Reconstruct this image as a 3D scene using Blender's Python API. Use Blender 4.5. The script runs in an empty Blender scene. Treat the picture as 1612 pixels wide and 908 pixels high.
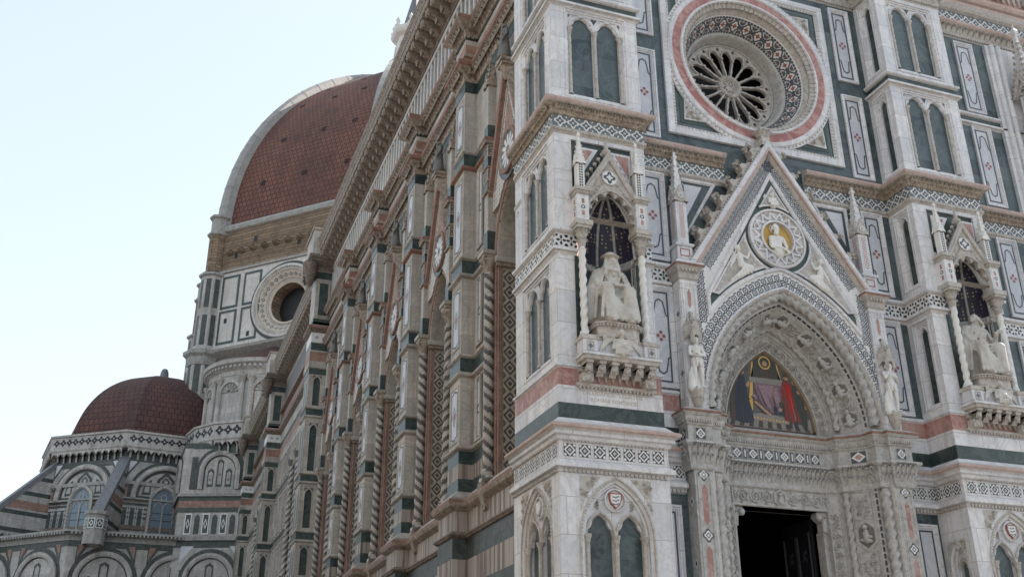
import bpy, bmesh, math, random
from math import sin, cos, pi, sqrt, atan2, acos, hypot, radians as R
from mathutils import Vector as V, Matrix
from mathutils.geometry import tessellate_polygon
random.seed(7)
S = bpy.context.scene
COL = S.collection

# ---------------------------------------------------------------- camera
YAW, PITCH, ROLL = R(20.0433), R(23.9877), R(-0.2401)
fw = V((sin(YAW)*cos(PITCH), cos(YAW)*cos(PITCH), sin(PITCH)))
r0 = V((cos(YAW), -sin(YAW), 0)); u0 = r0.cross(fw)
rt = r0*cos(ROLL) + u0*sin(ROLL); up = -r0*sin(ROLL) + u0*cos(ROLL)
cd = bpy.data.cameras.new('camera'); cam = bpy.data.objects.new('camera', cd); COL.objects.link(cam)
m = Matrix((rt, up, -fw)).transposed().to_4x4(); m.translation = V((-8.8937, -21.1729, 1.7))
cam.matrix_world = m
cd.sensor_width = 36; cd.lens = 36*1614.06/1612; cd.clip_start = .1; cd.clip_end = 3000
S.camera = cam

# ---------------------------------------------------------------- light
SUN_EL, SUN_AZ = R(42), R(80)          # azimuth from +y towards +x: the sun stands behind the church
w = bpy.data.worlds.new('World'); S.world = w; w.use_nodes = True
nt = w.node_tree; bgn = nt.nodes['Background']; sky = nt.nodes.new('ShaderNodeTexSky')
sky.sky_type = 'NISHITA'; sky.sun_disc = False; sky.sun_elevation = SUN_EL; sky.sun_rotation = SUN_AZ
sky.air_density = 1.0; sky.dust_density = 1.0; sky.ozone_density = 1.0; sky.altitude = 50
hs = nt.nodes.new('ShaderNodeHueSaturation'); hs.inputs['Saturation'].default_value = .5      # thin high haze: a pale, almost white sky
mx = nt.nodes.new('ShaderNodeMix'); mx.data_type = 'RGBA'; mx.inputs[0].default_value = .45; mx.inputs[7].default_value = (4.2, 4.95, 5.35, 1)
nt.links.new(sky.outputs[0], hs.inputs['Color']); nt.links.new(hs.outputs[0], mx.inputs[6]); nt.links.new(mx.outputs[2], bgn.inputs[0]); bgn.inputs[1].default_value = .08
sl = bpy.data.lights.new('sun', 'SUN'); sl.energy = 4.5; sl.angle = R(.6); sl.color = (1, .93, .84)
so = bpy.data.objects.new('sun', sl); COL.objects.link(so)
sd = V((sin(SUN_AZ)*cos(SUN_EL), cos(SUN_AZ)*cos(SUN_EL), sin(SUN_EL)))
so.rotation_euler = (-sd).to_track_quat('-Z', 'Y').to_euler(); so.location = (0, 0, 120)
vs = S.view_settings; vs.view_transform = 'Standard'; vs.look = 'None'; vs.gamma = 1
vs.exposure = 1.68

# ---------------------------------------------------------------- materials
MAT = {}
def mat(name, build):
    m = bpy.data.materials.new(name); m.use_nodes = True
    n = m.node_tree.nodes; n.clear()
    out = n.new('ShaderNodeOutputMaterial'); b = n.new('ShaderNodeBsdfPrincipled')
    m.node_tree.links.new(b.outputs[0], out.inputs[0])
    build(m.node_tree, b); MAT[name] = m; return m
def N(t, kind, **kw):
    n = t.nodes.new('ShaderNode'+kind)
    for k, v in kw.items(): setattr(n, k, v)
    return n
def L(t, a, b): t.links.new(a, b)
def rgb(c): return (c[0], c[1], c[2], 1)
def facecoord(t, sx=1, sz=1):
    # (x+y, z) wall coordinates: works on walls facing along x and along y
    tc = N(t, 'TexCoord'); sp = N(t, 'SeparateXYZ'); L(t, tc.outputs['Object'], sp.inputs[0])
    a = N(t, 'Math', operation='ADD'); L(t, sp.outputs[0], a.inputs[0]); L(t, sp.outputs[1], a.inputs[1])
    c = N(t, 'CombineXYZ'); L(t, a.outputs[0], c.inputs[0]); L(t, sp.outputs[2], c.inputs[1])
    mp = N(t, 'Mapping'); mp.inputs['Scale'].default_value = (sx, sz, 1); L(t, c.outputs[0], mp.inputs[0])
    return tc, mp
def noise(t, src, scale, detail=5, rough=.6, dist=0, sc3=None):
    n = N(t, 'TexNoise'); n.inputs['Scale'].default_value = scale; n.inputs['Detail'].default_value = detail
    n.inputs['Roughness'].default_value = rough; n.inputs['Distortion'].default_value = dist
    if sc3:
        mp = N(t, 'Mapping'); mp.inputs['Scale'].default_value = sc3; L(t, src, mp.inputs[0]); src = mp.outputs[0]
    L(t, src, n.inputs['Vector']); return n.outputs['Fac']
def ramp(t, fac, stops):
    r = N(t, 'ValToRGB'); e = r.color_ramp.elements
    while len(e) < len(stops): e.new(.5)
    for i, (p, c) in enumerate(stops): e[i].position = p; e[i].color = rgb(c) if len(c) == 3 else c
    L(t, fac, r.inputs[0]); return r.outputs[0]
def mix(t, fac, a, b, mode='MIX'):
    n = N(t, 'Mix', data_type='RGBA', blend_type=mode)
    if isinstance(fac, (int, float)): n.inputs[0].default_value = fac
    else: L(t, fac, n.inputs[0])
    for s, x in ((6, a), (7, b)):
        if isinstance(x, tuple): n.inputs[s].default_value = rgb(x)
        else: L(t, x, n.inputs[s])
    return n.outputs[2]
def bump(t, b, h, strength=.3, dist=.02):
    n = N(t, 'Bump'); n.inputs['Strength'].default_value = strength; n.inputs['Distance'].default_value = dist
    L(t, h, n.inputs['Height']); L(t, n.outputs[0], b.inputs['Normal'])
def bricks(t, mp, c1, c2, mort, wd, ht, msize=.008, off=.5):
    n = N(t, 'TexBrick'); n.offset = off
    n.inputs['Color1'].default_value = rgb(c1); n.inputs['Color2'].default_value = rgb(c2); n.inputs['Mortar'].default_value = rgb(mort)
    n.inputs['Scale'].default_value = 1; n.inputs['Brick Width'].default_value = wd; n.inputs['Row Height'].default_value = ht
    n.inputs['Mortar Size'].default_value = msize; n.inputs['Mortar Smooth'].default_value = .3; n.inputs['Bias'].default_value = 0
    L(t, mp.outputs[0], n.inputs['Vector']); return n
def marble(c1, c2, vein, wd=1.3, ht=.85, msize=.006, rough=.5, dirt=None, dirtamt=.5, veinlo=.52, streak=True, mort=None):
    def f(t, b):
        tc, mp = facecoord(t); o = tc.outputs['Object']
        br = bricks(t, mp, c1, c2, mort or tuple(x*.6 for x in c1), wd, ht, msize)
        v = noise(t, o, 1.1, 8, .65, 1.6)
        vr = ramp(t, v, [(.44, (0, 0, 0)), (veinlo-.02, (1, 1, 1)), (veinlo+.06, (0, 0, 0))])
        c = mix(t, 1, br.outputs[0], ramp(t, noise(t, o, .7, 4), [(.3, (.86, .87, .9)), (.7, (1.05, 1.03, 1.0))]), 'MULTIPLY')
        m1 = N(t, 'Math', operation='MULTIPLY'); L(t, vr, m1.inputs[0]); m1.inputs[1].default_value = .55
        c = mix(t, m1.outputs[0], c, vein)
        if dirt:
            s = noise(t, o, 1.0, 6, .7, .3, (1.6, 1.6, .22) if streak else None)
            d = ramp(t, s, [(.48, (0, 0, 0)), (.75, (1, 1, 1))])
            m2 = N(t, 'Math', operation='MULTIPLY'); L(t, d, m2.inputs[0]); m2.inputs[1].default_value = dirtamt
            c = mix(t, m2.outputs[0], c, dirt)
            g = ramp(t, noise(t, o, 9, 5, .7), [(.5, (1, 1, 1)), (.8, (.72, .68, .62))])
            c = mix(t, .75, c, ramp(t, noise(t, o, 1.0, 5, .65, 0, (5.5, 5.5, .3)), [(.5, (1, 1, 1)), (.78, (.66, .62, .57))]), 'MULTIPLY')
            c = mix(t, .6, c, g, 'MULTIPLY')
        L(t, c, b.inputs['Base Color']); b.inputs['Roughness'].default_value = rough
        bump(t, b, noise(t, o, 14, 4), .12, .01)
    return f
mat('white_marble', marble((.79, .78, .79), (.66, .655, .675), (.50, .50, .54), 1.3, .85, .009, .5, dirt=(.42, .385, .35), dirtamt=.42, mort=(.36, .34, .33)))
mat('green_marble', marble((.026, .046, .054), (.088, .116, .124), (.12, .15, .155), .8, .55, .006, .38, mort=(.02, .03, .03), veinlo=.5))
mat('dark_green_marble', marble((.017, .032, .030), (.034, .056, .050), (.09, .11, .10), .9, .6, .005, .38, mort=(.015, .02, .02), veinlo=.5))
mat('pink_marble', marble((.36, .165, .145), (.47, .26, .22), (.56, .41, .36), .45, 2.5, .006, .5, dirt=(.21, .10, .09), dirtamt=.6))
mat('panel_marble', marble((.60, .60, .63), (.54, .55, .585), (.42, .43, .48), 3, 3, .0, .45))
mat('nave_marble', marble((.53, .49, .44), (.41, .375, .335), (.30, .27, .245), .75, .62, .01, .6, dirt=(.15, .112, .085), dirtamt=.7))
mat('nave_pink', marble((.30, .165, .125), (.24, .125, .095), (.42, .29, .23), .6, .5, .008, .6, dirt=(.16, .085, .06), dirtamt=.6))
mat('old_marble', marble((.53, .505, .475), (.42, .395, .37), (.28, .26, .24), .9, .6, .009, .65, dirt=(.085, .07, .06), dirtamt=.68))
mat('old_green', marble((.024, .034, .031), (.04, .052, .047), (.11, .12, .11), .8, .5, .006, .5, dirt=(.035, .03, .026), dirtamt=.6))
def stone(c1, c2, dirt, amt=.6, rough=.7, sc=7, lo=.42):
    def f(t, b):
        tc = N(t, 'TexCoord'); o = tc.outputs['Object']
        c = ramp(t, noise(t, o, 2.2, 6, .65), [(.3, c1), (.7, c2)])
        d = ramp(t, noise(t, o, sc, 6, .75, .4), [(lo, (0, 0, 0)), (lo+.3, (1, 1, 1))])
        m2 = N(t, 'Math', operation='MULTIPLY'); L(t, d, m2.inputs[0]); m2.inputs[1].default_value = amt
        c = mix(t, m2.outputs[0], c, dirt)
        L(t, c, b.inputs['Base Color']); b.inputs['Roughness'].default_value = rough
        bump(t, b, noise(t, o, 18, 4), .25, .01)
    return f
mat('carved_marble', stone((.57, .535, .50), (.48, .445, .405), (.19, .15, .125), .72, lo=.4))
mat('carved_cornice', stone((.50, .42, .34), (.38, .31, .25), (.11, .08, .06), .8, lo=.36))
mat('portal_marble', stone((.52, .505, .485), (.43, .415, .395), (.15, .132, .12), .7, lo=.42))
mat('statue_marble', stone((.58, .55, .51), (.50, .465, .425), (.25, .20, .165), .6, .6, 4.5, .46))
mat('white_statue', stone((.74, .72, .69), (.68, .66, .63), (.45, .42, .39), .4, .6, 4, .5))
mat('dark_statue', stone((.10, .095, .09), (.2, .185, .17), (.04, .037, .035), .6, .6, 4))
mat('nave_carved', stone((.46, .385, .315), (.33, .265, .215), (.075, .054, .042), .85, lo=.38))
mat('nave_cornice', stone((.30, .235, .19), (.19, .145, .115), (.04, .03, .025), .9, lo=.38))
mat('red_moulding', stone((.25, .125, .092), (.34, .185, .14), (.10, .06, .045), .75, lo=.38))
mat('pale_red_moulding', stone((.45, .31, .27), (.54, .43, .385), (.24, .16, .13), .65))
def rubble(t, b):
    tc, mp = facecoord(t); br = bricks(t, mp, (.21, .145, .095), (.33, .24, .165), (.11, .08, .058), .9, .38, .04); br.offset_frequency = 3
    c = mix(t, ramp(t, noise(t, tc.outputs['Object'], .9, 7, .75), [(.45, (0, 0, 0)), (.75, (.9, .9, .9))]), br.outputs[0], (.085, .065, .05))
    c = mix(t, .8, c, ramp(t, noise(t, tc.outputs['Object'], 3.5, 5, .8), [(.3, (.65, .65, .65)), (.7, (1.25, 1.2, 1.15))]), 'MULTIPLY'); L(t, c, b.inputs['Base Color']); b.inputs['Roughness'].default_value = .9
    bump(t, b, noise(t, tc.outputs['Object'], 4, 5), .8, .15)
mat('brown_stone', rubble)
mat('grey_stone', stone((.30, .29, .275), (.42, .40, .375), (.11, .10, .092), .7, .75, 3))
mat('lead', stone((.13, .13, .14), (.19, .19, .20), (.06, .06, .065), .5, .6, 3))
mat('paving', stone((.11, .105, .10), (.15, .145, .135), (.07, .066, .062), .5, .8, 1.2))
def plain(c, rough=.5, metal=0, var=.12, sc=6):
    def f(t, b):
        tc = N(t, 'TexCoord')
        k = ramp(t, noise(t, tc.outputs['Object'], sc, 5), [(.3, tuple(x*(1-var) for x in c)), (.7, tuple(min(1, x*(1+var)) for x in c))])
        L(t, k, b.inputs['Base Color']); b.inputs['Roughness'].default_value = rough; b.inputs['Metallic'].default_value = metal
    return f
for nm, c, ro, me in [('inlay_white', (.68, .67, .66), .5, 0), ('inlay_black', (.022, .026, .032), .4, 0), ('inlay_grey', (.13, .15, .165), .45, 0),
        ('inlay_slate', (.055, .065, .08), .45, 0), ('inlay_cone', (.075, .08, .09), .5, 0), ('inlay_blue', (.085, .105, .15), .45, 0), ('inlay_red', (.30, .085, .075), .5, 0), ('inlay_green', (.04, .065, .055), .45, 0),
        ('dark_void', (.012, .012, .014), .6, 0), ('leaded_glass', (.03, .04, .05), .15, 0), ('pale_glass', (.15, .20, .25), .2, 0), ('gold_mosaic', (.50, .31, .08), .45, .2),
        ('bronze', (.012, .012, .016), .6, .2), ('curtain_cloth', (.42, .018, .014), .85, 0), ('dark_wood', (.035, .025, .02), .6, 0),
        ('mosaic_blue', (.022, .03, .05), .6, 0), ('mosaic_red', (.20, .032, .03), .6, 0), ('mosaic_purple', (.17, .10, .13), .6, 0), ('mosaic_mauve', (.25, .165, .19), .6, 0),
        ('mosaic_sky', (.085, .085, .085), .6, 0), ('mosaic_brown', (.065, .045, .035), .6, 0), ('mosaic_pale', (.22, .20, .185), .6, 0), ('mosaic_green', (.045, .05, .04), .6, 0),
        ('mosaic_skin', (.38, .22, .14), .6, 0), ('iron', (.02, .02, .022), .6, .3)]:
    mat(nm, plain(c, ro, me, .22 if nm.startswith('mosaic') else .12, 14 if nm.startswith('mosaic') else 6))
def starry(bg, dot, sc):
    def f(t, b):
        tc = N(t, 'TexCoord'); vo = N(t, 'TexVoronoi'); vo.inputs['Scale'].default_value = sc; vo.inputs['Randomness'].default_value = .25
        L(t, tc.outputs['Object'], vo.inputs['Vector'])
        L(t, ramp(t, vo.outputs['Distance'], [(.22, dot), (.30, bg)]), b.inputs['Base Color']); b.inputs['Roughness'].default_value = .5
    return f
mat('starry_vault', starry((.025, .022, .05), (.40, .31, .18), 9.5))
mat('damask', starry((.10, .045, .05), (.30, .2, .12), 11))
def tiles(c1, c2, c3):
    def f(t, b):
        tc = N(t, 'TexCoord'); u = N(t, 'Mapping'); L(t, tc.outputs['UV'], u.inputs[0])
        br = bricks(t, u, c1, c2, tuple(x*.28 for x in c1), .62, .72, .06)
        o = tc.outputs['Object']
        c = mix(t, ramp(t, noise(t, o, .16, 7, .7, .5), [(.4, (0, 0, 0)), (.72, (.85, .85, .85))]), br.outputs[0], c3)
        c = mix(t, .8, c, ramp(t, noise(t, o, 1.3, 5, .8), [(.3, (.6, .6, .62)), (.7, (1.2, 1.15, 1.1))]), 'MULTIPLY')
        # scattered darker, mossy or newer tiles
        b2 = bricks(t, u, (1, 1, 1), (.42, .42, .45), (1, 1, 1), .62, .72, 0); b2.inputs['Bias'].default_value = -.25; b2.offset = .5
        c = mix(t, .8, c, b2.outputs[0], 'MULTIPLY')
        c = mix(t, .55, c, ramp(t, noise(t, tc.outputs['UV'], .35, 5, .7, .2, (1, .15, 1)), [(.35, (.55, .53, .55)), (.65, (1.2, 1.15, 1.1))]), 'MULTIPLY')
        L(t, c, b.inputs['Base Color']); b.inputs['Roughness'].default_value = .8
        bump(t, b, br.outputs['Fac'], -.6, .05)
    return f
mat('roof_tiles', tiles((.19, .072, .050), (.29, .128, .088), (.10, .05, .043)))
mat('tribune_tiles', tiles((.115, .042, .036), (.165, .066, .052), (.055, .034, .032)))
def strip(c1, c2, c3, wd):
    # upright slabs of mixed colours
    def f(t, b):
        tc, mp = facecoord(t); br = bricks(t, mp, c1, c2, tuple(x*.6 for x in c1), wd, 20, .006, 0)
        c = mix(t, ramp(t, noise(t, tc.outputs['Object'], 3, 3, .5, 0, (1.8, 1.8, .05)), [(.5, (0, 0, 0)), (.56, (1, 1, 1))]), br.outputs[0], c3)
        L(t, c, b.inputs['Base Color']); b.inputs['Roughness'].default_value = .6
        bump(t, b, noise(t, tc.outputs['Object'], 14, 4), .15, .01)
    return f
mat('upright_slabs', strip((.42, .38, .345), (.29, .24, .205), (.17, .125, .10), .22))

# ---------------------------------------------------------------- mesh helpers
class Fr:
    'flat frame: u along the wall, v up, w out of the wall'
    def __init__(s, o, U, Wn, Vv=(0, 0, 1)): s.o = V(o); s.U = V(U); s.N = V(Wn); s.V = V(Vv)
    def p(s, u, v, w=0): return s.o + s.U*u + s.V*v + s.N*w
    def at(s, u, v, w=0): return Fr(s.p(u, v, w), s.U, s.N, s.V)
def front(y, x=0): return Fr((x, y, 0), (1, 0, 0), (0, -1, 0))
def side(x, y=0): return Fr((x, y, 0), (0, -1, 0), (-1, 0, 0))
class Cyl:
    'frame wrapped on a surface of revolution about a horizontal axis through (cx, y, cz) or any callable'
    def __init__(s, fn): s.fn = fn
    def p(s, u, v, w=0): return s.fn(u, v, w)
class MB:
    def __init__(s): s.v = []; s.f = []; s.m = []; s.sm = []; s.mats = []; s.uv = None
    def mi(s, n):
        if n not in s.mats: s.mats.append(n)
        return s.mats.index(n)
    def add(s, vs, fs, mt, smooth=False):
        k = len(s.v); s.v += [tuple(x) for x in vs]; i = s.mi(mt)
        for f in fs: s.f.append(tuple(k+a for a in f)); s.m.append(i); s.sm.append(smooth)
    def quad(s, a, b, c, d, mt): s.add([a, b, c, d], [(0, 1, 2, 3)], mt)
    def poly(s, F, pts, w, mt):
        if len(pts) <= 4: s.add([F.p(u, v, w) for u, v in pts], [tuple(range(len(pts)))], mt); return
        t = tessellate_polygon([[V((u, v, 0)) for u, v in pts]]); s.add([F.p(u, v, w) for u, v in pts], t, mt)
    def walls(s, F, pts, w0, w1, mt, closed=True, smooth=False):
        n = len(pts); vs = [F.p(u, v, w0) for u, v in pts]+[F.p(u, v, w1) for u, v in pts]
        s.add(vs, [(i, (i+1) % n, n+(i+1) % n, n+i) for i in range(n if closed else n-1)], mt, smooth)
    def slab(s, F, pts, w0, w1, mt, smt=None):
        s.poly(F, pts, w1, mt); s.walls(F, pts, w0, w1, smt or mt)
    def holed(s, F, outer, holes, w0, w1, mt, rim=False, hmt=None):
        loops = [[V((u, v, 0)) for u, v in l] for l in [outer]+holes]
        t = tessellate_polygon(loops); s.add([F.p(a.x, a.y, w1) for l in loops for a in l], t, mt)
        for h in holes: s.walls(F, h, w0, w1, hmt or mt)
        if rim: s.walls(F, outer, w0, w1, mt)
    def box(s, F, u0, u1, v0, v1, w0, w1, mt):
        P = [F.p(u, v, w) for w in (w0, w1) for v in (v0, v1) for u in (u0, u1)]
        s.add(P, [(0, 2, 3, 1), (4, 5, 7, 6), (0, 1, 5, 4), (2, 6, 7, 3), (0, 4, 6, 2), (1, 3, 7, 5)], mt)
    def ring(s, F, A, B, wa, wb, mt, closed=True, smooth=False):
        n = len(A); vs = [F.p(u, v, wa) for u, v in A]+[F.p(u, v, wb) for u, v in B]
        s.add(vs, [(i, (i+1) % n, n+(i+1) % n, n+i) for i in range(n if closed else n-1)], mt, smooth)
    def sweep(s, F, path, prof, mt, closed=False, caps=True, smooth=False):
        'profile (d to the left of the path, w) swept along a 2-D path with mitred corners; mt one name or one per profile step'
        n = len(path); rows = []
        for i in range(n):
            a = V(path[i-1]) if (i > 0 or closed) else None; b = V(path[i]); c = V(path[(i+1) % n]) if (i < n-1 or closed) else None
            d1 = (b-a).normalized() if a is not None and (b-a).length > 1e-7 else None; d2 = (c-b).normalized() if c is not None and (c-b).length > 1e-7 else None
            d1 = d1 or d2; d2 = d2 or d1
            n1 = V((-d1.y, d1.x)); n2 = V((-d2.y, d2.x)); mm = n1+n2
            mm = mm/max(.25, mm.dot(n1)) if mm.length > 1e-6 else n1
            rows.append([F.p(b.x+mm.x*d, b.y+mm.y*d, ww) for d, ww in prof])
        k = len(prof)
        for j in range(k-1):
            mj = mt if isinstance(mt, str) else mt[min(j, len(mt)-1)]
            vs = [q for r in rows for q in (r[j], r[j+1])]
            s.add(vs, [(2*i, 2*((i+1) % n), 2*((i+1) % n)+1, 2*i+1) for i in range(n if closed else n-1)], mj, smooth)
        if caps and not closed and k > 2:
            mj = mt if isinstance(mt, str) else mt[0]
            s.add(rows[0], [tuple(range(k))], mj); s.add(rows[-1], [tuple(range(k))], mj)
    def plan(s, pl, prof, mt, closed=False, smooth=False):
        'moulding: profile (out, z) along a plan polyline, outwards to the right of travel'
        F = Fr((0, 0, 0), (1, 0, 0), (0, 0, 1), (0, 1, 0))
        s.sweep(F, pl, [(-o, z) for o, z in prof], mt, closed, True, smooth)
    def ribbon(s, F, path, wd, w, mt, closed=False): s.sweep(F, path, [(-wd/2, w), (wd/2, w)], mt, closed, False)
    def wire(s, F, path, wd, h, mt, w=0, closed=False): s.sweep(F, path, [(-wd/2, w), (-wd*.22, w+h), (wd*.22, w+h), (wd/2, w)], mt, closed, False, True)
    def rev(s, F, cu, cv, prof, n, mt, a0=0, a1=2*pi, smooth=True):
        'profile (r, w) turned about the frame normal at (cu, cv)'
        full = abs(a1-a0-2*pi) < 1e-6; k = n if full else n+1
        for j in range(len(prof)-1):
            mj = mt if isinstance(mt, str) else mt[j]; vs = []
            for i in range(k):
                a = a0+(a1-a0)*i/n
                for r, ww in prof[j:j+2]: vs.append(F.p(cu+r*cos(a), cv+r*sin(a), ww))
            s.add(vs, [(2*i, 2*((i+1) % k), 2*((i+1) % k)+1, 2*i+1) for i in range(n)], mj, smooth)
    def lathe(s, o, prof, n, mt, lobes=0, amp=0, twist=0, smooth=True, ax=(0, 0, 1), sx=1, sy=1, two=None, a0=0, cap=True):
        'profile (r, h) turned about an axis; lobes/twist make a spiral column'
        ax = V(ax).normalized(); q = V((0, 0, 1)).rotation_difference(ax); o = V(o); vs = []
        for r, h in prof:
            for i in range(n):
                a = a0+2*pi*i/n
                rr = r*(1+amp*cos(lobes*(a-twist*h))) if lobes and r > 0 else r
                vs.append(o + q @ V((rr*cos(a)*sx, rr*sin(a)*sy, h)))
        k = len(prof)
        fs = [(j*n+i, j*n+(i+1) % n, (j+1)*n+(i+1) % n, (j+1)*n+i) for j in range(k-1) for i in range(n)]
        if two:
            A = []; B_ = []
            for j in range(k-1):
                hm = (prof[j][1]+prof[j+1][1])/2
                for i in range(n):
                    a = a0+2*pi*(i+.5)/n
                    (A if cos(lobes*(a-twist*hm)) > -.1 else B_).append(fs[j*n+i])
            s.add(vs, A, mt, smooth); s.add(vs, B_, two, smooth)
        else: s.add(vs, fs, mt, smooth)
        if cap: s.add(vs[-n:], [tuple(range(n))], mt)
    def ball(s, c, r, mt, sx=1, sy=1, sz=1, n=6, k=4):
        pr = [(r*sin(pi*j/k)+1e-4, -r*cos(pi*j/k)*sz) for j in range(k+1)]
        s.lathe(c, pr, n, mt, sx=sx, sy=sy, cap=False)
    def limb(s, p, q, r1, r2, mt, n=8):
        p = V(p); q = V(q); d = q-p; l = d.length
        pr = [(r1*sin(a), -r1*cos(a)) for a in (.05, .5, 1.0)]+[(r1, 0), (r2, l)]+[(r2*cos(a), l+r2*sin(a)) for a in (.55, 1.1, 1.52)]
        s.lathe(p, pr, n, mt, ax=d if l > 1e-6 else (0, 0, 1))
    def leaf(s, F, u, v, w, h, d, mt, lean=0):
        'curled leaf standing on the wall at (u, v)'
        rows = [(0, 0, .5), (.25, .32, .5), (.62, .66, .46), (1.0, .9, .34), (1.12, .72, .12)]
        vs = []
        for dd, hh, ww in rows:
            for k_ in (-1, 0, 1): vs.append(F.p(u+k_*ww*w+lean*hh, v+hh*h, dd*d + (.0 if k_ == 0 else -.22*d*(.4+dd))))
        s.add(vs, [(3*j+i, 3*j+i+1, 3*j+4+i, 3*j+3+i) for j in range(4) for i in range(2)], mt, True)
    def floret(s, F, u, v, r, h, mt, n=5, w=0):
        vs = [F.p(u, v, w+h)]; 
        for i in range(2*n):
            a = pi*i/n; rr = r if i % 2 == 0 else r*.5; vs.append(F.p(u+rr*cos(a), v+rr*sin(a), w+(h*.35 if i % 2 == 0 else 0)))
        s.add(vs, [(0, 1+i, 1+(i+1) % (2*n)) for i in range(2*n)], mt)
    def tube(s, pts, r, n, mt, lobes=0, amp=0, turns=0, two=None, smooth=True):
        pts = [V(p) for p in pts]; vs = []; k = len(pts); acc = 0; ref = None; ph = []
        for i, p in enumerate(pts):
            d = (pts[min(i+1, k-1)]-pts[max(i-1, 0)]).normalized()
            if ref is None: ref = d.orthogonal().normalized()
            ref = (ref-d*ref.dot(d)).normalized(); b = d.cross(ref)
            if i: acc += (p-pts[i-1]).length
            ph.append(acc)
            for j in range(n):
                a = 2*pi*j/n; rr = r*(1+amp*cos(lobes*a-turns*acc)) if lobes else r
                vs.append(p+ref*rr*cos(a)+b*rr*sin(a))
        fs = [(i*n+j, i*n+(j+1) % n, (i+1)*n+(j+1) % n, (i+1)*n+j) for i in range(k-1) for j in range(n)]
        s.add(vs, fs, mt, smooth)
    def copyrow(s, other, offs):
        'append shifted copies of another builder (pattern inside one part)'
        for o in offs:
            k = len(s.v); s.v += [(x+o[0], y+o[1], z+o[2]) for x, y, z in other.v]
            idx = [s.mi(n) for n in other.mats]
            s.f += [tuple(k+a for a in f) for f in other.f]; s.m += [idx[i] for i in other.m]; s.sm += other.sm
    def build(s, name, parent=None, label=None):
        me = bpy.data.meshes.new(name); me.from_pydata(s.v, [], s.f)
        for n in s.mats: me.materials.append(MAT[n])
        me.polygons.foreach_set('material_index', s.m); me.polygons.foreach_set('use_smooth', s.sm)
        if s.uv:
            l = me.uv_layers.new(name='UVMap')
            for i, lp in enumerate(me.loops): l.data[i].uv = s.uv[lp.vertex_index]
        me.update()
        return link(bpy.data.objects.new(name, me), parent, label)
def link(o, parent=None, label=None):
    COL.objects.link(o)
    if parent: o.parent = parent
    if label: o['label'] = label
    return o
def empty(name, loc=(0, 0, 0), parent=None, label=None):
    o = bpy.data.objects.new(name, None); o.location = loc; o.empty_display_size = .5; return link(o, parent, label)
def tag(o, label, cat, group=None):
    o['label'] = label; o['category'] = cat
    if group: o['group'] = group
    return o
def copy_tree(o, parent, off=(0, 0, 0), label=None):
    c = o.copy(); COL.objects.link(c); c.parent = parent; c.location = V(o.location)+V(off)
    if label: c['label'] = label
    elif 'label' in c: del c['label']
    for ch in list(o.children): copy_tree(ch, c)
    return c
def rect(u0, u1, v0, v1): return [(u0, v0), (u1, v0), (u1, v1), (u0, v1)]
def circ(cu, cv, r, n=32, a0=0): return [(cu+r*cos(a0+2*pi*i/n), cv+r*sin(a0+2*pi*i/n)) for i in range(n)]
def parch(cu, sp, a, h, n=8):
    'pointed arch from the right spring over the apex to the left spring'
    r = (a*a+h*h)/(2*a); off = r-a; am = acos(max(-1, min(1, off/r)))
    Rr = [(cu-off+r*cos(am*i/n), sp+r*sin(am*i/n)) for i in range(n+1)]
    return Rr+[(2*cu-x, y) for x, y in Rr[-2::-1]]
def lancet(cu, v0, sp, a, h, n=6, cusp=0):
    'opening with a pointed head; cusp pinches the head like a trefoil'
    A = parch(cu, sp, a, h, n)
    if cusp:
        B = []
        for i, (x, y) in enumerate(A):
            t = i/(len(A)-1); k = 1-cusp*max(0, 1-abs((t if t < .5 else 1-t)-.22)/.10)
            B.append((cu+(x-cu)*k, sp+(y-sp)*(1-.3*(1-k))))
        A = B
    return [(cu-a, v0), (cu+a, v0)]+A
def star8(cu, cv, r, lob=.17, n=24, k=4, ph=0): return [(cu+r*(1+lob*cos(k*(2*pi*i/n+ph)))*cos(2*pi*i/n), cv+r*(1+lob*cos(k*(2*pi*i/n+ph)))*sin(2*pi*i/n)) for i in range(n)]
def dia(cu, cv, r, r2=None): r2 = r2 or r; return [(cu-r, cv), (cu, cv-r2), (cu+r, cv), (cu, cv+r2)]
mat('inscription_bronze', plain((.50, .44, .36), .6))
mat('rose_red', marble((.33, .125, .115), (.40, .175, .155), (.6, .42, .38), .9, 3, .003, .5, dirt=(.3, .12, .1), dirtamt=.4))
mat('gold_edge', plain((.26, .145, .055), .5, .1))
mat('portal_dark', stone((.20, .185, .165), (.15, .14, .125), (.07, .06, .05), .6))
mat('attic_grey', marble((.13, .14, .155), (.10, .108, .12), (.3, .3, .3), .9, 3, .004, .6, dirt=(.12, .11, .1), dirtamt=.5))
mat('attic_white', marble((.66, .635, .61), (.58, .56, .535), (.4, .39, .38), .8, 3, .003, .6, dirt=(.25, .21, .17), dirtamt=.4))
def inlay_scatter(t, b):
    tc, mp = facecoord(t, 1, 1); vo = N(t, 'TexVoronoi'); vo.inputs['Scale'].default_value = 6; vo.inputs['Randomness'].default_value = .15; vo.distance = 'MANHATTAN'; L(t, mp.outputs[0], vo.inputs['Vector'])
    L(t, ramp(t, vo.outputs['Distance'], [(.30, (.04, .05, .05)), (.34, (.50, .46, .42))]), b.inputs['Base Color']); b.inputs['Roughness'].default_value = .55
mat('nave_inlay', inlay_scatter)
mat('drum_white', marble((.66, .62, .58), (.58, .545, .51), (.4, .39, .38), 1.6, 2.2, .01, .6, dirt=(.3, .24, .19), dirtamt=.5))
mat('drum_cream', stone((.52, .43, .35), (.60, .52, .44), (.28, .2, .15), .5, .7, 1.2))
mat('rib_marble', stone((.36, .345, .335), (.27, .26, .25), (.22, .2, .18), .6, .7, .8))
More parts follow.
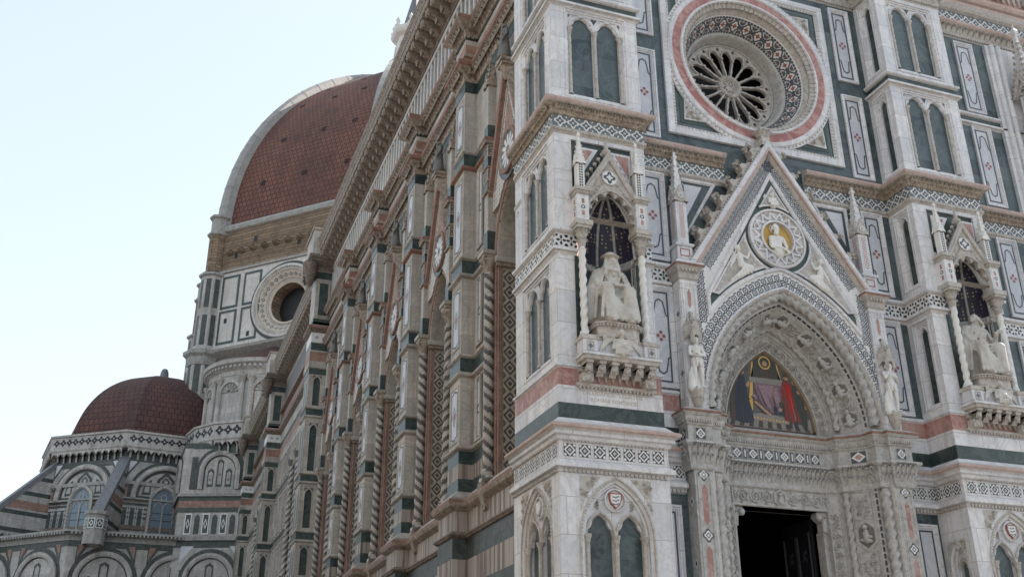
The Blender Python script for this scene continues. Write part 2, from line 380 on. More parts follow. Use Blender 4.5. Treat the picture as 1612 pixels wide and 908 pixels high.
mat('lantern_marble', stone((.70, .66, .62), (.62, .58, .55), (.45, .4, .36), .3, .7, 1))
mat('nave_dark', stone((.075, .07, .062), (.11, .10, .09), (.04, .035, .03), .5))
mat('rose_glass', plain((.006, .006, .008), .55))
mat('nave_cream', stone((.50, .44, .37), (.42, .36, .30), (.2, .16, .12), .5))
mat('vent_shade', plain((.03, .018, .016), .9))
mat('plaster_ochre', stone((.34, .24, .13), (.40, .29, .17), (.25, .18, .1), .4, .85, 1))
mat('plaster_cream', stone((.42, .37, .29), (.47, .42, .33), (.3, .26, .2), .4, .85, 1))
mat('plaster_grey', stone((.30, .28, .26), (.36, .34, .31), (.2, .19, .17), .4, .85, 1))
mat('inlay_ring', plain((.10, .115, .145), .5, 0, .3, 9))
# ================================================================ the cathedral
X2, PW, WY = 11.5, 2.64, 1.04
cath = empty('cathedral')
tag(cath, 'Gothic cathedral of white, green and pink marble with tiled domes and a rose window', 'cathedral')
WM, GM, DG, PM, CM = 'white_marble', 'green_marble', 'dark_green_marble', 'pink_marble', 'carved_marble'

# ---- small inlay motifs (frame, centre, half size, height above the wall)
def tile_star(mb, F, u, v, s, w, dark='inlay_grey'):
    mb.ring(F, star8(u, v, s*.92, .24, 32, 4), star8(u, v, s*.62, .26, 32, 4), w, w, 'inlay_white')
    mb.ring(F, star8(u, v, s*.45, .2, 16, 4), star8(u, v, s*.25, .2, 16, 4), w, w, 'inlay_slate')
    mb.poly(F, star8(u, v, s*.22, .2, 16, 4), w, 'inlay_white')
    mb.poly(F, dia(u, v, s*.09), w+.003, 'inlay_red')
    for sg in (-1, 1): mb.poly(F, dia(u+s*1.17, v+sg*s*.9, s*.2), w, 'inlay_white')
    mb.poly(F, dia(u+s*1.17, v, s*.13), w, 'inlay_white')
def tile_cross(mb, F, u, v, s, w):
    mb.poly(F, rect(u-s, u+s, v-s, v+s), w, 'inlay_black')
    w += .003
    mb.ring(F, dia(u, v, s*.98), dia(u, v, s*.66), w, w, 'inlay_white')
    mb.ring(F, dia(u, v, s*.50), dia(u, v, s*.30), w, w, 'inlay_black'); mb.poly(F, dia(u, v, s*.52), w-.001, 'inlay_white'); mb.poly(F, dia(u, v, s*.3), w+.001, 'inlay_white'); mb.poly(F, dia(u, v, s*.12), w+.002, 'inlay_black')
    for a in (-1, 1):
        for b in (-1, 1):
            c = s*.70; mb.poly(F, rect(min(u+a*c*.75, u+a*s*.96), max(u+a*c*.75, u+a*s*.96), v+b*s*.78-.13*s, v+b*s*.78+.13*s), w, 'inlay_white')
            mb.poly(F, rect(u+a*s*.78-.13*s, u+a*s*.78+.13*s, min(v+b*s*.5, v+b*s*.96), max(v+b*s*.5, v+b*s*.96)), w+.001, 'inlay_white')
def tile_floret(mb, F, u, v, s, w):
    for k in range(4):
        a = pi/2*k; ca, sa = cos(a), sin(a)
        P = [(.14, 0), (.36, -.20), (.66, -.20), (.88, 0), (.66, .20), (.36, .20)]
        mb.poly(F, [(u+s*(x*ca-y*sa), v+s*(x*sa+y*ca)) for x, y in P], w, 'inlay_black')
        a += pi/4; ca, sa = cos(a), sin(a)
        P = [(1.02, -.34), (1.36, 0), (1.02, .34), (.86, 0)]
        mb.poly(F, [(u+s*max(-1, min(1, x*ca-y*sa)), v+s*max(-1, min(1, x*sa+y*ca))) for x, y in P], w, 'inlay_black')
    mb.poly(F, star8(u, v, s*.1, 0, 8), w, 'inlay_black')
def tile_scale(mb, F, u, v, s, w, seg=10):
    'interlaced blue rings'
    mb.ring(F, circ(u, v, s*.98, 10), circ(u, v, s*.62, 10), w, w, 'inlay_ring')
    mb.poly(F, circ(u, v, s*.30, 6), w, 'inlay_ring')
    for k in range(4):
        a = pi/4+pi/2*k; mb.poly(F, dia(u+1.38*s*cos(a), v+1.38*s*sin(a), s*.3), w, 'inlay_ring')
def segs(pl):
    for i in range(len(pl)-1):
        a, b = V(pl[i]+(0,)), V(pl[i+1]+(0,)); d = (b-a); l = d.length; d.normalize()
        yield Fr(a, d, V((d.y, -d.x, 0))), l
def frieze(mb, pl, z0, z1, out, kind, step, s, sq=None, skip=()):
    for F, l in segs(pl):
        n = max(1, round(l/step))
        for i in range(n):
            u = l*(i+.5)/n; p = F.p(u, 0)
            if any(a < p.x < b for a, b in skip): continue
            kind(mb, F, u, (z0+z1)/2, s, out)
def leafrow(mb, pl, z, h, d, wd, out, mt, skip=()):
    for F, l in segs(pl):
        n = max(1, round(l/wd))
        for i in range(n):
            u = l*(i+.5)/n; p = F.p(u, 0)
            if any(a < p.x < b for a, b in skip): continue
            mb.leaf(F.at(0, 0, out), u, z, l/n*.9, h, d, mt)
def dentils(mb, pl, z0, z1, out, d, step, mt, fill=.5, skip=()):
    for F, l in segs(pl):
        n = max(1, round(l/step))
        for i in range(n):
            u = l*(i+.5)/n; p = F.p(u, 0)
            if any(a < p.x < b for a, b in skip): continue
            mb.box(F, u-step*fill/2, u+step*fill/2, z0, z1, out, out+d, mt)

PLAN = [(0, 2.9), (0, 0), (PW, 0), (PW, WY), (X2, WY), (X2, 0), (X2+PW, 0), (X2+PW, WY), (20.5, WY)]
# ---- horizontal courses of the whole front
def split_at(a, b, pl=None):
    'plan of the front with a gap from x = a to x = b in the first bay wall'
    return [PLAN[:3]+[(PW, WY), (a, WY)], [(b, WY)]+PLAN[4:]]
PGAP = split_at(3.74, 10.40)
def course(name, prof, mt, extra=None, label=None, pls=PGAP):
    for pl in pls:
        mb = MB(); mb.plan(pl, prof, mt)
        if extra: extra(mb, pl)
        mb.build(name, cath, label)
PORT = ((3.7, 10.45),)
# pedestal cornice and inlaid frieze
def x1(mb, PLAN):
    frieze(mb, PLAN, 7.67, 8.06, .085, tile_cross, .385, .148)
    dentils(mb, PLAN, 7.35, 7.41, .09, .06, .11, CM); dentils(mb, PLAN, 8.06, 8.11, .09, .05, .09, CM)
course('pedestal_cornice', [(0, 7.33), (.09, 7.35), (.09, 7.43), (.2, 7.46), (.2, 7.55), (.08, 7.66), (.08, 8.07), (.13, 8.1), (.15, 8.18), (.22, 8.21), (.22, 8.29), (.30, 8.32), (.34, 8.36), (.34, 8.41), (.3, 8.45), (.24, 8.46), (.055, 8.63)],
    [WM]*5+[WM, 'white_marble', WM, WM, WM, WM, 'pale_red_moulding', 'pale_red_moulding', 'pale_red_moulding', WM, WM], x1)
course('green_band', [(.055, 8.63), (.055, 9.0)], DG)
course('white_band', [(.05, 9.0), (.05, 9.43)], WM)
course('pink_band', [(.045, 9.43), (.045, 9.86)], PM)
course('string_course', [(.045, 9.86), (.06, 9.88), (.1, 9.9), (.1, 9.95), (.0, 10.02)], WM)
PL2 = [[(0, 2.9), (0, 0), (.55, 0)], [(2.34, 0), (PW, 0), (PW, WY), (3.74, WY)], [(10.4, WY), (X2, WY), (X2, 0), (X2+.55, 0)], [(X2+2.34, 0), (X2+PW, 0), (X2+PW, WY), (20.5, WY)]]
def course2(name, prof, mt):
    for pl in PL2: mb = MB(); mb.plan(pl, prof, mt); frieze(mb, pl, 13.06, 13.43, .024, tile_floret, .36, .165); mb.build(name, cath)
course2('string_course', [(0, 12.86), (.06, 12.92), (.11, 12.95), (.11, 13.02), (.02, 13.07), (.02, 13.43), (.05, 13.47), (.11, 13.5), (.11, 13.57), (0, 13.64)], [WM, CM, WM, WM, 'inlay_white', CM, WM, WM, WM])
GAB = ((5.1, 9.05),)
def x3(mb, PLAN):
    frieze(mb, PLAN, 16.6, 16.94, .034, tile_star, .36, .155)
    dentils(mb, PLAN, 16.47, 16.52, .035, .04, .1, CM); dentils(mb, PLAN, 16.95, 17.0, .035, .05, .09, 'carved_cornice')
    leafrow(mb, PLAN, 16.99, .2, .2, .17, .06, 'carved_cornice'); leafrow(mb, [(a, b) for a, b in PLAN], 17.08, .14, .1, .085, .16, 'carved_cornice')
# the carved cornice stops against the gable of the portal
course('carved_cornice', [(0, 16.4), (.03, 16.45), (.07, 16.53), (.07, 16.57), (.03, 16.58), (.03, 16.95), (.06, 16.97), (.10, 17.15), (.22, 17.22), (.27, 17.25), (.295, 17.3), (.295, 17.35), (.26, 17.39), (.0, 17.46)],
    [CM, CM, CM, CM, 'inlay_grey', 'carved_cornice', 'carved_cornice', 'carved_cornice', CM, 'pale_red_moulding', 'pale_red_moulding', 'pale_red_moulding', WM], x3, pls=split_at(5.75, 8.5))
UP = [PLAN[0], PLAN[1], PLAN[2], (PW, WY)]
def upper(pl):
    mb = MB(); mb.plan(pl, [(0, 20.6), (.06, 20.63), (.12, 20.67), (.12, 20.74), (.02, 20.79), (.02, 20.98), (.06, 21.01), (.11, 21.04), (.11, 21.1), (0, 21.16)], [WM, CM, WM, WM, DG, CM, WM, WM, WM]); return mb.build('string_course', cath)
upper(UP); upper([(X2, WY), (X2, 0), (X2+PW, 0), (X2+PW, WY), (20.5, WY)])
def x4(mb, PLAN):
    frieze(mb, PLAN, 24.95, 25.4, .034, tile_star, .42, .19); dentils(mb, PLAN, 24.3, 24.36, .03, .05, .1, CM)
    leafrow(mb, PLAN, 24.42, .26, .2, .24, .04, CM)
course('upper_cornice', [(0, 24.25), (.04, 24.4), (.06, 24.62), (.24, 24.7), (.28, 24.76), (.28, 24.83), (.03, 24.92), (.03, 25.42), (.15, 25.47), (.2, 25.55), (.3, 25.6), (.32, 25.7), (.02, 25.85)],
    [CM, CM, CM, 'pale_red_moulding', 'pale_red_moulding', WM, 'inlay_grey', CM, CM, WM, 'pale_red_moulding', WM], x4, pls=[PLAN])

# ---- buttress shafts
NX0, NX1 = .72, 2.17            # niche opening
TIERS = [(0, 7.34), (9.98, 12.88), (13.6, 16.42), (17.44, 20.62), (21.12, 24.3), (25.8, 30)]
WIN = {0: (5.0, 7.28), 3: (17.66, 20.58), 4: (21.3, 24.1)}
def shaft(depth, lw):
    mb = MB(); F = front(0); Ls = side(0, 0)
    for i, (a, b) in enumerate(TIERS):
        w = .08 if i == 0 else 0
        e = w
        if i == 0: mb.holed(F, rect(-e, PW+e, a, b), [[(.43, 1.5), (2.2, 1.5)]+parch(1.315, 5.95, .885, 1.32, 10)], w-.25, w, WM)
        elif i == 1: mb.holed(F, [(0, a), (NX0, a), (NX0, b), (0, b)], [], 0, 0, WM); mb.holed(F, [(NX1, a), (PW, a), (PW, b), (NX1, b)], [], 0, 0, WM)
        elif i == 2:
            ar = parch(1.445, 13.9, .725, .82, 8)
            mb.holed(F, [(0, a), (NX0, a), (NX0, 13.9)]+ar[::-1][1:]+[(NX1, a), (PW, a), (PW, b), (0, b)], [rect(.5, 2.24, 14.85, 16.28)], -.07, 0, WM)
        elif i in WIN: mb.holed(F, rect(0, PW, a, b), [rect(.44, 2.27, *WIN[i])], -.05, 0, WM)
        else: mb.poly(F, rect(0, PW, a, b), 0, WM)
        # left face: u = -y from -depth to 0
        lo, hi = -depth, 0
        if lw and i < 5:
            (u0, u1) = lw
            if i == 0: mb.holed(Ls, rect(lo, hi+e, a, b), [[(u0, 1.5), (u1, 1.5)]+parch((u0+u1)/2, 5.95, (u1-u0)/2, 1.32 if depth > 2 else .6, 10)], w-.25, w, WM)
            else: mb.holed(Ls, rect(lo, hi, a, b), [rect(u0, u1, a+.22, b-.12)], -.05, 0, WM)
        else: mb.poly(Ls, rect(lo, hi+e, a, b), w, WM)
        Rr = Fr((PW, 0, 0), (0, 1, 0), (1, 0, 0)); mb.poly(Rr, rect(-e, 3, a, b), w, WM)
        if i == 0: mb.quad((-e, -e, b), (PW+e, -e, b), (PW+e, WY, b), (-e, WY, b), WM)
    return mb
b1 = shaft(2.9, (-2.32, -.42)).build('facade_buttress', cath)
b2 = shaft(WY, (-.84, -.22)).build('facade_buttress', cath); b2.location = (X2, 0, 0)

# ---- blind two-light windows
def colonnette(F, u, v0, v1, w, r=.052, mt=CM):
    mb = MB(); o = F.p(u, v0, w); h = v1-v0
    mb.lathe(o, [(r*1.5, 0), (r*1.5, .04), (r*1.15, .07), (r, .1)]+[(r, .1+(h-.28)*k/24) for k in range(1, 25)]+[(r*1.25, h-.17), (r*1.15, h-.13), (r*1.9, h-.02), (r*2, h)], 8, mt, 3, .13, 9)
    for k in range(6):
        a = pi/3*k; Fk = Fr(o, (-sin(a), cos(a), 0), (cos(a), sin(a), 0)); mb.leaf(Fk, 0, h-.17, r*1.2, .13, r*1.1, mt)
    return mb
def bifora(F, u0, u1, v0, v1, mt=WM, pane='green_marble', lights=2, depth=.16, label=None):
    mb = MB(); mb.sweep(F, rect(u0, u1, v0, v1), [(-.04, 0), (-.035, .022), (0, .022), (.012, -.02), (.055, -.03), (.065, -.06), (.11, -.07), (.115, -.10)], mt, True)
    a, b, c, d = u0+.11, u1-.11, v0+.09, v1-.11
    mw = .13 if lights == 2 else 0
    hw = ((b-a)-mw-.14)/(2*lights)
    sp = d-.05-hw*1.3-.03
    cs = [a+.07+hw, b-.07-hw] if lights == 2 else [(a+b)/2]
    holes = [lancet(x, c+.03, sp, hw, hw*1.3, 8, .2) for x in cs]
    mb.holed(F, rect(a, b, c, d), holes, -depth, -.10, mt)
    for x in cs:
        mb.sweep(F, parch(x, sp, hw+.015, hw*1.3+.02, 8), [(-.06, -.10), (-.055, -.055), (-.02, -.05), (0, -.075), (.012, -.13)], mt)
    if lights == 2:   # small dark triangles in the spandrels
        xm = (a+b)/2
        for tri in ([(xm-.1, d-.015), (xm, d-.2), (xm+.1, d-.015)], [(a+.01, d-.015), (a+.01, d-.15), (a+.08, d-.015)], [(b-.01, d-.015), (b-.08, d-.015), (b-.01, d-.15)]): mb.poly(F, tri, -.096, 'inlay_slate')
    mb.sweep(F, [(u1-.1, v0+.02), (u0+.1, v0+.02)], [(0, -.1), (-.03, -.03), (-.1, -.06), (-.1, -.16)], mt)
    o = mb.build('blind_window', cath, label)
    for x in cs:
        p = MB(); p.poly(F, rect(x-hw-.03, x+hw+.03, c, d-.05), -depth, pane); p.build('stone_pane', o)
    if lights == 2:
        for x in (a+.035, (a+b)/2, b-.035): colonnette(F, x, c+.02, sp+.02, -.075).build('colonnette', o)
    return o
def gothic(F, u0, u1, v0, sp, h, lights, shield, w0=.08):
    'pedestal window: one great pointed arch over two lights and a shield'
    cu, a = (u0+u1)/2, (u1-u0)/2; F = F.at(0, 0, w0); mb = MB()
    A = [(u1, v0)]+parch(cu, sp, a, h, 10)+[(u0, v0)]
    mb.sweep(F, A, [(-.05, 0), (-.05, .03), (-.01, .035), (.0, 0), (.03, -.03), (.07, -.03), (.085, -.08), (.13, -.09), (.14, -.14)], ['carved_marble', 'carved_marble', CM, WM, WM, CM, WM, WM])
    for i in range(46):
        t = i/45*(len(A)-1); k = min(int(t), len(A)-2); f = t-k; q = (A[k][0]*(1-f)+A[k+1][0]*f, A[k][1]*(1-f)+A[k+1][1]*f)
        mb.ball(F.p(q[0]*1.0, q[1], .035), .022, CM, n=4, k=3)
    inner = [(cu-a+.13, v0), (cu+a-.13, v0)]+parch(cu, sp, a-.13, h-.15, 10)
    hw = (2*(a-.13)-.12-.12)/4 if lights == 2 else a*.42
    cs = [cu-.06-hw, cu+.06+hw] if lights == 2 else [cu]
    ls = sp+.02 if lights == 2 else sp-.1; lh = hw*1.55
    mb.holed(F, inner, [lancet(x, v0+.05, ls, hw, lh, 8, .22) for x in cs], -.23, -.14, WM)
    for x in cs: mb.sweep(F, parch(x, ls, hw+.01, lh+.02, 8), [(-.065, -.14), (-.06, -.09), (-.02, -.08), (0, -.11), (.012, -.17)], CM)
    mz = sp+.85 if lights == 2 else sp+.3+h*.28; mr = min(.27, a*.45)
    mb.rev(F, cu, mz, [(mr, -.14), (mr, -.06), (mr*.88, -.05), (mr*.84, -.08), (mr*.72, -.09)], 24, [WM, WM, CM, 'carved_marble']); mb.poly(F, circ(cu, mz, mr*.74, 20), -.088, 'inlay_white')
    sh = [(-.6, .62), (-.6, .1), (-.45, -.35), (0, -.75), (.45, -.35), (.6, .1), (.6, .62)]
    mb.slab(F, [(cu+x*mr*.98, mz+y*mr*.98) for x, y in sh], -.09, -.05, 'inlay_red' if shield else CM); mb.slab(F, [(cu+x*mr*.78, mz+y*mr*.8) for x, y in sh], -.05, -.035, 'inlay_white')
    if shield:
        for k in range(3): mb.ribbon(F, [(cu-.3*mr, mz+(.28-.3*k)*mr), (cu, mz+(.2-.3*k)*mr), (cu+.3*mr, mz+(.34-.3*k)*mr)], .02, -.031, 'inlay_slate')
    rnd = random.Random(int(cu*100))
    for sg in (-1, 1):
        # leafy spandrels outside the arch
        mb.slab(F, [(cu+sg*a*1.02, sp+h+.02), (cu+sg*a*1.02, sp+h*.38), (cu+sg*a*.86, sp+h*.66), (cu+sg*a*.6, sp+h*.88), (cu+sg*a*.42, sp+h+.02)][::-sg], -.05, .003, 'carved_marble')
        for k in range(26):
            x = rnd.uniform(.45, 1.0); y = rnd.uniform(.42, 1.0)
            if (x+.12)**2+(y*.98)**2 > 1.3: mb.floret(F, cu+sg*a*x, sp+h*y, .055, .05, CM, 4, .003)
        for k in range(9): mb.floret(F, cu+sg*(mr+.12+.03*(k % 3))*1.05, mz-.06-.07*(k//3)+.02*(k % 3), .04, .04, CM, 4, -.14)
    o = mb.build('blind_window', cath)
    for x in cs:
        p = MB(); p.poly(F, rect(x-hw-.03, x+hw+.03, v0, ls+lh+.04), -.23, 'green_marble'); p.build('stone_pane', o)
    xs = (cu-a+.17, cu, cu+a-.17) if lights == 2 else ()
    for x in xs: colonnette(F, x, v0, ls+.03, -.10, .06).build('colonnette', o)
    return o
FF, LF = front(0), side(0)
front_parts = []
for i in (3, 4): front_parts.append(bifora(FF, .44, 2.27, *WIN[i]))
front_parts.append(gothic(FF, .43, 2.2, 1.5, 5.95, 1.32, 2, True))
gothic(LF, -2.32, -.42, 1.5, 5.95, 1.32, 2, False)
for i in (1, 2, 3, 4): bifora(LF, -2.32, -.42, TIERS[i][0]+.22, TIERS[i][1]-.12)
LF2 = side(X2)
gothic(LF2, -.84, -.22, 1.5, 5.95, .6, 1, False)
for i in (1, 2, 3, 4): bifora(LF2, -.84, -.22, TIERS[i][0]+.22, TIERS[i][1]-.12, lights=1, pane=DG)

# ---- niche with gable (tabernacle) on the buttress front
def niche():
    cu = 1.445; F = FF; mb = MB(); rr = .725
    n = 14; arc = [(cu-rr*cos(pi*i/n), .02+.72*sin(pi*i/n)) for i in range(n+1)]        # plan of the recess
    def band(z0, z1, mt, k=1):
        for i in range(n): mb.add([(arc[j][0]*k+cu*(1-k), arc[j][1]*k, z) for z in (z0, z1) for j in (i, i+1)], [(0, 1, 3, 2)], mt)
    band(10.3, 12.15, 'damask'); band(12.15, 13.08, 'portal_marble')
    for z in (12.15, 12.82): mb.tube([(x*.98+cu*.02, y-.02, z+.05) for x, y in arc], .05, 6, CM)
    Cf = Cyl(lambda u, v, w: V((cu-(rr-w)*cos(u/rr), .02+(.72-w)*sin(u/rr), v)))
    for k in range(4):
        ua = pi*rr*(k+.08)/4; ub = pi*rr*(k+.92)/4; m_ = (ua+ub)/2
        mb.poly(Cf, rect(ua, ub, 12.34, 12.78), .012, 'inlay_slate')
        for q in (-1, 1):
            for z in (12.45, 12.67): mb.ring(Cf, circ(m_+q*.12, z, .1, 10), circ(m_+q*.12, z, .06, 10), .016, .016, 'inlay_white')
        for q in (ua-.03, ub+.03): mb.ribbon(Cf, [(q, 12.25), (q, 12.9)], .05, .02, CM)
    # starry half dome
    vs, fs = [], []
    for j in range(7):
        t = j/6*pi/2*.98; k = cos(t)
        for i in range(n+1): vs.append((cu-rr*k*cos(pi*i/n)*1.02, .02+.72*k*sin(pi*i/n), 13.03+1.75*sin(t)))
    fs = [(j*(n+1)+i, j*(n+1)+i+1, (j+1)*(n+1)+i+1, (j+1)*(n+1)+i) for j in range(6) for i in range(n)]
    mb.add(vs, fs, 'starry_vault', True)
    for i in (0, 4, 7, 10, 14): mb.tube([V(vs[j*(n+1)+i])*1+V((0, -.02, -.02)) for j in range(7)], .045, 5, 'portal_marble')
    for i in (1, 13): mb.tube([(arc[i][0], arc[i][1]-.05, z) for z in (10.4, 13.05)], .035, 6, CM)
    mb.poly(F, rect(NX0, NX1, 10.3, 10.31), 0, CM); mb.add([(NX0, .0, 10.62), (NX1, 0, 10.62), (NX1, .75, 10.62), (NX0, .75, 10.62)], [(0, 1, 2, 3)], CM)
    for q in (.60, 2.29): mb.poly(F, rect(q-.11, q+.11, 10.5, 12.87), .012, DG)
    # green field with pink shields behind the gable
    mb.poly(F, rect(.5, 2.24, 14.85, 16.28), -.07, DG)
    for sg in (-1, 1):
        T = [(cu+sg*.78, 15.05), (cu+sg*.78, 16.12), (cu+sg*.16, 16.12)]
        mb.slab(F, T[::-sg], -.07, -.03, WM); mb.poly(F, [(cu+sg*.72, 15.4), (cu+sg*.72, 16.05), (cu+sg*.32, 16.05)][::-sg], -.026, PM)
    o = mb.build('statue_niche', cath)
    # cusped arch with gable
    g = MB(); ar = parch(cu, 13.9, .66, .80, 12)
    gw0, gw1 = -.02, .26
    out = [(cu-.80, 13.9), (cu-.80, 14.72), (cu-.62, 14.78), (cu, 15.74), (cu+.62, 14.78), (cu+.80, 14.72), (cu+.80, 13.9)]
    hole = ar
    # scalloped intrados: push points of the arch outwards in lobes
    A = parch(cu, 13.9, .66, .80, 40); B = []
    for i, (x, y) in enumerate(A):
        t = i/(len(A)-1)*7; f = abs(sin(pi*t)); k = .80+.24*f**.5
        B.append((cu+(x-cu)*k, 13.9+(y-13.9)*k))
    g.poly(F, out[:1]+B[::-1]+out[:0:-1], gw1, CM)
    g.walls(F, B, gw1-.12, gw1, CM, False); g.walls(F, out, gw0, gw1, CM, True)
    g.sweep(F, parch(cu, 13.9, .68, .84, 12), [(-.05, gw1), (-.05, gw1+.03), (0, gw1+.03), (.0, gw1)], CM)
    rake = [(cu-.72, 14.66), (cu, 15.82), (cu+.72, 14.66)]
    g.sweep(F, rake, [(-.10, gw0), (-.10, gw1+.05), (-.02, gw1+.08), (.0, gw1+.04), (.05, gw1+.04), (.06, gw1)], CM)
    for sg in (-1, 1):
        for k in range(17):
            t = (k+.5)/17; g.ball(F.p(cu+sg*.62*(1-t), 14.68+1.0*t, gw1+.05), .022, CM, n=4, k=3)
        for k in range(7):
            t = (k+.4)/7.2; u, v = cu+sg*.8*(1-t), 14.74+1.22*t
            g.floret(Fr(F.p(u, v, .15), (sg*.5, -.7, .5), (sg*.8, -.4, .55), (.0, .6, .8)), 0, 0, .11, .1, CM, 5); g.ball(F.p(u+sg*.05, v+.05, .16), .06, CM, n=6)
        for k in range(5): g.floret(F, cu+sg*(.22+.08*k), 14.93-.09*k*1.1, .055, .04, CM, 5, gw1)
    g.ring(F, circ(cu, 15.15, .235, 20), circ(cu, 15.15, .20, 20), gw1+.03, gw1+.01, CM); g.poly(F, circ(cu, 15.15, .21, 20), gw1+.006, 'inlay_white')
    g.poly(F, star8(cu, 15.15, .14, .3, 24, 4), gw1+.01, 'inlay_slate'); g.poly(F, star8(cu, 15.15, .075, .3, 24, 4), gw1+.013, 'inlay_white')
    g.lathe(F.p(cu, 15.78, .13), [(.1, 0), (.07, .1), (.12, .16), (.13, .22), (.06, .3), (.07, .36), (.03, .44), (.05, .5), (.01, .58)], 8, CM)
    g.build('niche_gable', o)
    for x in (.62, 2.27):
        c = MB(); P = F.p(x, 0, .2)
        c.lathe(P+V((0, 0, 10.62)), [(.13, 0), (.13, .05), (.1, .09), (.11, .13), (.082, .18)]+[(.082, .18+2.15*k/60) for k in range(1, 61)]+[(.1, 2.36), (.085, 2.4)], 14, 'white_statue', 3, .2, 8)
        c.build('twisted_column', o)
        k_ = MB(); k_.lathe(P+V((0, 0, 13.0)), [(.09, 0), (.1, .2), (.15, .42), (.17, .45), (.17, .5)], 8, CM)
        for lv, sc in ((0, .8), (.22, 1.1)):
            for q in range(8):
                a = pi/4*q+lv; k_.leaf(Fr(P+V((.09*cos(a)*sc, .09*sin(a)*sc, 13.02+lv)), (-sin(a), cos(a), 0), (cos(a), sin(a), 0)), 0, 0, .11, .24, .1*sc, CM)
        f2 = F.at(x, 0, .2); k_.box(f2, -.2, .2, 13.5, 13.58, -.2, .2, CM); k_.box(f2, -.23, .23, 13.58, 13.72, -.23, .23, CM)
        k_.build('capital', o)
        p = MB(); p.box(f2, -.16, .16, 13.72, 14.48, -.2, .16, WM)
        for G in (f2.at(0, 0, .16), Fr(P+V((-.16, 0, 0)), (0, -1, 0), (-1, 0, 0))): p.poly(G, rect(-.09, .09, 13.84, 14.38), .004, 'inlay_white'); p.ring(G, circ(0, 14.1, .06, 10), circ(0, 14.1, .035, 10), .008, .008, 'inlay_black'); p.poly(G, rect(-.04, .04, 14.2, 14.34), .007, PM); p.poly(G, rect(-.04, .04, 13.86, 14.0), .007, PM)
        p.box(f2, -.2, .2, 14.48, 14.56, -.2, .2, CM); p.box(f2, -.23, .23, 14.56, 14.66, -.23, .23, CM)
        for q in range(5): p.ball(f2.p(-.18+.09*q, 14.52, .21), .03, CM, n=5, k=3)
        p.box(f2, -.1, .1, 14.66, 15.45, -.1, .1, 'white_statue')
        for q in range(9):
            for j in (-1, 1): p.poly(f2, rect(j*.03-.02, j*.03+.02, 14.74+.075*q, 14.79+.075*q), .104, 'inlay_black')
        for a in range(4):
            q = a*pi/2; G = Fr(P, (cos(q), sin(q), 0), (sin(q), -cos(q), 0)); p.slab(G, [(-.15, 15.4), (.15, 15.4), (0, 15.72)], .05, .13, 'white_statue')
        p.lathe(P+V((0, 0, 15.45)), [(.15, 0), (.11, .25), (.03, .8), (.06, .84), (.05, .9), (.02, .95)], 4, 'white_statue', smooth=False, a0=pi/4)
        for k in range(5):
            for a in range(4): q = pi/4+a*pi/2; rr_ = .15-.025*k; p.ball(P+V((rr_*cos(q), rr_*sin(q), 15.55+.14*k)), .028, 'white_statue', n=4, k=3)
        p.build('pinnacle', o)
    # pedestal shelf, corbels
    s = MB()
    s.box(F, .46, 2.44, 10.0, 10.1, 0, .5, CM); s.box(F, .42, 2.48, 10.1, 10.16, 0, .54, WM)
    s.box(F, .5, 2.4, 10.16, 10.5, 0, .40, WM)
    s.slab(F, [(.8, 10.5), (2.1, 10.5), (2.1, 10.62), (1.95, 10.62), (1.95, 10.74), (.95, 10.74), (.95, 10.62), (.8, 10.62)], 0, .36, CM)
    for x in (.64, 2.25):
        s.box(F, x-.19, x+.19, 10.16, 10.5, .1, .46, WM); s.box(F, x-.22, x+.22, 10.5, 10.57, .0, .49, CM); s.box(F, x-.2, x+.2, 10.57, 10.62, .0, .46, CM)
        s.ring(F, rect(x-.09, x+.09, 10.22, 10.44), rect(x-.06, x+.06, 10.25, 10.41), .475, .462, CM); s.poly(F, star8(x, 10.33, .06, .2, 16), .464, 'inlay_grey')
    s.box(F, .5, 2.4, 9.5, 10.0, .0, .06, PM)
    for k in range(10):
        x = .62+1.66*k/9; s.slab(F, [(x-.09, 9.82), (x-.03, 9.66), (x, 9.56), (x+.03, 9.66), (x+.09, 9.82)], .06, .11, CM)
    s.box(F, .48, 2.42, 9.78, 9.86, .0, .12, CM)
    s.plan([(.44, 0), (.44, -.1), (2.46, -.1), (2.46, 0)], [(0, 9.42), (.04, 9.44), (.04, 9.5), (0, 9.52)], CM)
    for q in range(20): s.box(F, .47+.1*q, .52+.1*q, 9.38, 9.43, .06, .13, CM)
    sh = s.build('niche_shelf', o)
    for x in (.62, .95, 1.28, 1.61, 1.94, 2.27):
        c = MB(); big = x in (.62, 2.27)
        c.box(F, x-.09, x+.09, 9.92, 10.0, .06, .46, CM)
        c.slab(Fr(F.p(x+.07, 0, 0), (0, -1, 0), (1, 0, 0)), [(.05, 9.7), (.2, 9.72), (.36, 9.8), (.44, 9.92), (.05, 9.92)], -.14, 0, CM)
        c.ball(F.p(x, 9.82, .38), .09, CM, 1, .7, 1); c.leaf(F.at(0, 0, .36), x, 9.72, .2, .2, .1, CM); c.leaf(F.at(0, 0, .24), x, 9.66, .18, .16, .1, CM)
        if big: c.box(F, x-.14, x+.14, 9.5, 9.7, .06, .3, CM); c.ball(F.p(x, 9.6, .3), .1, CM, 1, .7, 1); c.leaf(F.at(0, 0, .28), x, 9.52, .22, .2, .12, CM)
        c.build('corbel', sh)
    return o
nc = niche()
for o in front_parts+[nc]: copy_tree(o, cath, (X2, 0, 0))
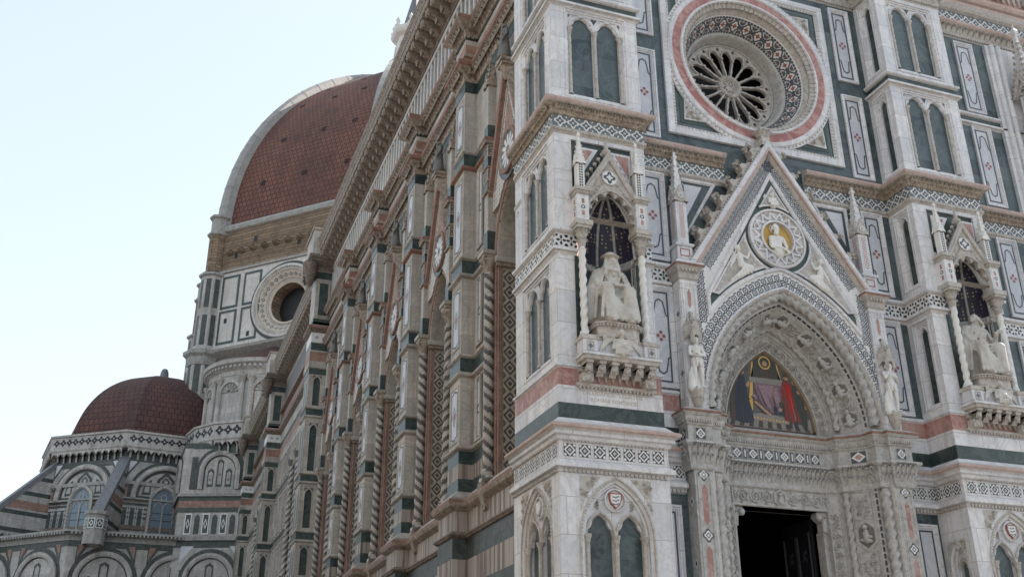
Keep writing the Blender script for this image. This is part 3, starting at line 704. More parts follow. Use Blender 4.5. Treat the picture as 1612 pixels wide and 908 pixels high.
# inscription under the first niche
def inscription(rows):
    for txt, z, size, x in rows:
        cu = bpy.data.curves.new('t', 'FONT'); cu.body = txt; cu.size = size; cu.align_x = 'CENTER'; cu.extrude = .002; cu.resolution_u = 2
        t = bpy.data.objects.new('t', cu); COL.objects.link(t); bpy.context.view_layer.update()
        me = bpy.data.meshes.new_from_object(t.evaluated_get(bpy.context.evaluated_depsgraph_get()))
        mb = MB(); mb.add([(x+v.co.x, -.054-v.co.z, z+v.co.y) for v in me.vertices], [tuple(p.vertices) for p in me.polygons], 'inscription_bronze')
        bpy.data.objects.remove(t); bpy.data.curves.remove(cu); bpy.data.meshes.remove(me)
        mb.build('inscription', cath, 'faded carved lettering on the white band')
inscription([('VALERIANUS', 9.25, .15, .98), ('LEGATUS', 9.25, .15, 1.83), ('ROMANI', 9.09, .13, 1.03), ('PONTIFICIS', 9.09, .13, 1.66)])
# ---- wall of the bay between the buttresses
BC = 7.07; WF = front(WY); RZ = 20.9; ROFF = 1.22; SPR = 9.45
def arc2(r, n=14, z0=None, cx=BC, off=ROFF, spr=SPR):
    'right spring over the apex to the left spring of a two-centred arch of radius r'
    am = acos(off/r); Rr = [(cx-off+r*cos(am*i/n), spr+r*sin(am*i/n)) for i in range(n+1)]
    A = Rr+[(2*cx-x, y) for x, y in Rr[-2::-1]]
    return A if z0 is None else [(A[0][0], z0)]+A+[(A[-1][0], z0)]
mb = MB()
mb.holed(WF, [(PW, 0)]+[(BC+x, z) for x, z in arc2(4.0, 10, 0, 0)[::-1]]+[(X2, 0), (X2, 30), (PW, 30)], [circ(BC, RZ, 2.30, 40)], -.5, 0, GM)
mb.poly(WF, rect(X2+PW, 20.5, 0, 30), 0, GM)
mb.poly(WF, rect(X2+PW+.05, 20.5, 25.9, 29), .004, PM)
mb.build('bay_wall', cath)
mb = MB(); mb.plan([(X2+PW, WY), (20.5, WY)], [(.0, 26.0), (.14, 26.04), (.2, 26.14), (.2, 26.26), (.1, 26.36), (.0, 26.4)], 'pale_red_moulding'); F = front(WY)
for i in range(24):
    u = X2+PW+.15+.26*i
    mb.slab(F, [(u-.13, 27.0), (u-.13, 26.9), (u-.06, 26.75), (u-.02, 26.5), (u+.02, 26.5), (u+.06, 26.75), (u+.13, 26.9), (u+.13, 27.0)], .004, .07, CM)
    if i % 5 == 0: mb.box(F, u-.12, u+.12, 26.6, 27.2, 0, .35, CM); mb.ball(F.p(u, 26.75, .35), .12, CM, n=6); mb.leaf(F.at(0, 0, .2), u, 26.5, .2, .4, .1, CM)
mb.plan([(X2+PW, WY), (20.5, WY)], [(.0, 27.0), (.12, 27.05), (.3, 27.2), (.36, 27.3), (.36, 27.45), (.0, 27.5)], [CM, CM, WM]); mb.build('arcaded_corbel_band', cath)
def inlaid_panel(F, u0, u1, v0, v1, quad=True, label=None):
    mb = MB(); o = mb.sweep(F, rect(u0, u1, v0, v1), [(0, 0), (0, .07), (.05, .075), (.07, .04), (.10, .04), (.115, .012)], WM, True)
    mb.poly(F, rect(u0+.11, u1-.11, v0+.11, v1-.11), .012, 'panel_marble')
    a, b, c, d = u0+.17, u1-.17, v0+.18, v1-.18; mb.ribbon(F, rect(a, b, c, d), .05, .016, 'inlay_slate', True)
    m_ = (a+b)/2; w_ = (b-a)/2
    if quad:
        h = min(.75, (v1-v0)*.24)
        T = [(a, d-h), (a+.07, d-h+.05), (a+.09, d-h+.2), (m_-.1, d-.26), (m_, d-.2), (m_+.1, d-.26), (b-.09, d-h+.2), (b-.07, d-h+.05), (b, d-h)]
        mb.ribbon(F, T, .04, .019, 'inlay_slate'); mb.ribbon(F, [(x, c+d-y) for x, y in T], .04, .019, 'inlay_slate')
        for x, y in ((0, .1), (0, -.1), (.085, 0), (-.085, 0)): mb.poly(F, circ(m_+x, (c+d)/2+y, .052, 8), .018, 'inlay_red')
    return mb.build('inlaid_panel', cath, label)
PZ = [(17.6, 20.66), (21.2, 24.1), (13.68, 16.42), (10.05, 12.9)]
for k, (a, b) in enumerate(PZ):
    if k < 2: inlaid_panel(WF, 2.94, 3.76, a, b)
    else: inlaid_panel(WF, 2.94, 3.77, a, b)
    inlaid_panel(WF, 10.42, 11.2, a, b)
    inlaid_panel(WF, 15.6, 16.42, a, b)
for a, b in ((2.85, 3.58), (10.55, 11.3), (15.6, 16.42)):
    inlaid_panel(WF, a, b, 3.9, 7.05, False)
    mb = MB(); u = (a+b)/2; mb.sweep(WF, [(a+.12, 5.0), (u, 5.55), (b-.12, 5.0)], [(-.05, .012), (-.05, .03), (.05, .03), (.05, .012)], WM); mb.ring(WF, circ(u, 4.75, .24, 16), circ(u, 4.75, .16, 16), .02, .03, WM); mb.poly(WF, circ(u, 4.75, .17, 12), .024, 'inlay_red'); mb.build('inlaid_panel', cath)
# slim three-cornered panels beside the gable
for sg in (-1, 1):
    def fx(x): return BC+sg*(BC-x)
    T = [(fx(4.22), 16.4), (fx(5.45), 16.4), (fx(4.22), 14.35)]
    if sg > 0: T = T[::-1]
    mb = MB(); mb.sweep(WF, T[::-1] if sg < 0 else T[::-1], [(0, 0), (0, .06), (.06, .065), (.10, .02)], WM, True); I = [(fx(4.34), 16.28), (fx(5.16), 16.28), (fx(4.34), 14.85)]
    mb.poly(WF, I, .014, 'inlay_slate'); mb.poly(WF, [(fx(4.40), 16.22), (fx(4.98), 16.22), (fx(4.40), 15.15)], .018, 'panel_marble'); mb.build('inlaid_panel', cath)
# white shaft and tabernacle of the central portal at the far right
mb = MB(); mb.box(WF, 16.95, 20.5, 5, 24.2, 0, .12, WM)
for u in (17.2, 17.5): mb.lathe(WF.p(u, 5, .14), [(.10, 0), (.10, 19.2)], 8, WM)
mb.box(WF, 17.75, 18.0, 9, 20.4, .12, .16, PM)
for z in (18.0, 19.4): mb.poly(WF, dia(18.0, z, .16, .2), .165, 'inlay_slate'); mb.poly(WF, dia(18.0, z, .06), .17, 'inlay_white')
mb.build('marble_strip', cath)
def tabernacle(x, y):
    P = V((x, y, 0)); s = MB()
    s.lathe(P+V((0, 0, 8)), [(.2, 0), (.2, 12.3)], 8, WM); s.lathe(P+V((0, 0, 20.3)), [(.2, 0), (.24, .1), (.36, .4), (.42, .45), (.42, .6), (.3, .7)], 8, CM)
    for k in range(8): a = pi/4*k; s.leaf(Fr(P+V((.2*cos(a), .2*sin(a), 20.3)), (-sin(a), cos(a), 0), (cos(a), sin(a), 0)), 0, 0, .18, .4, .16, CM)
    s.lathe(P+V((0, 0, 20.9)), [(.3, 0), (.3, 1.1)], 4, WM, smooth=False, a0=pi/4)
    for k in range(4):
        q = k*pi/2; G = Fr(P, (cos(q), sin(q), 0), (sin(q), -cos(q), 0)); s.poly(G, rect(-.1, .1, 21.1, 21.85), .215, PM)
        s.slab(G, [(-.42, 21.9), (-.3, 21.9), (0, 22.6), (.3, 21.9), (.42, 21.9), (0, 23.0)], .2, .34, CM); s.ring(G, circ(0, 22.1, .13, 12), circ(0, 22.1, .08, 12), .3, .3, CM)
        for j in range(6):
            for sg in (-1, 1): s.floret(G, sg*(.42-.07*j), 21.95+.18*j, .1, .09, CM, 5, .3)
    s.lathe(P+V((0, 0, 22.3)), [(.34, 0), (.27, .5), (.07, 2.2), (.13, 2.28), (.13, 2.4), (.05, 2.5), (.02, 2.7)], 4, WM, smooth=False, a0=pi/4)
    for j in range(8):
        for k in range(4): a = pi/4+k*pi/2; r_ = .33-.032*j; s.floret(Fr(P+V((r_*cos(a), r_*sin(a), 22.4+.24*j)), (-sin(a), cos(a), 0), (cos(a), sin(a), .3)), 0, 0, .1, .09, CM, 4)
    s.build('tabernacle_pinnacle', cath)
tabernacle(17.95, .45); tabernacle(18.75, .15)

# ---- rose window
def rose():
    F = WF; c = (BC, RZ); H = 3.03
    fr = MB(); fr.sweep(F, rect(BC-H, BC+H, RZ-H, RZ+H), [(0, 0), (0, .09), (.06, .1), (.2, .1), (.22, .06), (.30, .05), (.31, .02)], WM, True)
    for s_ in range(4):
        a = s_*pi/2; G = Fr(F.p(*c), (cos(a), 0, sin(a)), F.N, (-sin(a), 0, cos(a)))
        for k in range(46): fr.box(G, -2.74+.12*k, -2.68+.12*k, -2.80, -2.74, .03, .07, CM)
        # leafy corner triangles
        T = [(2.58, 1.05)]+[(2.95*cos(t), 2.95*sin(t)) for t in [R(x) for x in (30, 36, 42, 48, 54, 60)]]+[(1.05, 2.58), (2.58, 2.58)]
        T = [(x, y) for x, y in T if x <= 2.6 and y <= 2.6]
        fr.poly(G, T, .015, 'inlay_green')
        T2 = [(2.42, 1.62)]+[(3.02*cos(t), 3.02*sin(t)) for t in [R(x) for x in (37, 41, 45, 49, 53)]]+[(1.62, 2.42), (2.42, 2.42)]
        fr.sweep(G, T2[::-1], [(-.05, .015), (-.05, .05), (.0, .05), (.01, .03)], WM, True); fr.poly(G, T2, .03, CM)
        rn = random.Random(s_)
        for k in range(34):
            x, y = rn.uniform(1.6, 2.4), rn.uniform(1.6, 2.4)
            if hypot(x, y) > 3.06: fr.floret(G, x, y, .06, .06, CM, 4, .03)
    o = fr.build('rose_window', cath, 'round rose window with red marble ring and white tracery in a square frame')
    rg = MB()
    rg.rev(F, *c, [(3.0, .02), (2.99, .07), (2.90, .08), (2.87, .12), (2.74, .13), (2.71, .09)], 96, WM)
    rg.rev(F, *c, [(2.71, .09), (2.66, .085), (2.47, .085), (2.45, .09)], 96, 'rose_red')
    rg.rev(F, *c, [(2.45, .09), (2.43, .14), (2.37, .15), (2.34, .10)], 96, WM)
    for k in range(120):
        a = 2*pi*k/120; rg.ball(F.p(BC+2.93*cos(a), RZ+2.93*sin(a), .09), .028, CM, n=4, k=3)
    rg.build('marble_ring', o)
    lf = MB(); lf.rev(F, *c, [(2.34, .10), (2.30, .0), (2.14, -.16), (2.10, -.2)], 96, 'carved_marble')
    for k in range(84):
        a = 2*pi*k/84; G = Fr(F.p(BC+2.36*cos(a), RZ+2.36*sin(a), .08), (-sin(a), 0, cos(a)), V((-cos(a)*.75, -.65, -sin(a)*.75)), V((-cos(a)*.65, .75, -sin(a)*.65)))
        lf.leaf(G, 0, 0, .16, .2, .11, CM)
        lf.ball(F.p(BC+2.33*cos(a+.03), RZ+2.33*sin(a+.03), .12), .04, CM, n=5, k=3)
        lf.ball(F.p(BC+2.12*cos(a), RZ+2.12*sin(a), -.18), .03, CM, n=4, k=3)
    lf.build('leaf_ring', o)
    # inlaid cone
    rA, wA, rB, wB = 2.10, -.2, 1.80, -.80; sl = hypot(rA-rB, wA-wB)
    cn = MB(); cn.rev(F, *c, [(rA, wA), (rB, wB)], 96, 'inlay_white'); nx, nw = (wA-wB)/sl, -(rA-rB)/sl
    def cone(u, v, w_):
        t = v/sl; r = rA+(rB-rA)*t - w_*abs(nx); ww = wA+(wB-wA)*t + w_*abs(nw); a = u/2.0
        return F.p(BC+r*cos(a), RZ+r*sin(a), ww)
    K = Cyl(cone); NN = 28
    for k in range(NN):
        u = 2*pi*2.0*k/NN; st = 2*pi*2.0/NN
        for j in range(4): cn.poly(K, rect(u+st*j/4+.01, u+st*(j+1)/4-.01, .05, .12), .004, 'inlay_slate'); cn.poly(K, rect(u+st*j/4+.01, u+st*(j+1)/4-.01, sl-.12, sl-.05), .004, 'inlay_slate')
        cn.ring(K, star8(u, sl/2, .20, .16), star8(u, sl/2, .14, .2), .006, .006, 'inlay_cone'); cn.poly(K, star8(u, sl/2, .07, .3, 16), .006, 'inlay_red')
        x = u+st/2
        for sg in (-1, 1):
            cn.poly(K, [(x-.12, sl/2+sg*.2), (x+.12, sl/2+sg*.2), (x+.05, sl/2+sg*.09), (x-.05, sl/2+sg*.09)], .005, 'inlay_cone')
            cn.poly(K, dia(x, sl/2+sg*.03, .035, .05), .005, 'inlay_cone'); cn.poly(K, dia(x, sl/2+sg*.17, .028), .009, 'inlay_red')
            cn.poly(K, dia(x+sg*.09, sl/2, .04, .07), .005, 'inlay_cone')
    cn.build('inlaid_reveal', o)
    iw = MB(); iw.rev(F, *c, [(1.80, -.80), (1.79, -.76), (1.74, -.78), (1.70, -.86), (1.58, -1.30)], 96, 'portal_marble'); iw.build('inner_reveal', o)
    # tracery wheel
    T = F.at(0, 0, -1.16); tr = MB(); NS = 16; holes = []
    for k in range(NS):
        a = R(11.25)+2*pi*k/NS; b = a+pi/NS
        def pt(r, t, base=b): return (BC+r*cos(base)-t*sin(base), RZ+r*sin(base)+t*cos(base))
        hwf = lambda r: r*math.tan(pi/NS)-.032
        P = [pt(.46, -hwf(.46)), pt(1.05, -hwf(1.05))]
        for t in (-.9, -.55, -.25, 0, .25, .55, .9): P.append(pt(1.10+.27*(1-t*t)**.5 if abs(t) < .99 else 1.05, t*hwf(1.08)))
        P += [pt(1.05, hwf(1.05)), pt(.46, hwf(.46))]
        holes.append(P[::-1] if False else P)
        holes.append(circ(BC+1.46*cos(a), RZ+1.46*sin(a), .062, 10))
    star = []
    for k in range(8):
        a = 2*pi*k/8; star.append([(BC+.09*cos(a), RZ+.09*sin(a)), (BC+.2*cos(a-.3), RZ+.2*sin(a-.3)), (BC+.22*cos(a+.3), RZ+.22*sin(a+.3))])
    tr.holed(T, circ(BC, RZ, 1.60, 64), holes+star, -.07, 0, CM)
    tr.rev(T, *c, [(1.61, 0), (1.6, .05), (1.56, .05), (1.54, 0)], 64, 'portal_marble')
    tr.rev(T, *c, [(.42, 0), (.41, .08), (.36, .1), (.31, .08), (.29, .04), (.26, .05), (.24, .01)], 32, CM)
    for k in range(22): tr.ball(T.p(BC+.36*cos(2*pi*k/22), RZ+.36*sin(2*pi*k/22), .09), .035, CM, n=5, k=3)
    for k in range(8):
        a = 2*pi*k/8; b = a+3*pi/4; tr.ribbon(T, [(BC+.25*cos(a), RZ+.25*sin(a)), (BC+.25*cos(b), RZ+.25*sin(b))], .025, .02+.002*k, CM)
    t_ = tr.build('tracery', o)
    sp = MB()
    sp_list = []
    for k in range(NS):
        a = R(11.25)+2*pi*k/NS; s2 = MB()
        s2.tube([T.p(BC+r*cos(a), RZ+r*sin(a), .03) for r in [.42+.62*i/20 for i in range(21)]], .036, 7, CM, 2, .2, 22)
        s2.ball(T.p(BC+1.06*cos(a), RZ+1.06*sin(a), .05), .06, CM, n=6); s2.build('spoke', o)
        b = a+pi/NS; arcp = []
        for i in range(11):
            t = -1+2*i/10; hw = 1.07*math.tan(pi/NS); r = 1.06+.36*sqrt(max(0, 1-t*t)); tt = t*hw*(1.0)
            arcp.append(T.p(BC+r*cos(b)-tt*sin(b), RZ+r*sin(b)+tt*cos(b), .02))
        sp.tube(arcp, .036, 6, CM, 2, .2, 20)
    sp.build('petal_arches', o)
    g = MB(); g.poly(F, circ(BC, RZ, 1.9, 32), -1.9, 'rose_glass'); g.rev(F, *c, [(1.66, -1.2), (1.75, -1.95)], 32, 'dark_void'); g.build('window_glass', o)
rose()
# ---- portal: splayed pointed arch under a gable
PY = .70; PF = front(PY); PTM = 'portal_marble'
def scroll(mb, K, u0, u1, v0, v1, mt, h=.035, w=0, step=1.0):
    'running vine: spirals turning up and down with a flower in each'
    H = v1-v0; n = max(1, round((u1-u0)/(H*step))); st = (u1-u0)/n; vm = (v0+v1)/2
    for i in range(n):
        uc = u0+st*(i+.5); sg = 1 if i % 2 else -1; rr = min(st, H)*.46
        P = [(uc+rr*(1-.62*t)*cos(a), vm+sg*rr*(1-.62*t)*sin(a)) for t, a in [(k/13, pi-k*.62) for k in range(14)]]
        mb.wire(K, P, rr*.24, h, mt, w); mb.floret(K, uc, vm, rr*.42, h*1.2, mt, 5, w)
        for q in range(5):
            a = pi-.6-q*1.1; mb.floret(K, uc+rr*1.0*cos(a), vm+sg*rr*1.0*sin(a), rr*.24, h, mt, 3, w)
def arcframe(r, w0, r1=None, w1=None, sgn=1):
    'frame on the archivolt: u = length along the arch from the spring (negative = down the jamb), v across from (r, w0) to (r1, w1)'
    r1 = r if r1 is None else r1; w1 = w0 if w1 is None else w1; l = hypot(r-r1, w0-w1) or 1; dr, dw = (r1-r)/l, (w1-w0)/l
    rm = (r+r1)/2
    def fn(u, v, w):
        rr = r+dr*v; ww = w0+dw*v
        rr += dw*w; ww += -dr*w          # normal of the slanting band (towards the opening and outwards)
        if u < 0: x, z = rr-ROFF, SPR+u
        else: a = u/rm; x, z = rr*cos(a)-ROFF, SPR+rr*sin(a)
        return PF.p(BC+sgn*x, z, ww)
    return Cyl(fn), acos(ROFF/rm)*rm, l
def archsweep(mb, prof, mts, z0, n=14):
    cols = [(arc2(r, n, z0), ww) for r, ww in prof]
    for j in range(len(prof)-1):
        (A, wa), (B, wb) = cols[j], cols[j+1]
        mb.add([PF.p(x, z, wa) for x, z in A]+[PF.p(x, z, wb) for x, z in B], [(i, i+1, len(A)+i+1, len(A)+i) for i in range(len(A)-1)], mts if isinstance(mts, str) else mts[min(j, len(mts)-1)], True)
def portal():
    mb = MB(); GX, GZ = 4.22, 13.55
    outer = [(BC+2.85, 9.4), (BC+2.85, GZ), (BC, 17.74), (BC-2.85, GZ), (BC-2.85, 9.4)]
    A = arc2(4.0, 16)
    mb.poly(PF, outer[:1]+outer[1:4]+outer[4:]+[(x, z) for x, z in A[::-1]], 0, 'inlay_white'); mb.walls(PF, outer, -.36, 0, WM, False)
    root = mb.build('portal', cath, 'great portal with a steep gable over a splayed pointed arch')
    # --- blue ring inlay
    for sgn in (-1, 1):
        pt = MB()
        K, l, _ = arcframe(4.40, .004, 4.02, .004, sgn); n = 23
        for i in range(n):
            for v in (.097, .283): tile_scale(pt, K, l*(i+.5)/n, v, .096, .006)
        pt.build('ring_inlay', root); pt = MB(); d = V((2.73, 4.11)).normalized()*1; o = V((BC-sgn*-1*0, 17.96)); U = V((sgn*d.x, 0, -d.y)); G = Fr(PF.p(BC, 17.96, .003), U, PF.N, V((-sgn*d.y, 0, -d.x)))
        for i in range(24):
            for v in (.33, .51): tile_scale(pt, G, .5+.19*i, v, .094, .006)
        pt.build('ring_inlay', root); pt = MB()
        for i in range(20):
            for x, z in ((BC+sgn*2.76, 13.3-.19*i), (BC+sgn*2.57, 13.3-.19*i)):
                if z > 9.6 and hypot(abs(x-BC)+ROFF, z-SPR) > 4.48: tile_scale(pt, PF, x, z, .094, .009)
        pt.build('ring_inlay', root)
    # --- gable mouldings
    g = MB(); foot = (BC-2.98, 17.96-2.98*1.505)
    path = [foot, (BC, 17.96), (2*BC-foot[0], foot[1])]
    g.sweep(PF, path, [(0, -.36), (0, .16), (-.13, .17), (-.13, .18), (-.20, .18), (-.20, .11), (-.27, .05), (-.29, 0)], [WM, WM, WM, 'pale_red_moulding', 'pale_red_moulding', CM, CM])
    for sgn in (-1, 1):
        for k in range(44):
            t = k*.115+.2; g.ball(PF.p(BC+sgn*(t*.5533+.28*.83-.08), 17.96-t*.833-.28*.553-.05, .05), .042, CM, n=5, k=3)
    arcL = [(x, z) for x, z in arc2(4.50, 20)[::-1] if 4.66 < x < 2*BC-4.66]
    path = [(4.62, arcL[0][1]-.06)]+arcL+[(2*BC-4.62, arcL[0][1]-.06), (2*BC-4.62, 12.70), (BC, 16.93), (4.62, 12.70)]
    g.sweep(PF, path, [(0, 0), (0, .06), (.05, .07), (.10, .05), (.12, .015)], WM, True)
    for sgn in (-1, 1):
        for k in range(40): t = k/39; g.ball(PF.p(BC+sgn*(.07+2.36*t), 16.72-4.1*t, .03), .024, CM, n=4, k=3)
    g.poly(PF, path, .010, 'inlay_green')
    g.build('gable_frame', root)
    # --- three relief panels and the medallion
    mz, mr = 14.76, .9
    def arcpts(cx, cz, r, a0, a1, n): return [(cx+r*cos(R(a0+(a1-a0)*i/n)), cz+r*sin(R(a0+(a1-a0)*i/n))) for i in range(n+1)]
    top = [(BC, 16.47)]+[(BC-.5, 15.66)]+arcpts(BC, mz, 1.03, 118, 62, 6)+[(BC+.5, 15.66)]
    left = [(6.03, 14.80), (4.78, 12.78)]+[(x, z) for x, z in arc2(4.66, 20)[::-1] if 4.9 < x < 6.6]+[(6.72, 13.76)]+arcpts(BC, mz, 1.06, 246, 186, 8)
    for nm, P in (('t', top), ('l', left), ('r', [(2*BC-x, z) for x, z in left][::-1])):
        p = MB(); p.slab(PF, P, .01, .035, CM); p.sweep(PF, P, [(0, .01), (0, .07), (.045, .075), (.07, .036)], WM, True)
        p.build('relief_panel', root)
    m_ = MB(); m_.rev(PF, BC, mz, [(.93, .0), (.92, .10), (.85, .12), (.82, .06), (.57, .05), (.56, .11), (.50, .12), (.48, .04), (.47, -.05)], 48, [WM, WM, CM, WM, CM, WM, CM, WM])
    Z = [(BC+(.80 if k % 2 else .60)*cos(2*pi*k/32), mz+(.80 if k % 2 else .60)*sin(2*pi*k/32)) for k in range(32)]
    m_.sweep(PF, Z, [(-.028, .05), (-.028, .10), (.028, .10), (.028, .05)], WM, True)
    for k in range(8):
        a = 2*pi*(k+.5)/8; m_.wire(PF, circ(BC+.70*cos(a), mz+.70*sin(a), .11, 12), .05, .06, WM, .05, True); m_.floret(PF, BC+.70*cos(a), mz+.70*sin(a), .07, .04, CM, 5, .05)
    for k in range(44): a = 2*pi*k/44; m_.ball(PF.p(BC+.475*cos(a), mz+.475*sin(a), .0), .022, 'dark_wood' if k % 2 else 'inlay_white', n=4, k=3)
    md = m_.build('medallion', root, 'round medallion with a marble bust on gold mosaic')
    gd = MB(); gd.poly(PF, circ(BC, mz, .48, 28), .018, 'gold_mosaic'); gd.build('gold_ground', root)
    # --- crockets and finial
    for sgn in (-1, 1):
        for k in range(6):
            t = .55+.72*k; u, v = BC+sgn*(t*.5533+.02), 17.96-t*.833
            c = MB(); G = Fr(PF.p(u, v, -.10), (sgn*.5533, 0, -.833), (sgn*.833, 0, .5533), (0, -1, 0))
            rn = random.Random(k+(sgn > 0)*9)
            c.slab(Fr(PF.p(u, v, -.28), (-sgn*.5533, 0, .833), (0, -1, 0), (sgn*.833, 0, .5533)), [(-.30, -.02), (.30, -.02), (.28, .06), (.12, .14), (.06, .24), (-.06, .24), (-.12, .10), (-.28, .08)], 0, .3, CM)
            for i in range(14):
                a = rn.uniform(0, 6.3); q = rn.uniform(.02, .14); p = G.p(-.0+q*cos(a), q*sin(a), .30+rn.uniform(-.08, .1))
                c.floret(Fr(p, (cos(a), sin(a)*.5, .2), (sgn*.4*rn.random(), -.9, rn.uniform(-.3, .5)), (-sin(a)*.4, .3, .9)), 0, 0, .085, .07, CM, 5)
                c.ball(p, .05, CM, n=5, k=3)
            for i in range(6): c.leaf(G, -.24+.1*i, -.12, .12, .24, .10, CM)
            c.build('crocket', root)
    f = MB(); P = PF.p(BC, 17.9, -.06); f.lathe(P, [(.26, -.1), (.24, .05), (.2, .12), (.19, .3), (.26, .42), (.29, .45), (.29, .5)], 4, CM, smooth=False, a0=pi/4)
    for k in range(10): a = 2*pi*k/10; f.leaf(Fr(P+V((.17*cos(a), .17*sin(a), .24)), (-sin(a), cos(a), 0), (cos(a), sin(a), 0)), 0, 0, .11, .2, .12, CM)
    f.build('finial', root)
    # --- archivolt and jambs
    a = MB()
    prof = [(4.0, 0), (4.02, .05), (3.96, .08), (3.91, .06), (3.88, .02), (3.86, -.06), (3.84, -.20), (3.66, -.23), (3.62, -.22), (3.60, -.27), (3.545, -.32), (3.54, -.34), (3.17, -.82), (3.15, -.93), (3.03, -.96), (3.01, -1.03), (2.97, -1.03), (2.96, -1.07), (2.70, -1.19), (2.70, -1.15), (2.665, -1.15), (2.66, -1.40)]
    archsweep(a, prof, [WM, WM, CM, PTM, PTM, PTM, PTM, WM, PTM, PTM, PTM], 0)
    ar = a.build('archivolt', root)
    for r_, w_, rad, lob, tw, nm in ((3.75, -.11, .12, 3, 24, 'rope_moulding'), (3.09, -.87, .08, 2, 26, 'rope_moulding')):
        s = MB(); am = acos(ROFF/r_); n = 170
        arc = [(r_*cos(am*i/n)-ROFF, SPR+.12+r_*sin(am*i/n)*.985) for i in range(n+1)]
        pts = [PF.p(BC-x, z, w_) for x, z in arc]+[PF.p(BC+x, z, w_) for x, z in arc[-2::-1]]
        s.tube(pts, rad, 12, PTM, lob, .27, tw); s.build(nm, ar)
        for sg in (-1, 1):
            t = MB(); P = PF.p(BC+sg*(r_-ROFF), 0, w_); t.lathe(P, [(rad*1.5, 0), (rad*1.5, .2), (rad, .3)]+[(rad, .3+7.55*k/150) for k in range(1, 151)], 12, PTM, lob, .27, 24/lob); t.build('twisted_column', root)
    d = MB()
    for sg in (-1, 1):
        # beads, dark inlay strips, ornament of the small fillets
        K, l, _ = arcframe(3.62, -.225, 3.545, -.315, sg)
        for k in range(70):
            u = -7.4+k*.175
            if u < l and not -1.6 < u < .1: d.poly(K, rect(u, u+.12, .02, .075), .004, 'inlay_black')
        K, l, _ = arcframe(4.0, .05, 3.9, .06, sg)
        for k in range(34):
            u = l*k/34; d.leaf(Cyl(lambda a_, b_, c_, K=K: K.p(a_, b_, c_)), u, .0, .07, .07, .05, CM)
        K, l, _ = arcframe(2.95, -1.07, 2.70, -1.19, sg)
        scroll(d, K, -7.4 if False else 0.0, l, .02, .26, PTM, .04, 0, 1.0); scroll(d, K, -9.3, -2.1, .02, .26, PTM, .04, 0, 1.05)
        K, l, wd = arcframe(3.54, -.34, 3.17, -.82, sg); c = wd/2
        spans = [(.2+i*(l-.25)/9, .2+(i+1)*(l-.25)/9, i) for i in range(9)]+[(-8.6+i*.78, -8.6+(i+1)*.78, i+1) for i in range(9)]
        for u0_, u1_, i in spans:
            um = (u0_+u1_)/2; hl = (u1_-u0_)/2
            if i % 2 == 0:
                hx = [(um+hl*.95*x, c+wd*.42*y) for x, y in ((1, 0), (.45, .9), (-.45, .9), (-1, 0), (-.45, -.9), (.45, -.9))]
                d.sweep(K, hx, [(-.05, 0), (-.04, .03), (0, .03), (.03, -.0), (.03, -.02)], PTM, True); d.poly(K, hx, -.02+.022, 'portal_dark')
                d.limb(K.p(um-.12, c, .05), K.p(um+.08, c, .07), .10, .075, PTM, 7); d.ball(K.p(um+.2, c+.01, .09), .075, PTM, n=7); d.limb(K.p(um-.05, c-.11, .05), K.p(um+.03, c+.05, .11), .045, .035, PTM, 5); d.limb(K.p(um-.16, c-.1, .05), K.p(um-.12, c+.12, .06), .05, .05, PTM, 5)
            else:
                d.sweep(K, [(u0_+.05, c-.22), (u1_-.05, c-.22), (u1_-.05, c+.22), (u0_+.05, c+.22)], [(-.03, 0), (-.02, .02), (.0, 0)], PTM, True)
                rn = random.Random(i)
                for k in range(18): d.floret(K, um+rn.uniform(-.8, .8)*hl, c+rn.uniform(-.16, .16), .07, .05, PTM, 4)
        for v in (.02, wd-.02):
            for k in range(150):
                u = -9.2+k*.09
                if u < l: d.box(K, u, u+.05, v-.015, v+.015, 0, .02, PTM)
    d.build('carved_bands', ar)
    # --- impost: capitals, inlaid block, cornice, all round the splay and across the lintel
    half = [(3.70, 1.04), (3.70, .58), (4.34, .58), (4.34, .70), (4.68, .74), (4.72, 1.02), (5.06, 1.40), (5.30, 1.52), (5.34, 1.74), (5.5, 1.86)]
    pl = half+[(2*BC-x, y) for x, y in half[::-1]]
    c = MB(); c.plan(pl, [(-.03, 7.86), (.02, 7.9), (.03, 7.98), (.02, 8.02), (.06, 8.22), (.10, 8.42), (.16, 8.46), (.19, 8.5), (.19, 8.56), (.05, 8.6)], PTM)
    leafrow(c, pl, 7.98, .30, .14, .13, .02, PTM); leafrow(c, pl, 8.18, .30, .16, .15, .06, PTM); dentils(c, pl, 8.47, 8.51, .17, .03, .06, 'portal_dark')
    c.build('capital_band', root)
    c = MB(); c.plan(pl, [(.03, 8.58), (.03, 8.97), (.07, 9.0), (.07, 9.05), (.12, 9.12), (.14, 9.2), (.2, 9.26), (.215, 9.28), (.23, 9.31), (.215, 9.35), (.06, 9.44), (-.2, 9.46)], [PTM]*7+['red_moulding']*2+[PTM]*2)
    dentils(c, pl, 9.05, 9.11, .08, .05, .075, PTM); dentils(c, pl, 9.21, 9.24, .15, .03, .05, PTM)
    def qtile(G, u, v, s, w):
        c.ring(G, rect(u-s*1.25, u+s*1.25, v-s*1.25, v+s*1.25), rect(u-s*1.05, u+s*1.05, v-s*1.05, v+s*1.05), w+.015, w, PTM); c.poly(G, rect(u-s*1.05, u+s*1.05, v-s*1.05, v+s*1.05), w+.003, 'inlay_slate')
        c.poly(G, star8(u, v, s*.86, .14, 24), w+.006, 'inlay_white'); c.ring(G, star8(u, v, s*.5, .3, 16, 4), star8(u, v, s*.32, .3, 16, 4), w+.009, w+.009, 'inlay_black'); c.poly(G, dia(u, v, s*.14), w+.009, 'inlay_black')
    Lf = front(1.86)
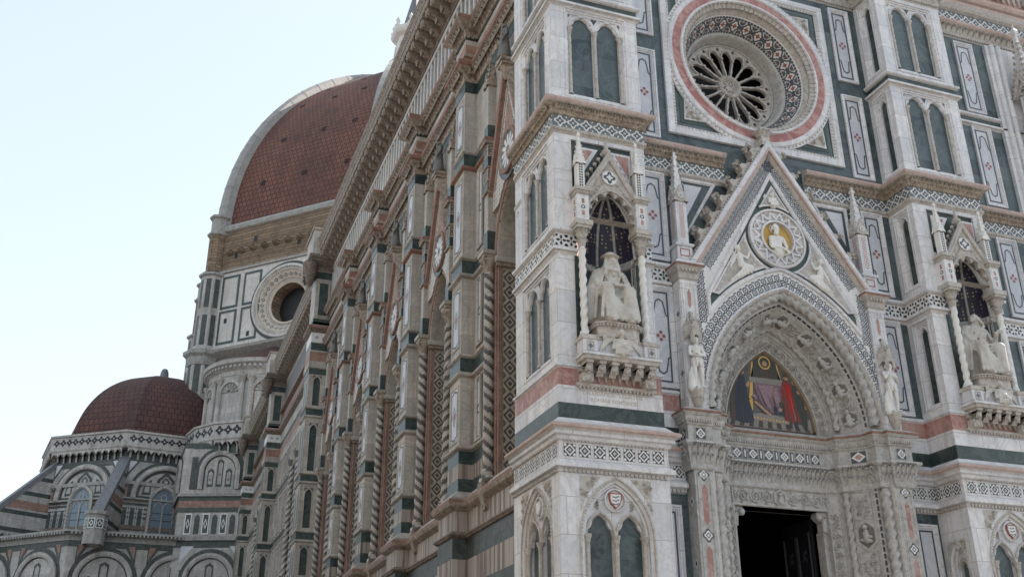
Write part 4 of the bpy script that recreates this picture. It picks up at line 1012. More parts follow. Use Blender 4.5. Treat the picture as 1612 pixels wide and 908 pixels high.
    for k in range(6):
        u = 5.84+k*.49; qtile(Lf, u, 8.78, .125, .032)
        for x in (u+.245,) if k < 5 else (): c.poly(Lf, rect(x-.05, x+.05, 8.64, 8.92), .034, 'inlay_slate'); c.poly(Lf, rect(x-.02, x+.02, 8.68, 8.88), .037, 'inlay_white'); c.ring(Lf, rect(x-.07, x+.07, 8.62, 8.94), rect(x-.05, x+.05, 8.64, 8.92), .05, .033, PTM)
    for sg in (-1, 1):
        qtile(front(.58), BC+sg*(BC-4.02), 8.78, .13, .032)
        a0, a1 = V((4.72, 1.02, 0)), V((5.06, 1.40, 0)); dd = (a1-a0).normalized(); G = Fr((BC+sg*(BC-(a0.x+a1.x)/2)*1.0, (a0.y+a1.y)/2, 0), (-sg*dd.x if sg < 0 else -dd.x, dd.y*(1 if sg < 0 else -1)*1, 0) if False else (dd.x, dd.y*(1 if sg < 0 else -1), 0), ((dd.y if sg < 0 else -dd.y), -dd.x, 0))
        c.poly(G, rect(-.2, .2, 8.62, 8.93), .034, 'inlay_slate'); c.poly(G, dia(0, 8.775, .19, .145), .037, 'inlay_white'); c.poly(G, dia(0, 8.775, .11, .085), .04, PM)
    qtile(Fr((3.70, 0, 0), (0, -1, 0), (-1, 0, 0)), -.81, 8.78, .11, .032)
    c.build('impost', root)
    # --- door frame
    f = MB(); DX0, DX1, DZ = 5.62, 8.52, 7.38; DF = front(1.86)
    f.box(front(1.9), 5.3, 8.84, DZ, 9.5, -.5, 0, PTM)
    scroll(f, front(1.9), 5.38, 6.86, 7.46, 7.84, PTM, .045, 0, .9); scroll(f, front(1.9), 7.28, 8.76, 7.46, 7.84, PTM, .045, 0, .9)
    G = front(1.9); hx = [(BC+.2*cos(pi/6+k*pi/3), 7.65+.22*sin(pi/6+k*pi/3)) for k in range(6)]
    f.sweep(G, hx, [(-.03, 0), (-.02, .05), (.02, .04), (.04, .01)], PTM, True); f.ball(G.p(BC, 7.73, .05), .07, PTM, n=7); f.limb(G.p(BC, 7.55, .03), G.p(BC, 7.64, .04), .1, .06, PTM)
    f.sweep(front(1.93), [(DX1, 0), (DX1, DZ), (DX0, DZ), (DX0, 0)], [(-.08, 0), (-.07, .06), (-.02, .07), (0, .04), (.0, -.5)], PTM)
    for sg in (-1, 1):
        x = BC+sg*(BC-DX0); P = [(0, DZ), (-sg*.30, DZ), (-sg*.34, DZ-.1), (-sg*.26, DZ-.2), (-sg*.16, DZ-.26), (-sg*.14, DZ-.5), (0, DZ-.55)]
        f.slab(front(2.0, x), P[::sg], -.2, .04, PTM); f.ball(V((x-sg*.26, 1.95, DZ-.15)), .1, PTM, n=8); f.leaf(front(1.96), x-sg*.08, DZ-.5, .14, .4, .08, PTM)
        f.box(front(2.02), min(x, x-sg*.13), max(x, x-sg*.13), 0, DZ-.5, -.3, 0, PTM)
    f.build('door_frame', root)
    # dark nave seen through the door, and the bronze leaf folded inwards
    i = MB()
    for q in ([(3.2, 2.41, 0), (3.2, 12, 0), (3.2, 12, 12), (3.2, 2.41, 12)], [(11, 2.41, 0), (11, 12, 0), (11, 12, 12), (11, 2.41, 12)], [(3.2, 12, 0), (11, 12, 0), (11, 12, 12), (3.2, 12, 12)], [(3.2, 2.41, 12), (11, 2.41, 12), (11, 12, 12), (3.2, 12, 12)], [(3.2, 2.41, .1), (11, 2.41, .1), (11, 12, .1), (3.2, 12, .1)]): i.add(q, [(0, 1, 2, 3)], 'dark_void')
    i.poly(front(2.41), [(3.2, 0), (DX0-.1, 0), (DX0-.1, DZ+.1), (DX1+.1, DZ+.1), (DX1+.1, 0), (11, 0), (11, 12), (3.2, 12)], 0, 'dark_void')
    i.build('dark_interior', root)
    for sg in (-1, 1):
        x = BC+sg*1.36; l = MB(); G = Fr((x, 2.5, 0), (0, 1, 0), (-sg, 0, 0)); l.box(G, 0, 1.35, .2, 7.3, 0, .1, 'bronze')
        for k in range(5):
            for j in (0, 1): l.sweep(G, rect(.1+j*.62, .62+j*.62, .5+1.33*k, 1.6+1.33*k), [(-.05, .1), (-.03, .14), (0, .14), (.03, .1)], 'bronze', True); l.floret(G, .36+j*.62, 1.05+1.33*k, .22, .06, 'bronze', 6, .1)
        l.build('door_leaf', root)
    # --- pilasters with pinnacles
    for sg in (-1, 1):
        X = lambda x: BC+sg*(BC-x)
        lo, hi = sorted((X(3.80), X(4.30))); cx = (lo+hi)/2
        p = MB(); Fp = front(.62); Sd = Fr((X(3.80), .83, 0), (0, -sg*-1*-1, 0) if False else (0, (-1 if sg < 0 else 1), 0), (-1 if sg < 0 else 1, 0, 0))
        p.box(Fp, lo, hi, 0, 7.88, -.42, 0, PTM); p.box(Fp, lo, hi, 9.44, 13.0, -.42, 0, WM)
        for a_, b_, mt in ((.3, 7.7, PTM), (11.3, 12.85, WM), (9.6, 9.85, WM)):
            p.sweep(Fp, rect(lo+.07, hi-.07, a_, b_), [(-.02, 0), (-.01, .02), (.02, .015), (.035, -.02)], mt, True)
        def lozenge(G, u, z0, z1, w_):
            p.poly(G, [(u-w_, z0+.1), (u, z0), (u+w_, z0+.1), (u+w_, z1-.1), (u, z1), (u-w_, z1-.1)], .006, PM)
        z = .6
        while z < 7.4:
            lozenge(Fp, cx, z, z+1.0, .07); p.poly(Fp, star8(cx, z+1.24, .14, .2), .006, 'inlay_slate'); p.poly(Fp, star8(cx, z+1.24, .10, .2), .009, 'inlay_white'); p.ring(Fp, dia(cx, z+1.24, .07), dia(cx, z+1.24, .045), .012, .012, 'inlay_slate'); z += 1.48
        for q in range(5): p.poly(Sd, dia(0, 1.2+1.48*q, .09, .13), .006, 'inlay_white'); p.poly(Sd, dia(0, 1.2+1.48*q, .05, .07), .01, 'inlay_black')
        lozenge(Fp, cx, 12.2, 12.75, .05); lozenge(Fp, cx, 11.4, 11.9, .05); p.poly(Fp, dia(cx, 12.05, .11, .15), .006, 'inlay_white'); p.poly(Fp, star8(cx, 12.05, .06, .3, 12), .01, 'inlay_slate')
        for a_, b_ in ((11.3, 12.85), (9.75, 11.1)): p.sweep(Sd, rect(-.15, .15, a_, b_)[::1 if sg < 0 else 1], [(-.02, 0), (-.01, .015), (.02, .015), (.03, .0)], WM, True); p.poly(Sd, star8(0, (a_+b_)/2, .07, .2, 16), .006, 'inlay_grey')
        p.box(Fp, lo-.02, hi+.02, 11.12, 11.2, -.42, .025, WM); p.poly(Fp, dia(cx, 9.72, .1, .13), .008, 'inlay_black')
        q_ = [(X(3.80), WY), (X(3.80), .62), (X(4.30), .62), (X(4.30), .75)]; q_ = q_ if sg < 0 else q_[::-1]
        p.plan(q_, [(0, 12.86), (.03, 12.9), (.03, 12.95), (.0, 12.97)], WM)
        p.plan(q_, [(0, 13.0), (.05, 13.05), (.07, 13.18), (.05, 13.2), (.16, 13.34), (.18, 13.36), (.2, 13.4), (.18, 13.44), (.02, 13.6)], [CM]*5+['red_moulding']*2+[WM])
        dentils(p, q_, 13.22, 13.3, .06, .08, .1, CM)
        p.box(Fp, lo+.02, hi-.02, 13.56, 14.1, -.4, -.02, WM); p.ring(Fp, rect(lo+.1, hi-.1, 13.72, 13.95), rect(lo+.13, hi-.13, 13.75, 13.92), -.016, -.016, 'inlay_red')
        p.plan([(x, y) for x, y in q_], [(0, 14.02), (.03, 14.05), (.03, 14.1), (-.03, 14.14)], WM)
        pil = p.build('portal_pilaster', root)
        s = MB(); P = V((cx, .85, 0)); s.box(front(.85), cx-.17, cx+.17, 14.1, 15.5, -.17, .17, WM)
        for G in (front(.68), Fr((cx-.17, .85, 0), (0, -1, 0), (-1, 0, 0)), Fr((cx+.17, .85, 0), (0, 1, 0), (1, 0, 0))):
            uu = cx if abs(G.U.x) > .5 else 0
            s.poly(G, rect(uu-.08, uu+.08, 14.25, 15.35), .004, 'inlay_white')
            for k in range(14):
                for j in (-1, 0, 1): s.poly(G, dia(uu+j*.05, 14.31+.075*k+(.03 if j else 0), .022, .03), .008, 'inlay_red')
        for k in range(4):
            q = k*pi/2; G = Fr(P, (cos(q), sin(q), 0), (sin(q), -cos(q), 0)); s.slab(G, [(-.24, 15.42), (.24, 15.42), (0, 15.95)], .1, .21, CM); s.ring(G, circ(0, 15.6, .09, 10), circ(0, 15.6, .05, 10), .225, .215, WM)
        s.lathe(P+V((0, 0, 15.5)), [(.24, 0), (.19, .3), (.05, 1.35), (.09, 1.4), (.09, 1.46), (.05, 1.5), (.06, 1.56), (.01, 1.62)], 4, WM, smooth=False, a0=pi/4)
        for k in range(4):
            q = k*pi/2; G = Fr(P+V((0, 0, 15.55)), (cos(q), sin(q), 0), (sin(q)*.99, -cos(q)*.99, .11), (-sin(q)*.11, cos(q)*.11, .99)); s.poly(G, [(-.09, .15), (.09, .15), (.02, .95), (-.02, .95)], .152, PM)
            for j in range(6): qq = q+pi/4; r_ = .24-.03*j; s.ball(P+V((r_*cos(qq), r_*sin(qq), 15.62+.2*j)), .035, CM, n=4, k=3)
        s.build('pinnacle', root)
        # bracket and canopy for the statuette
        b = MB(); Q = V((cx+.02*sg, .46, 0)); b.lathe(Q+V((0, .1, 9.42)), [(.03, 0), (.08, .05), (.16, .28), (.19, .34), (.19, .40), (.21, .42), (.21, .48)], 8, CM)
        for k in range(8): a_ = pi/4*k; b.leaf(Fr(Q+V((.08*cos(a_), .1+.08*sin(a_), 9.48)), (-sin(a_), cos(a_), 0), (cos(a_), sin(a_), 0)), 0, 0, .1, .24, .09, CM)
        b.build('bracket', root); b = MB()
        for k in (-1, 0, 1):
            G = Fr((Q.x, Q.y+.12, 0), (cos(k*1.1), sin(k*1.1), 0), (sin(k*1.1), -cos(k*1.1), 0)); b.slab(G, [(-.15, 11.15), (-.1, 11.3), (0, 11.38), (.1, 11.3), (.15, 11.15), (.16, 11.5), (0, 11.86), (-.16, 11.5)][::-1], .14, .2, CM)
            for j in range(4): b.ball(G.p(-.16+.04*j, 11.5+.09*j, .2), .03, CM, n=4, k=3); b.ball(G.p(.16-.04*j, 11.5+.09*j, .2), .03, CM, n=4, k=3)
        b.lathe(Q+V((0, .12, 11.4)), [(.14, 0), (.03, .55), (.06, .6), (.01, .7)], 6, CM)
        b.build('canopy', root)
    # --- mosaic of the tympanum
    t = MB(); T = front(1.95); A = arc2(2.665, 16); t.poly(T, A, 0, 'mosaic_sky'); t.sweep(T, A, [(0, .004), (.05, .004)], 'gold_edge', False, False); t.sweep(T, [(BC+1.44, 9.46), (BC-1.44, 9.46)], [(-.14, .004), (-.05, .004)][::1], 'mosaic_brown', False, False)
    def clip(P):
        out = []
        for x, z in P:
            dx = abs(x-BC)
            for _ in range(40):
                if hypot(dx+ROFF, z-SPR) <= 2.60: break
                dx *= .97; z -= .012
            out.append((BC+(dx if x > BC else -dx), max(z, 9.56)))
        return out
    def mp(P, mt, w): t.poly(T, clip(P), w, mt)
    B = BC
    mp([(B-1.38, 9.58), (B+1.38, 9.58), (B+1.35, 9.95), (B-1.35, 9.95)], 'mosaic_pale', .006)
    for k in range(9): mp([(B-1.3+.3*k, 9.58), (B-1.15+.3*k, 9.58), (B-1.02+.26*k, 9.95), (B-1.12+.26*k, 9.95)], 'mosaic_brown', .008)
    mp([(B-1.2, 9.9), (B-1.25, 10.6), (B-1.05, 11.1), (B-.72, 11.25), (B-.7, 9.95)], 'mosaic_brown', .008)
    for x in (-.66, .5): mp([(B+x, 10.05), (B+x+.14, 10.05), (B+x+.14, 11.62), (B+x, 11.62)], 'gold_mosaic', .010)
    mp([(B-.5, 11.0), (B+.48, 11.0), (B+.46, 11.66), (B, 11.86), (B-.46, 11.66)], 'mosaic_green', .010)
    mp([(B-.56, 10.86), (B+.54, 10.86), (B+.54, 11.02), (B-.56, 11.02)], 'mosaic_pale', .012)
    t.ring(T, circ(B, 11.48, .20, 18), circ(B, 11.48, .155, 18), .014, .014, 'gold_mosaic'); mp([(B-.22, 11.02), (B+.22, 11.02), (B+.15, 11.3), (B, 11.38), (B-.15, 11.3)], 'mosaic_brown', .013); mp(circ(B, 11.45, .085, 10), 'mosaic_skin', .016)
    mp([(B-.42, 10.86), (B-.34, 10.5), (B-.18, 10.2), (B+.1, 10.0), (B+.34, 10.05), (B+.42, 10.4), (B+.5, 10.86)], 'mosaic_purple', .012)
    mp([(B-.3, 10.8), (B-.1, 10.3), (B+.12, 10.05), (B+.06, 10.4), (B+.24, 10.82)], 'mosaic_mauve', .015); mp([(B+.1, 10.6), (B+.34, 10.2), (B+.38, 10.5), (B+.3, 10.8)], 'mosaic_mauve', .016)
    mp([(B-.55, 9.78), (B+.6, 9.74), (B+.6, 9.92), (B-.2, 10.0), (B-.55, 9.95)], 'mosaic_pale', .013)
    for k in range(12): mp(circ(B-.5+.1*k, 9.84-.004*k, .032, 8), 'gold_mosaic', .017)
    mp([(B-.55, 10.45), (B-.48, 10.45), (B-.05, 9.98), (B-.18, 9.96)], 'mosaic_brown', .018); mp([(B-.5, 10.3), (B-.4, 10.32), (B+.08, 9.96), (B-.02, 9.94)], 'mosaic_skin', .02)
    for k in range(3): mp([(B+.14+.16*k, 10.0), (B+.26+.16*k, 10.0), (B+.26+.16*k, 10.22), (B+.14+.16*k, 10.22)], 'mosaic_blue', .014)
    # dark robed figure left, red robed figure right, darker bystanders
    mp([(B-1.28, 9.75), (B-1.3, 10.4), (B-1.1, 10.9), (B-.98, 10.9), (B-.95, 9.7)], 'mosaic_brown', .014)
    mp([(B-1.08, 9.7), (B-1.06, 10.5), (B-.98, 10.98), (B-.82, 11.08), (B-.7, 10.95), (B-.66, 10.5), (B-.56, 10.1), (B-.52, 9.76), (B-.72, 9.66)], 'mosaic_blue', .018); mp(circ(B-.78, 11.14, .085, 10), 'mosaic_skin', .02); mp([(B-.88, 11.16), (B-.7, 11.16), (B-.72, 11.24), (B-.84, 11.26)], 'inlay_black', .022)
    mp([(B-.7, 10.75), (B-.58, 10.9), (B-.55, 10.8), (B-.62, 10.68)], 'mosaic_skin', .022)
    mp([(B+.86, 9.8), (B+.84, 10.9), (B+1.0, 10.96), (B+1.1, 10.7), (B+1.22, 10.2), (B+1.2, 9.72)], 'mosaic_green', .014); mp(circ(B+.9, 10.98, .07, 8), 'mosaic_skin', .016); mp([(B+1.04, 10.2), (B+1.18, 10.3), (B+1.18, 10.1), (B+1.06, 10.05)], 'mosaic_brown', .017)
    mp([(B+.46, 9.86), (B+.48, 10.4), (B+.42, 10.7), (B+.52, 10.98), (B+.66, 11.02), (B+.78, 10.94), (B+.84, 10.6), (B+.9, 10.2), (B+1.0, 9.86), (B+.74, 9.78)], 'mosaic_red', .019)
    mp([(B+.58, 10.9), (B+.66, 10.4), (B+.72, 9.95), (B+.78, 10.4), (B+.72, 10.9)], 'curtain_cloth', .022); mp(circ(B+.64, 11.1, .08, 10), 'mosaic_skin', .022); mp([(B+.56, 11.12), (B+.73, 11.12), (B+.7, 11.2), (B+.6, 11.2)], 'mosaic_brown', .024)
    for x0_, z0_, x1_, z1_, mt, nn in ((-1.02, 10.95, -.98, 9.74, 'inlay_black', 1), (-.94, 11.0, -.86, 9.72, 'mosaic_brown', 1), (-.84, 11.02, -.74, 9.72, 'inlay_black', 1), (-.76, 10.9, -.62, 9.78, 'mosaic_green', 1), (.52, 10.9, .5, 9.9, 'mosaic_brown', 1), (.62, 10.9, .6, 9.86, 'mosaic_brown', 1), (.78, 10.8, .88, 9.9, 'mosaic_brown', 1), (.7, 10.7, .82, 9.88, 'mosaic_mauve', 1), (-.3, 10.8, -.1, 10.2, 'mosaic_brown', 1), (-.06, 10.8, .1, 10.1, 'mosaic_purple', 1), (.16, 10.75, .2, 10.2, 'mosaic_brown', 1)):
        mp([(B+x0_, z0_), (B+x1_-.012, z1_), (B+x1_+.022, z1_)], mt, .0235)
    for x, z, r_, mt in ((-1.12, 10.95, .07, 'mosaic_skin'), (-1.2, 10.75, .06, 'mosaic_brown'), (1.02, 10.72, .065, 'mosaic_skin'), (1.14, 10.5, .06, 'mosaic_brown'), (1.2, 10.28, .055, 'mosaic_skin'), (-.44, 10.42, .09, 'mosaic_mauve'), (.4, 10.3, .08, 'mosaic_green'), (.36, 10.14, .06, 'mosaic_skin')): mp(circ(B+x, z, r_, 9), mt, .0165)
    for k in range(5): mp([(B-.42+.2*k, 11.06), (B-.40+.2*k, 11.06), (B-.38+.19*k, 11.6), (B-.40+.19*k, 11.6)], 'mosaic_brown', .0125)
    for k in range(14): mp(circ(B+(-.59 if k % 2 else .57), 10.15+.11*(k//2)*1.9, .022, 6), 'mosaic_brown', .0125)
    for x in (.6, .8): mp([(B+x, 9.64), (B+x+.1, 9.64), (B+x+.08, 9.86), (B+x, 9.86)], 'inlay_black', .02)
    t.build('mosaic_lunette', root, 'pointed lunette with a mosaic of robed figures before a throne')
    return root
portal()
# red curtain hanging inside the door
mb = MB(); pts = [(6.5+.022*i, 4.2+.06*sin(i*1.5)+.02*sin(i*.7)) for i in range(25)]
vs = [(x, y, z) for z in (.6, 3.0, 6.3) for x, y in pts]; mb.add(vs, [(j*25+i, j*25+i+1, (j+1)*25+i+1, (j+1)*25+i) for j in range(2) for i in range(24)], 'curtain_cloth', True)
mb.copyrow(mb if False else MB(), []); cu_ = mb.build('curtain'); tag(cu_, 'red curtain hanging inside the dark doorway', 'curtain')
sm = cu_.modifiers.new('thick', 'SOLIDIFY'); sm.thickness = .02
# ================================================================ statues and figure reliefs: limbs fused into one carved surface
def fuse(name, mb, mt, voxel, parent=None, label=None, smooth=3):
    me = bpy.data.meshes.new('t'); me.from_pydata(mb.v, [], mb.f); o = bpy.data.objects.new('t', me); COL.objects.link(o)
    r = o.modifiers.new('r', 'REMESH'); r.mode = 'VOXEL'; r.voxel_size = voxel; r.use_smooth_shade = True
    s = o.modifiers.new('s', 'SMOOTH'); s.iterations = smooth; s.factor = .5
    bpy.context.view_layer.update(); dg = bpy.context.evaluated_depsgraph_get(); n = bpy.data.meshes.new_from_object(o.evaluated_get(dg))
    bpy.data.objects.remove(o); bpy.data.meshes.remove(me); n.name = name; n.materials.clear(); n.materials.append(MAT[mt])
    for p in n.polygons: p.use_smooth = True
    return link(bpy.data.objects.new(name, n), parent, label)
def hand(mb, p, d, up_, s=1, curl=.5):
    'palm, four fingers and a thumb; d = pointing direction'
    p, d, up_ = V(p), V(d).normalized(), V(up_).normalized(); sd = d.cross(up_).normalized()
    mb.limb(p, p+d*.07*s, .034*s, .038*s, 'statue_marble', 6)
    for k, l in enumerate((.060, .075, .072, .055)):
        b = p+d*.085*s+sd*(k-1.5)*.022*s; m1 = b+(d-up_*curl*.5).normalized()*l*.55*s; m2 = m1+(d-up_*curl*1.6).normalized()*l*.5*s
        mb.limb(b, m1, .0115*s, .0105*s, 'statue_marble', 5); mb.limb(m1, m2, .0105*s, .008*s, 'statue_marble', 5)
    b = p+d*.02*s+sd*-.036*s; m1 = b+(d*.7-sd*.6-up_*.2).normalized()*.045*s; mb.limb(b, m1, .014*s, .012*s, 'statue_marble', 5); mb.limb(m1, m1+(d-up_*.4).normalized()*.035*s, .012*s, .009*s, 'statue_marble', 5)
def head(mb, c, s=1, yaw=0, pitch=0, beard=False, hair=True):
    Q = Matrix.Rotation(yaw, 3, 'Z') @ Matrix.Rotation(pitch, 3, 'X'); c = V(c)
    def P(x, y, z): return c + Q @ V((x*s, y*s, z*s))
    L_ = lambda a, b, r1, r2: mb.limb(P(*a), P(*b), r1*s, r2*s, 'statue_marble', 8)
    L_((0, .01, .03), (0, .0, .045), .095, .10); L_((0, -.03, -.02), (0, -.05, -.07), .075, .048)          # skull, jaw
    L_((0, -.098, .015), (0, -.118, -.028), .012, .018); L_((-.05, -.088, .028), (.05, -.088, .028), .016, .016)  # nose, brow
    for x in (-.036, .036): L_((x, -.086, .004), (x+.001, -.086, .004), .011, .011); L_((x*1.3, -.074, -.03), (x*1.3, -.07, -.03), .022, .022)
    L_((-.022, -.094, -.055), (.022, -.094, -.055), .009, .009); L_((0, -.088, -.082), (0, -.086, -.083), .02, .02)
    for x in (-.096, .096): L_((x, .01, .015), (x, .012, -.02), .018, .014)
    L_((0, .02, -.06), (0, .03, -.16), .055, .062)
    if hair:
        for k in range(9): a = -.2+pi*1.13*k/8; L_((.09*cos(a), .03+.06*abs(sin(a)), .07), (.105*cos(a), .05+.03*sin(a), -.02), .035, .03)
        L_((0, .02, .10), (0, .04, .09), .07, .08)
    if beard:
        for k in range(5): x = -.04+.02*k; L_((x, -.085, -.075), (x*1.2, -.105, -.16-.02*(2-abs(k-2))), .024, .014)
def seated(kind):
    m = MB(); T = 'statue_marble'; L_ = lambda a, b, r1, r2, n=10: m.limb(a, b, r1, r2, T, n)
    L_((0, .1, .72), (0, .04, 1.18), .27, .25); L_((0, .04, 1.18), (0, .02, 1.38), .25, .17); L_((-.25, .03, 1.36), (.25, .03, 1.36), .11, .11)
    L_((-.2, .12, .6), (.2, .12, .6), .3, .3); m.box(front(0), -.42, .42, .05, .66, -.36, .1, T)
    kn = [(-.24, -.40, .80), (.26, -.42, .78)]; an = [(-.20, -.40, .16), (.22, -.42, .16)]
    for k, a, sx in zip(kn, an, (-1, 1)):
        L_((sx*.14, .08, .72), k, .2, .145); L_(k, a, .145, .15); L_((a[0], a[1]+.05, .1), (a[0]+sx*.03, a[1]-.20, .07), .07, .05); m.box(front(0), a[0]-.05, a[0]+.05, 0, .05, .2, .62, T)
    L_((0, -.18, .66), (0, -.26, .16), .18, .2)
    for k in range(5): L_((-.34+.06*k, -.46, .80-.05*k), (.02+.09*k, -.50, .08), .034, .04, 6)
    rn = random.Random(5 if kind == 'cardinal' else 9)
    for k in range(20):         # folds fanning from the knees to the hem
        sx = -1 if k % 2 else 1; kx = kn[0] if sx < 0 else kn[1]; t = rn.uniform(-1, 1)
        top = (kx[0]+.13*t, kx[1]-.10+.06*abs(t), kx[2]-.05-.1*abs(t)); L_(top, (kx[0]*1.1+.2*t-sx*.04, kx[1]-.13+.06*abs(t), .10+.03*rn.random()), .026, .036, 6)
    for k in range(5):          # hollow swags between the knees
        z = .74-.12*k; P = [V((-.2+.1*i, -.42+.10*(1-((i-2)/2)**2), z-.10*(1-((i-2)/2)**2))) for i in range(5)]
        for a, b in zip(P, P[1:]): L_(a, b, .03, .03, 6)
    for sx in (-1, 1):          # cloak over the arms and down the sides
        L_((sx*.27, .05, 1.32), (sx*.42, .02, .86), .14, .17); L_((sx*.42, .02, .86), (sx*.42, .08, .3), .16, .2)
        for k in range(6): t = k/5; L_((sx*(.20+.1*t), -.12+.12*t, 1.34), (sx*(.36+.16*t), -.22+.3*t, .86-.1*t), .03, .04, 6); L_((sx*(.40+.12*t), -.20+.34*t, .84), (sx*(.44+.1*t), -.12+.3*t, .22), .04, .05, 6)
        L_((sx*.2, -.12, 1.33), (sx*.06, -.20, 1.0), .04, .03, 6)
    if kind == 'cardinal':
        L_((-.36, -.06, 1.12), (-.34, -.14, .98), .09, .08); L_((-.34, -.14, .98), (-.12, -.40, .96), .08, .055); L_((.36, -.06, 1.12), (.36, -.14, .96), .09, .08); L_((.36, -.14, .96), (.14, -.40, .92), .08, .055)
        hand(m, (-.12, -.41, .97), (.9, -.25, 0), (0, -.3, 1)); hand(m, (.14, -.42, .92), (-.9, -.2, .1), (0, -.3, 1))
        m.box(front(0), -.1, .1, .88, .93, .34, .48, T)
        head(m, (.03, -.07, 1.60), 1.05, .25, .12, False, False)
        L_((.02, .0, 1.66), (.0, .04, 1.36), .125, .25); 
        for sx in (-1, 1): L_((sx*.115+.02, -.05, 1.72), (sx*.15, -.12, 1.44), .04, .06); L_((sx*.15, -.14, 1.42), (0, -.24, 1.36), .05, .05)
        m.lathe((.01, -.02, 1.745), [(.01, 0), (.21, .0), (.215, .02), (.13, .05), (.11, .11), (.02, .13)], 16, T)
        for k in range(7): a = pi*k/6; L_((.3*cos(a), .04-.2*sin(a), 1.36), (.36*cos(a), .05-.26*sin(a), 1.26), .05, .045)
    else:
        L_((-.36, -.06, 1.12), (-.32, -.18, .98), .09, .08); L_((-.32, -.18, .98), (-.14, -.36, 1.22), .075, .05); L_((.36, -.06, 1.12), (.38, -.16, .98), .09, .08); L_((.38, -.16, .98), (.26, -.42, 1.16), .075, .05)
        hand(m, (-.14, -.37, 1.23), (.5, -.3, .7), (.3, -.8, .2), 1, .3); hand(m, (.26, -.43, 1.17), (.45, -.5, .6), (-.4, -.4, .7), 1, .25)
        head(m, (.02, -.06, 1.62), 1.05, .35, -.32, True, True); m.lathe((.02, .02, 1.68), [(.115, 0), (.125, .05), (.10, .13), (.04, .17)], 12, T)
        for k in range(9): a = pi*k/8; L_((.16*cos(a), .03-.14*sin(a), 1.42), (.34*cos(a), .05-.2*sin(a), 1.18), .04, .035)
        for k in range(4): P = [V((-.34+.17*i, -.24-.10*sin(pi*i/4), 1.0-.1*k-.16*sin(pi*i/4))) for i in range(5)]; [L_(a, b, .03, .03, 6) for a, b in zip(P, P[1:])]
    return m
def put_seated(kind, x, label):
    root = empty('seated_statue', (x, -.02, 10.98)); tag(root, label, 'statue')
    o = fuse('figure', seated(kind), 'statue_marble', .012, root, None, 1); o.scale = (1.16, 1.05, 1.12)
    p = MB(); P = [(-.6, .35), (-.6, -.36), (-.42, -.50), (.42, -.50), (.6, -.36), (.6, .35)]
    p.plan(P, [(-.05, -.36), (-.05, -.1), (.0, -.06), (.04, -.03), (.04, 0), (-.3, .005)], CM); dentils(p, P, -.1, -.05, -.01, .04, .09, CM)
    p.build('plinth', root); return root
put_seated('cardinal', 1.445, 'seated statue in hooded cloak and flat hat, hands in lap, in the left niche')
put_seated('pope', 1.445+X2, 'seated bearded marble statue looking up with raised hands in the right niche')
# half-length angels carved on the niche shelves
def angel():
    m = MB(); T = 'statue_marble'; L_ = lambda a, b, r1, r2, n=8: m.limb(a, b, r1, r2, T, n)
    head(m, (0, -.03, .52), .78); L_((0, 0, .3), (0, .02, .08), .13, .17); L_((-.1, 0, .36), (.1, 0, .36), .06, .06)
    for s in (-1, 1):
        L_((s*.14, 0, .34), (s*.2, -.06, .16), .05, .045); L_((s*.2, -.06, .16), (s*.03, -.14, .2), .042, .03)
        for k in range(9): t = k/8; L_((s*(.12+.02*k), .06, .40-.012*k), (s*(.34+.16*t), .06, .44-.44*t), .03, .022, 5)
        L_((s*.14, .05, .42), (s*.3, .05, .52), .04, .04); L_((s*.3, .05, .52), (s*.36, .05, .4), .04, .04)
        for k in range(3): L_((s*(.03+.05*k), -.10, .28), (s*(.05+.06*k), -.13, .02), .02, .025, 5)
    hand(m, (-.03, -.15, .2), (.6, -.2, .5), (0, -1, .2), .7); hand(m, (.03, -.15, .18), (-.6, -.2, .5), (0, -1, .2), .7)
    return m
for nm in [o for o in cath.children if o.name.startswith('statue_niche')]:
    a = fuse('angel_relief', angel(), 'statue_marble', .013, nm); a.location = (1.445, -.48, 10.14); a.scale = (1.2, .9, 1.08)
# bust in the gable medallion and the figures of the three relief panels
def bust():
    m = MB(); T = 'statue_marble'; L_ = lambda a, b, r1, r2, n=8: m.limb(a, b, r1, r2, T, n)
    head(m, (-.04, -.06, .30), 1.0, -.2, .1, True, True); L_((0, 0, .0), (0, 0, -.26), .15, .13); L_((-.16, 0, .04), (.16, 0, .04), .075, .075); L_((0, .03, -.3), (0, 0, -.36), .18, .2)
    L_((-.2, 0, .02), (-.24, -.06, -.22), .06, .05); L_((-.24, -.06, -.22), (.0, -.2, -.30), .045, .035); L_((.2, 0, .02), (.25, -.06, -.2), .06, .05); L_((.25, -.06, -.2), (.16, -.2, -.34), .045, .035)
    hand(m, (0, -.2, -.3), (.8, -.1, -.2), (0, -1, .3)); hand(m, (.16, -.2, -.34), (.3, -.3, -.6), (0, -1, .2))
    for k in range(5): L_((-.22+.03*k, -.06, .02), (-.26+.05*k, -.12, -.3), .025, .03, 5)
    return m
pr = [o for o in cath.children if o.name.startswith('portal')][0]
b = fuse('medallion_bust', bust(), 'white_statue', .014, pr); b.location = (BC-.02, PY-.06, 14.72); b.scale = (1.05, .8, 1.05)
n_ = MB(); n_.rev(PF, BC-.06, 15.06, [(.165, .04), (.16, .07), (.15, .07)], 20, 'white_statue'); n_.build('halo', pr)
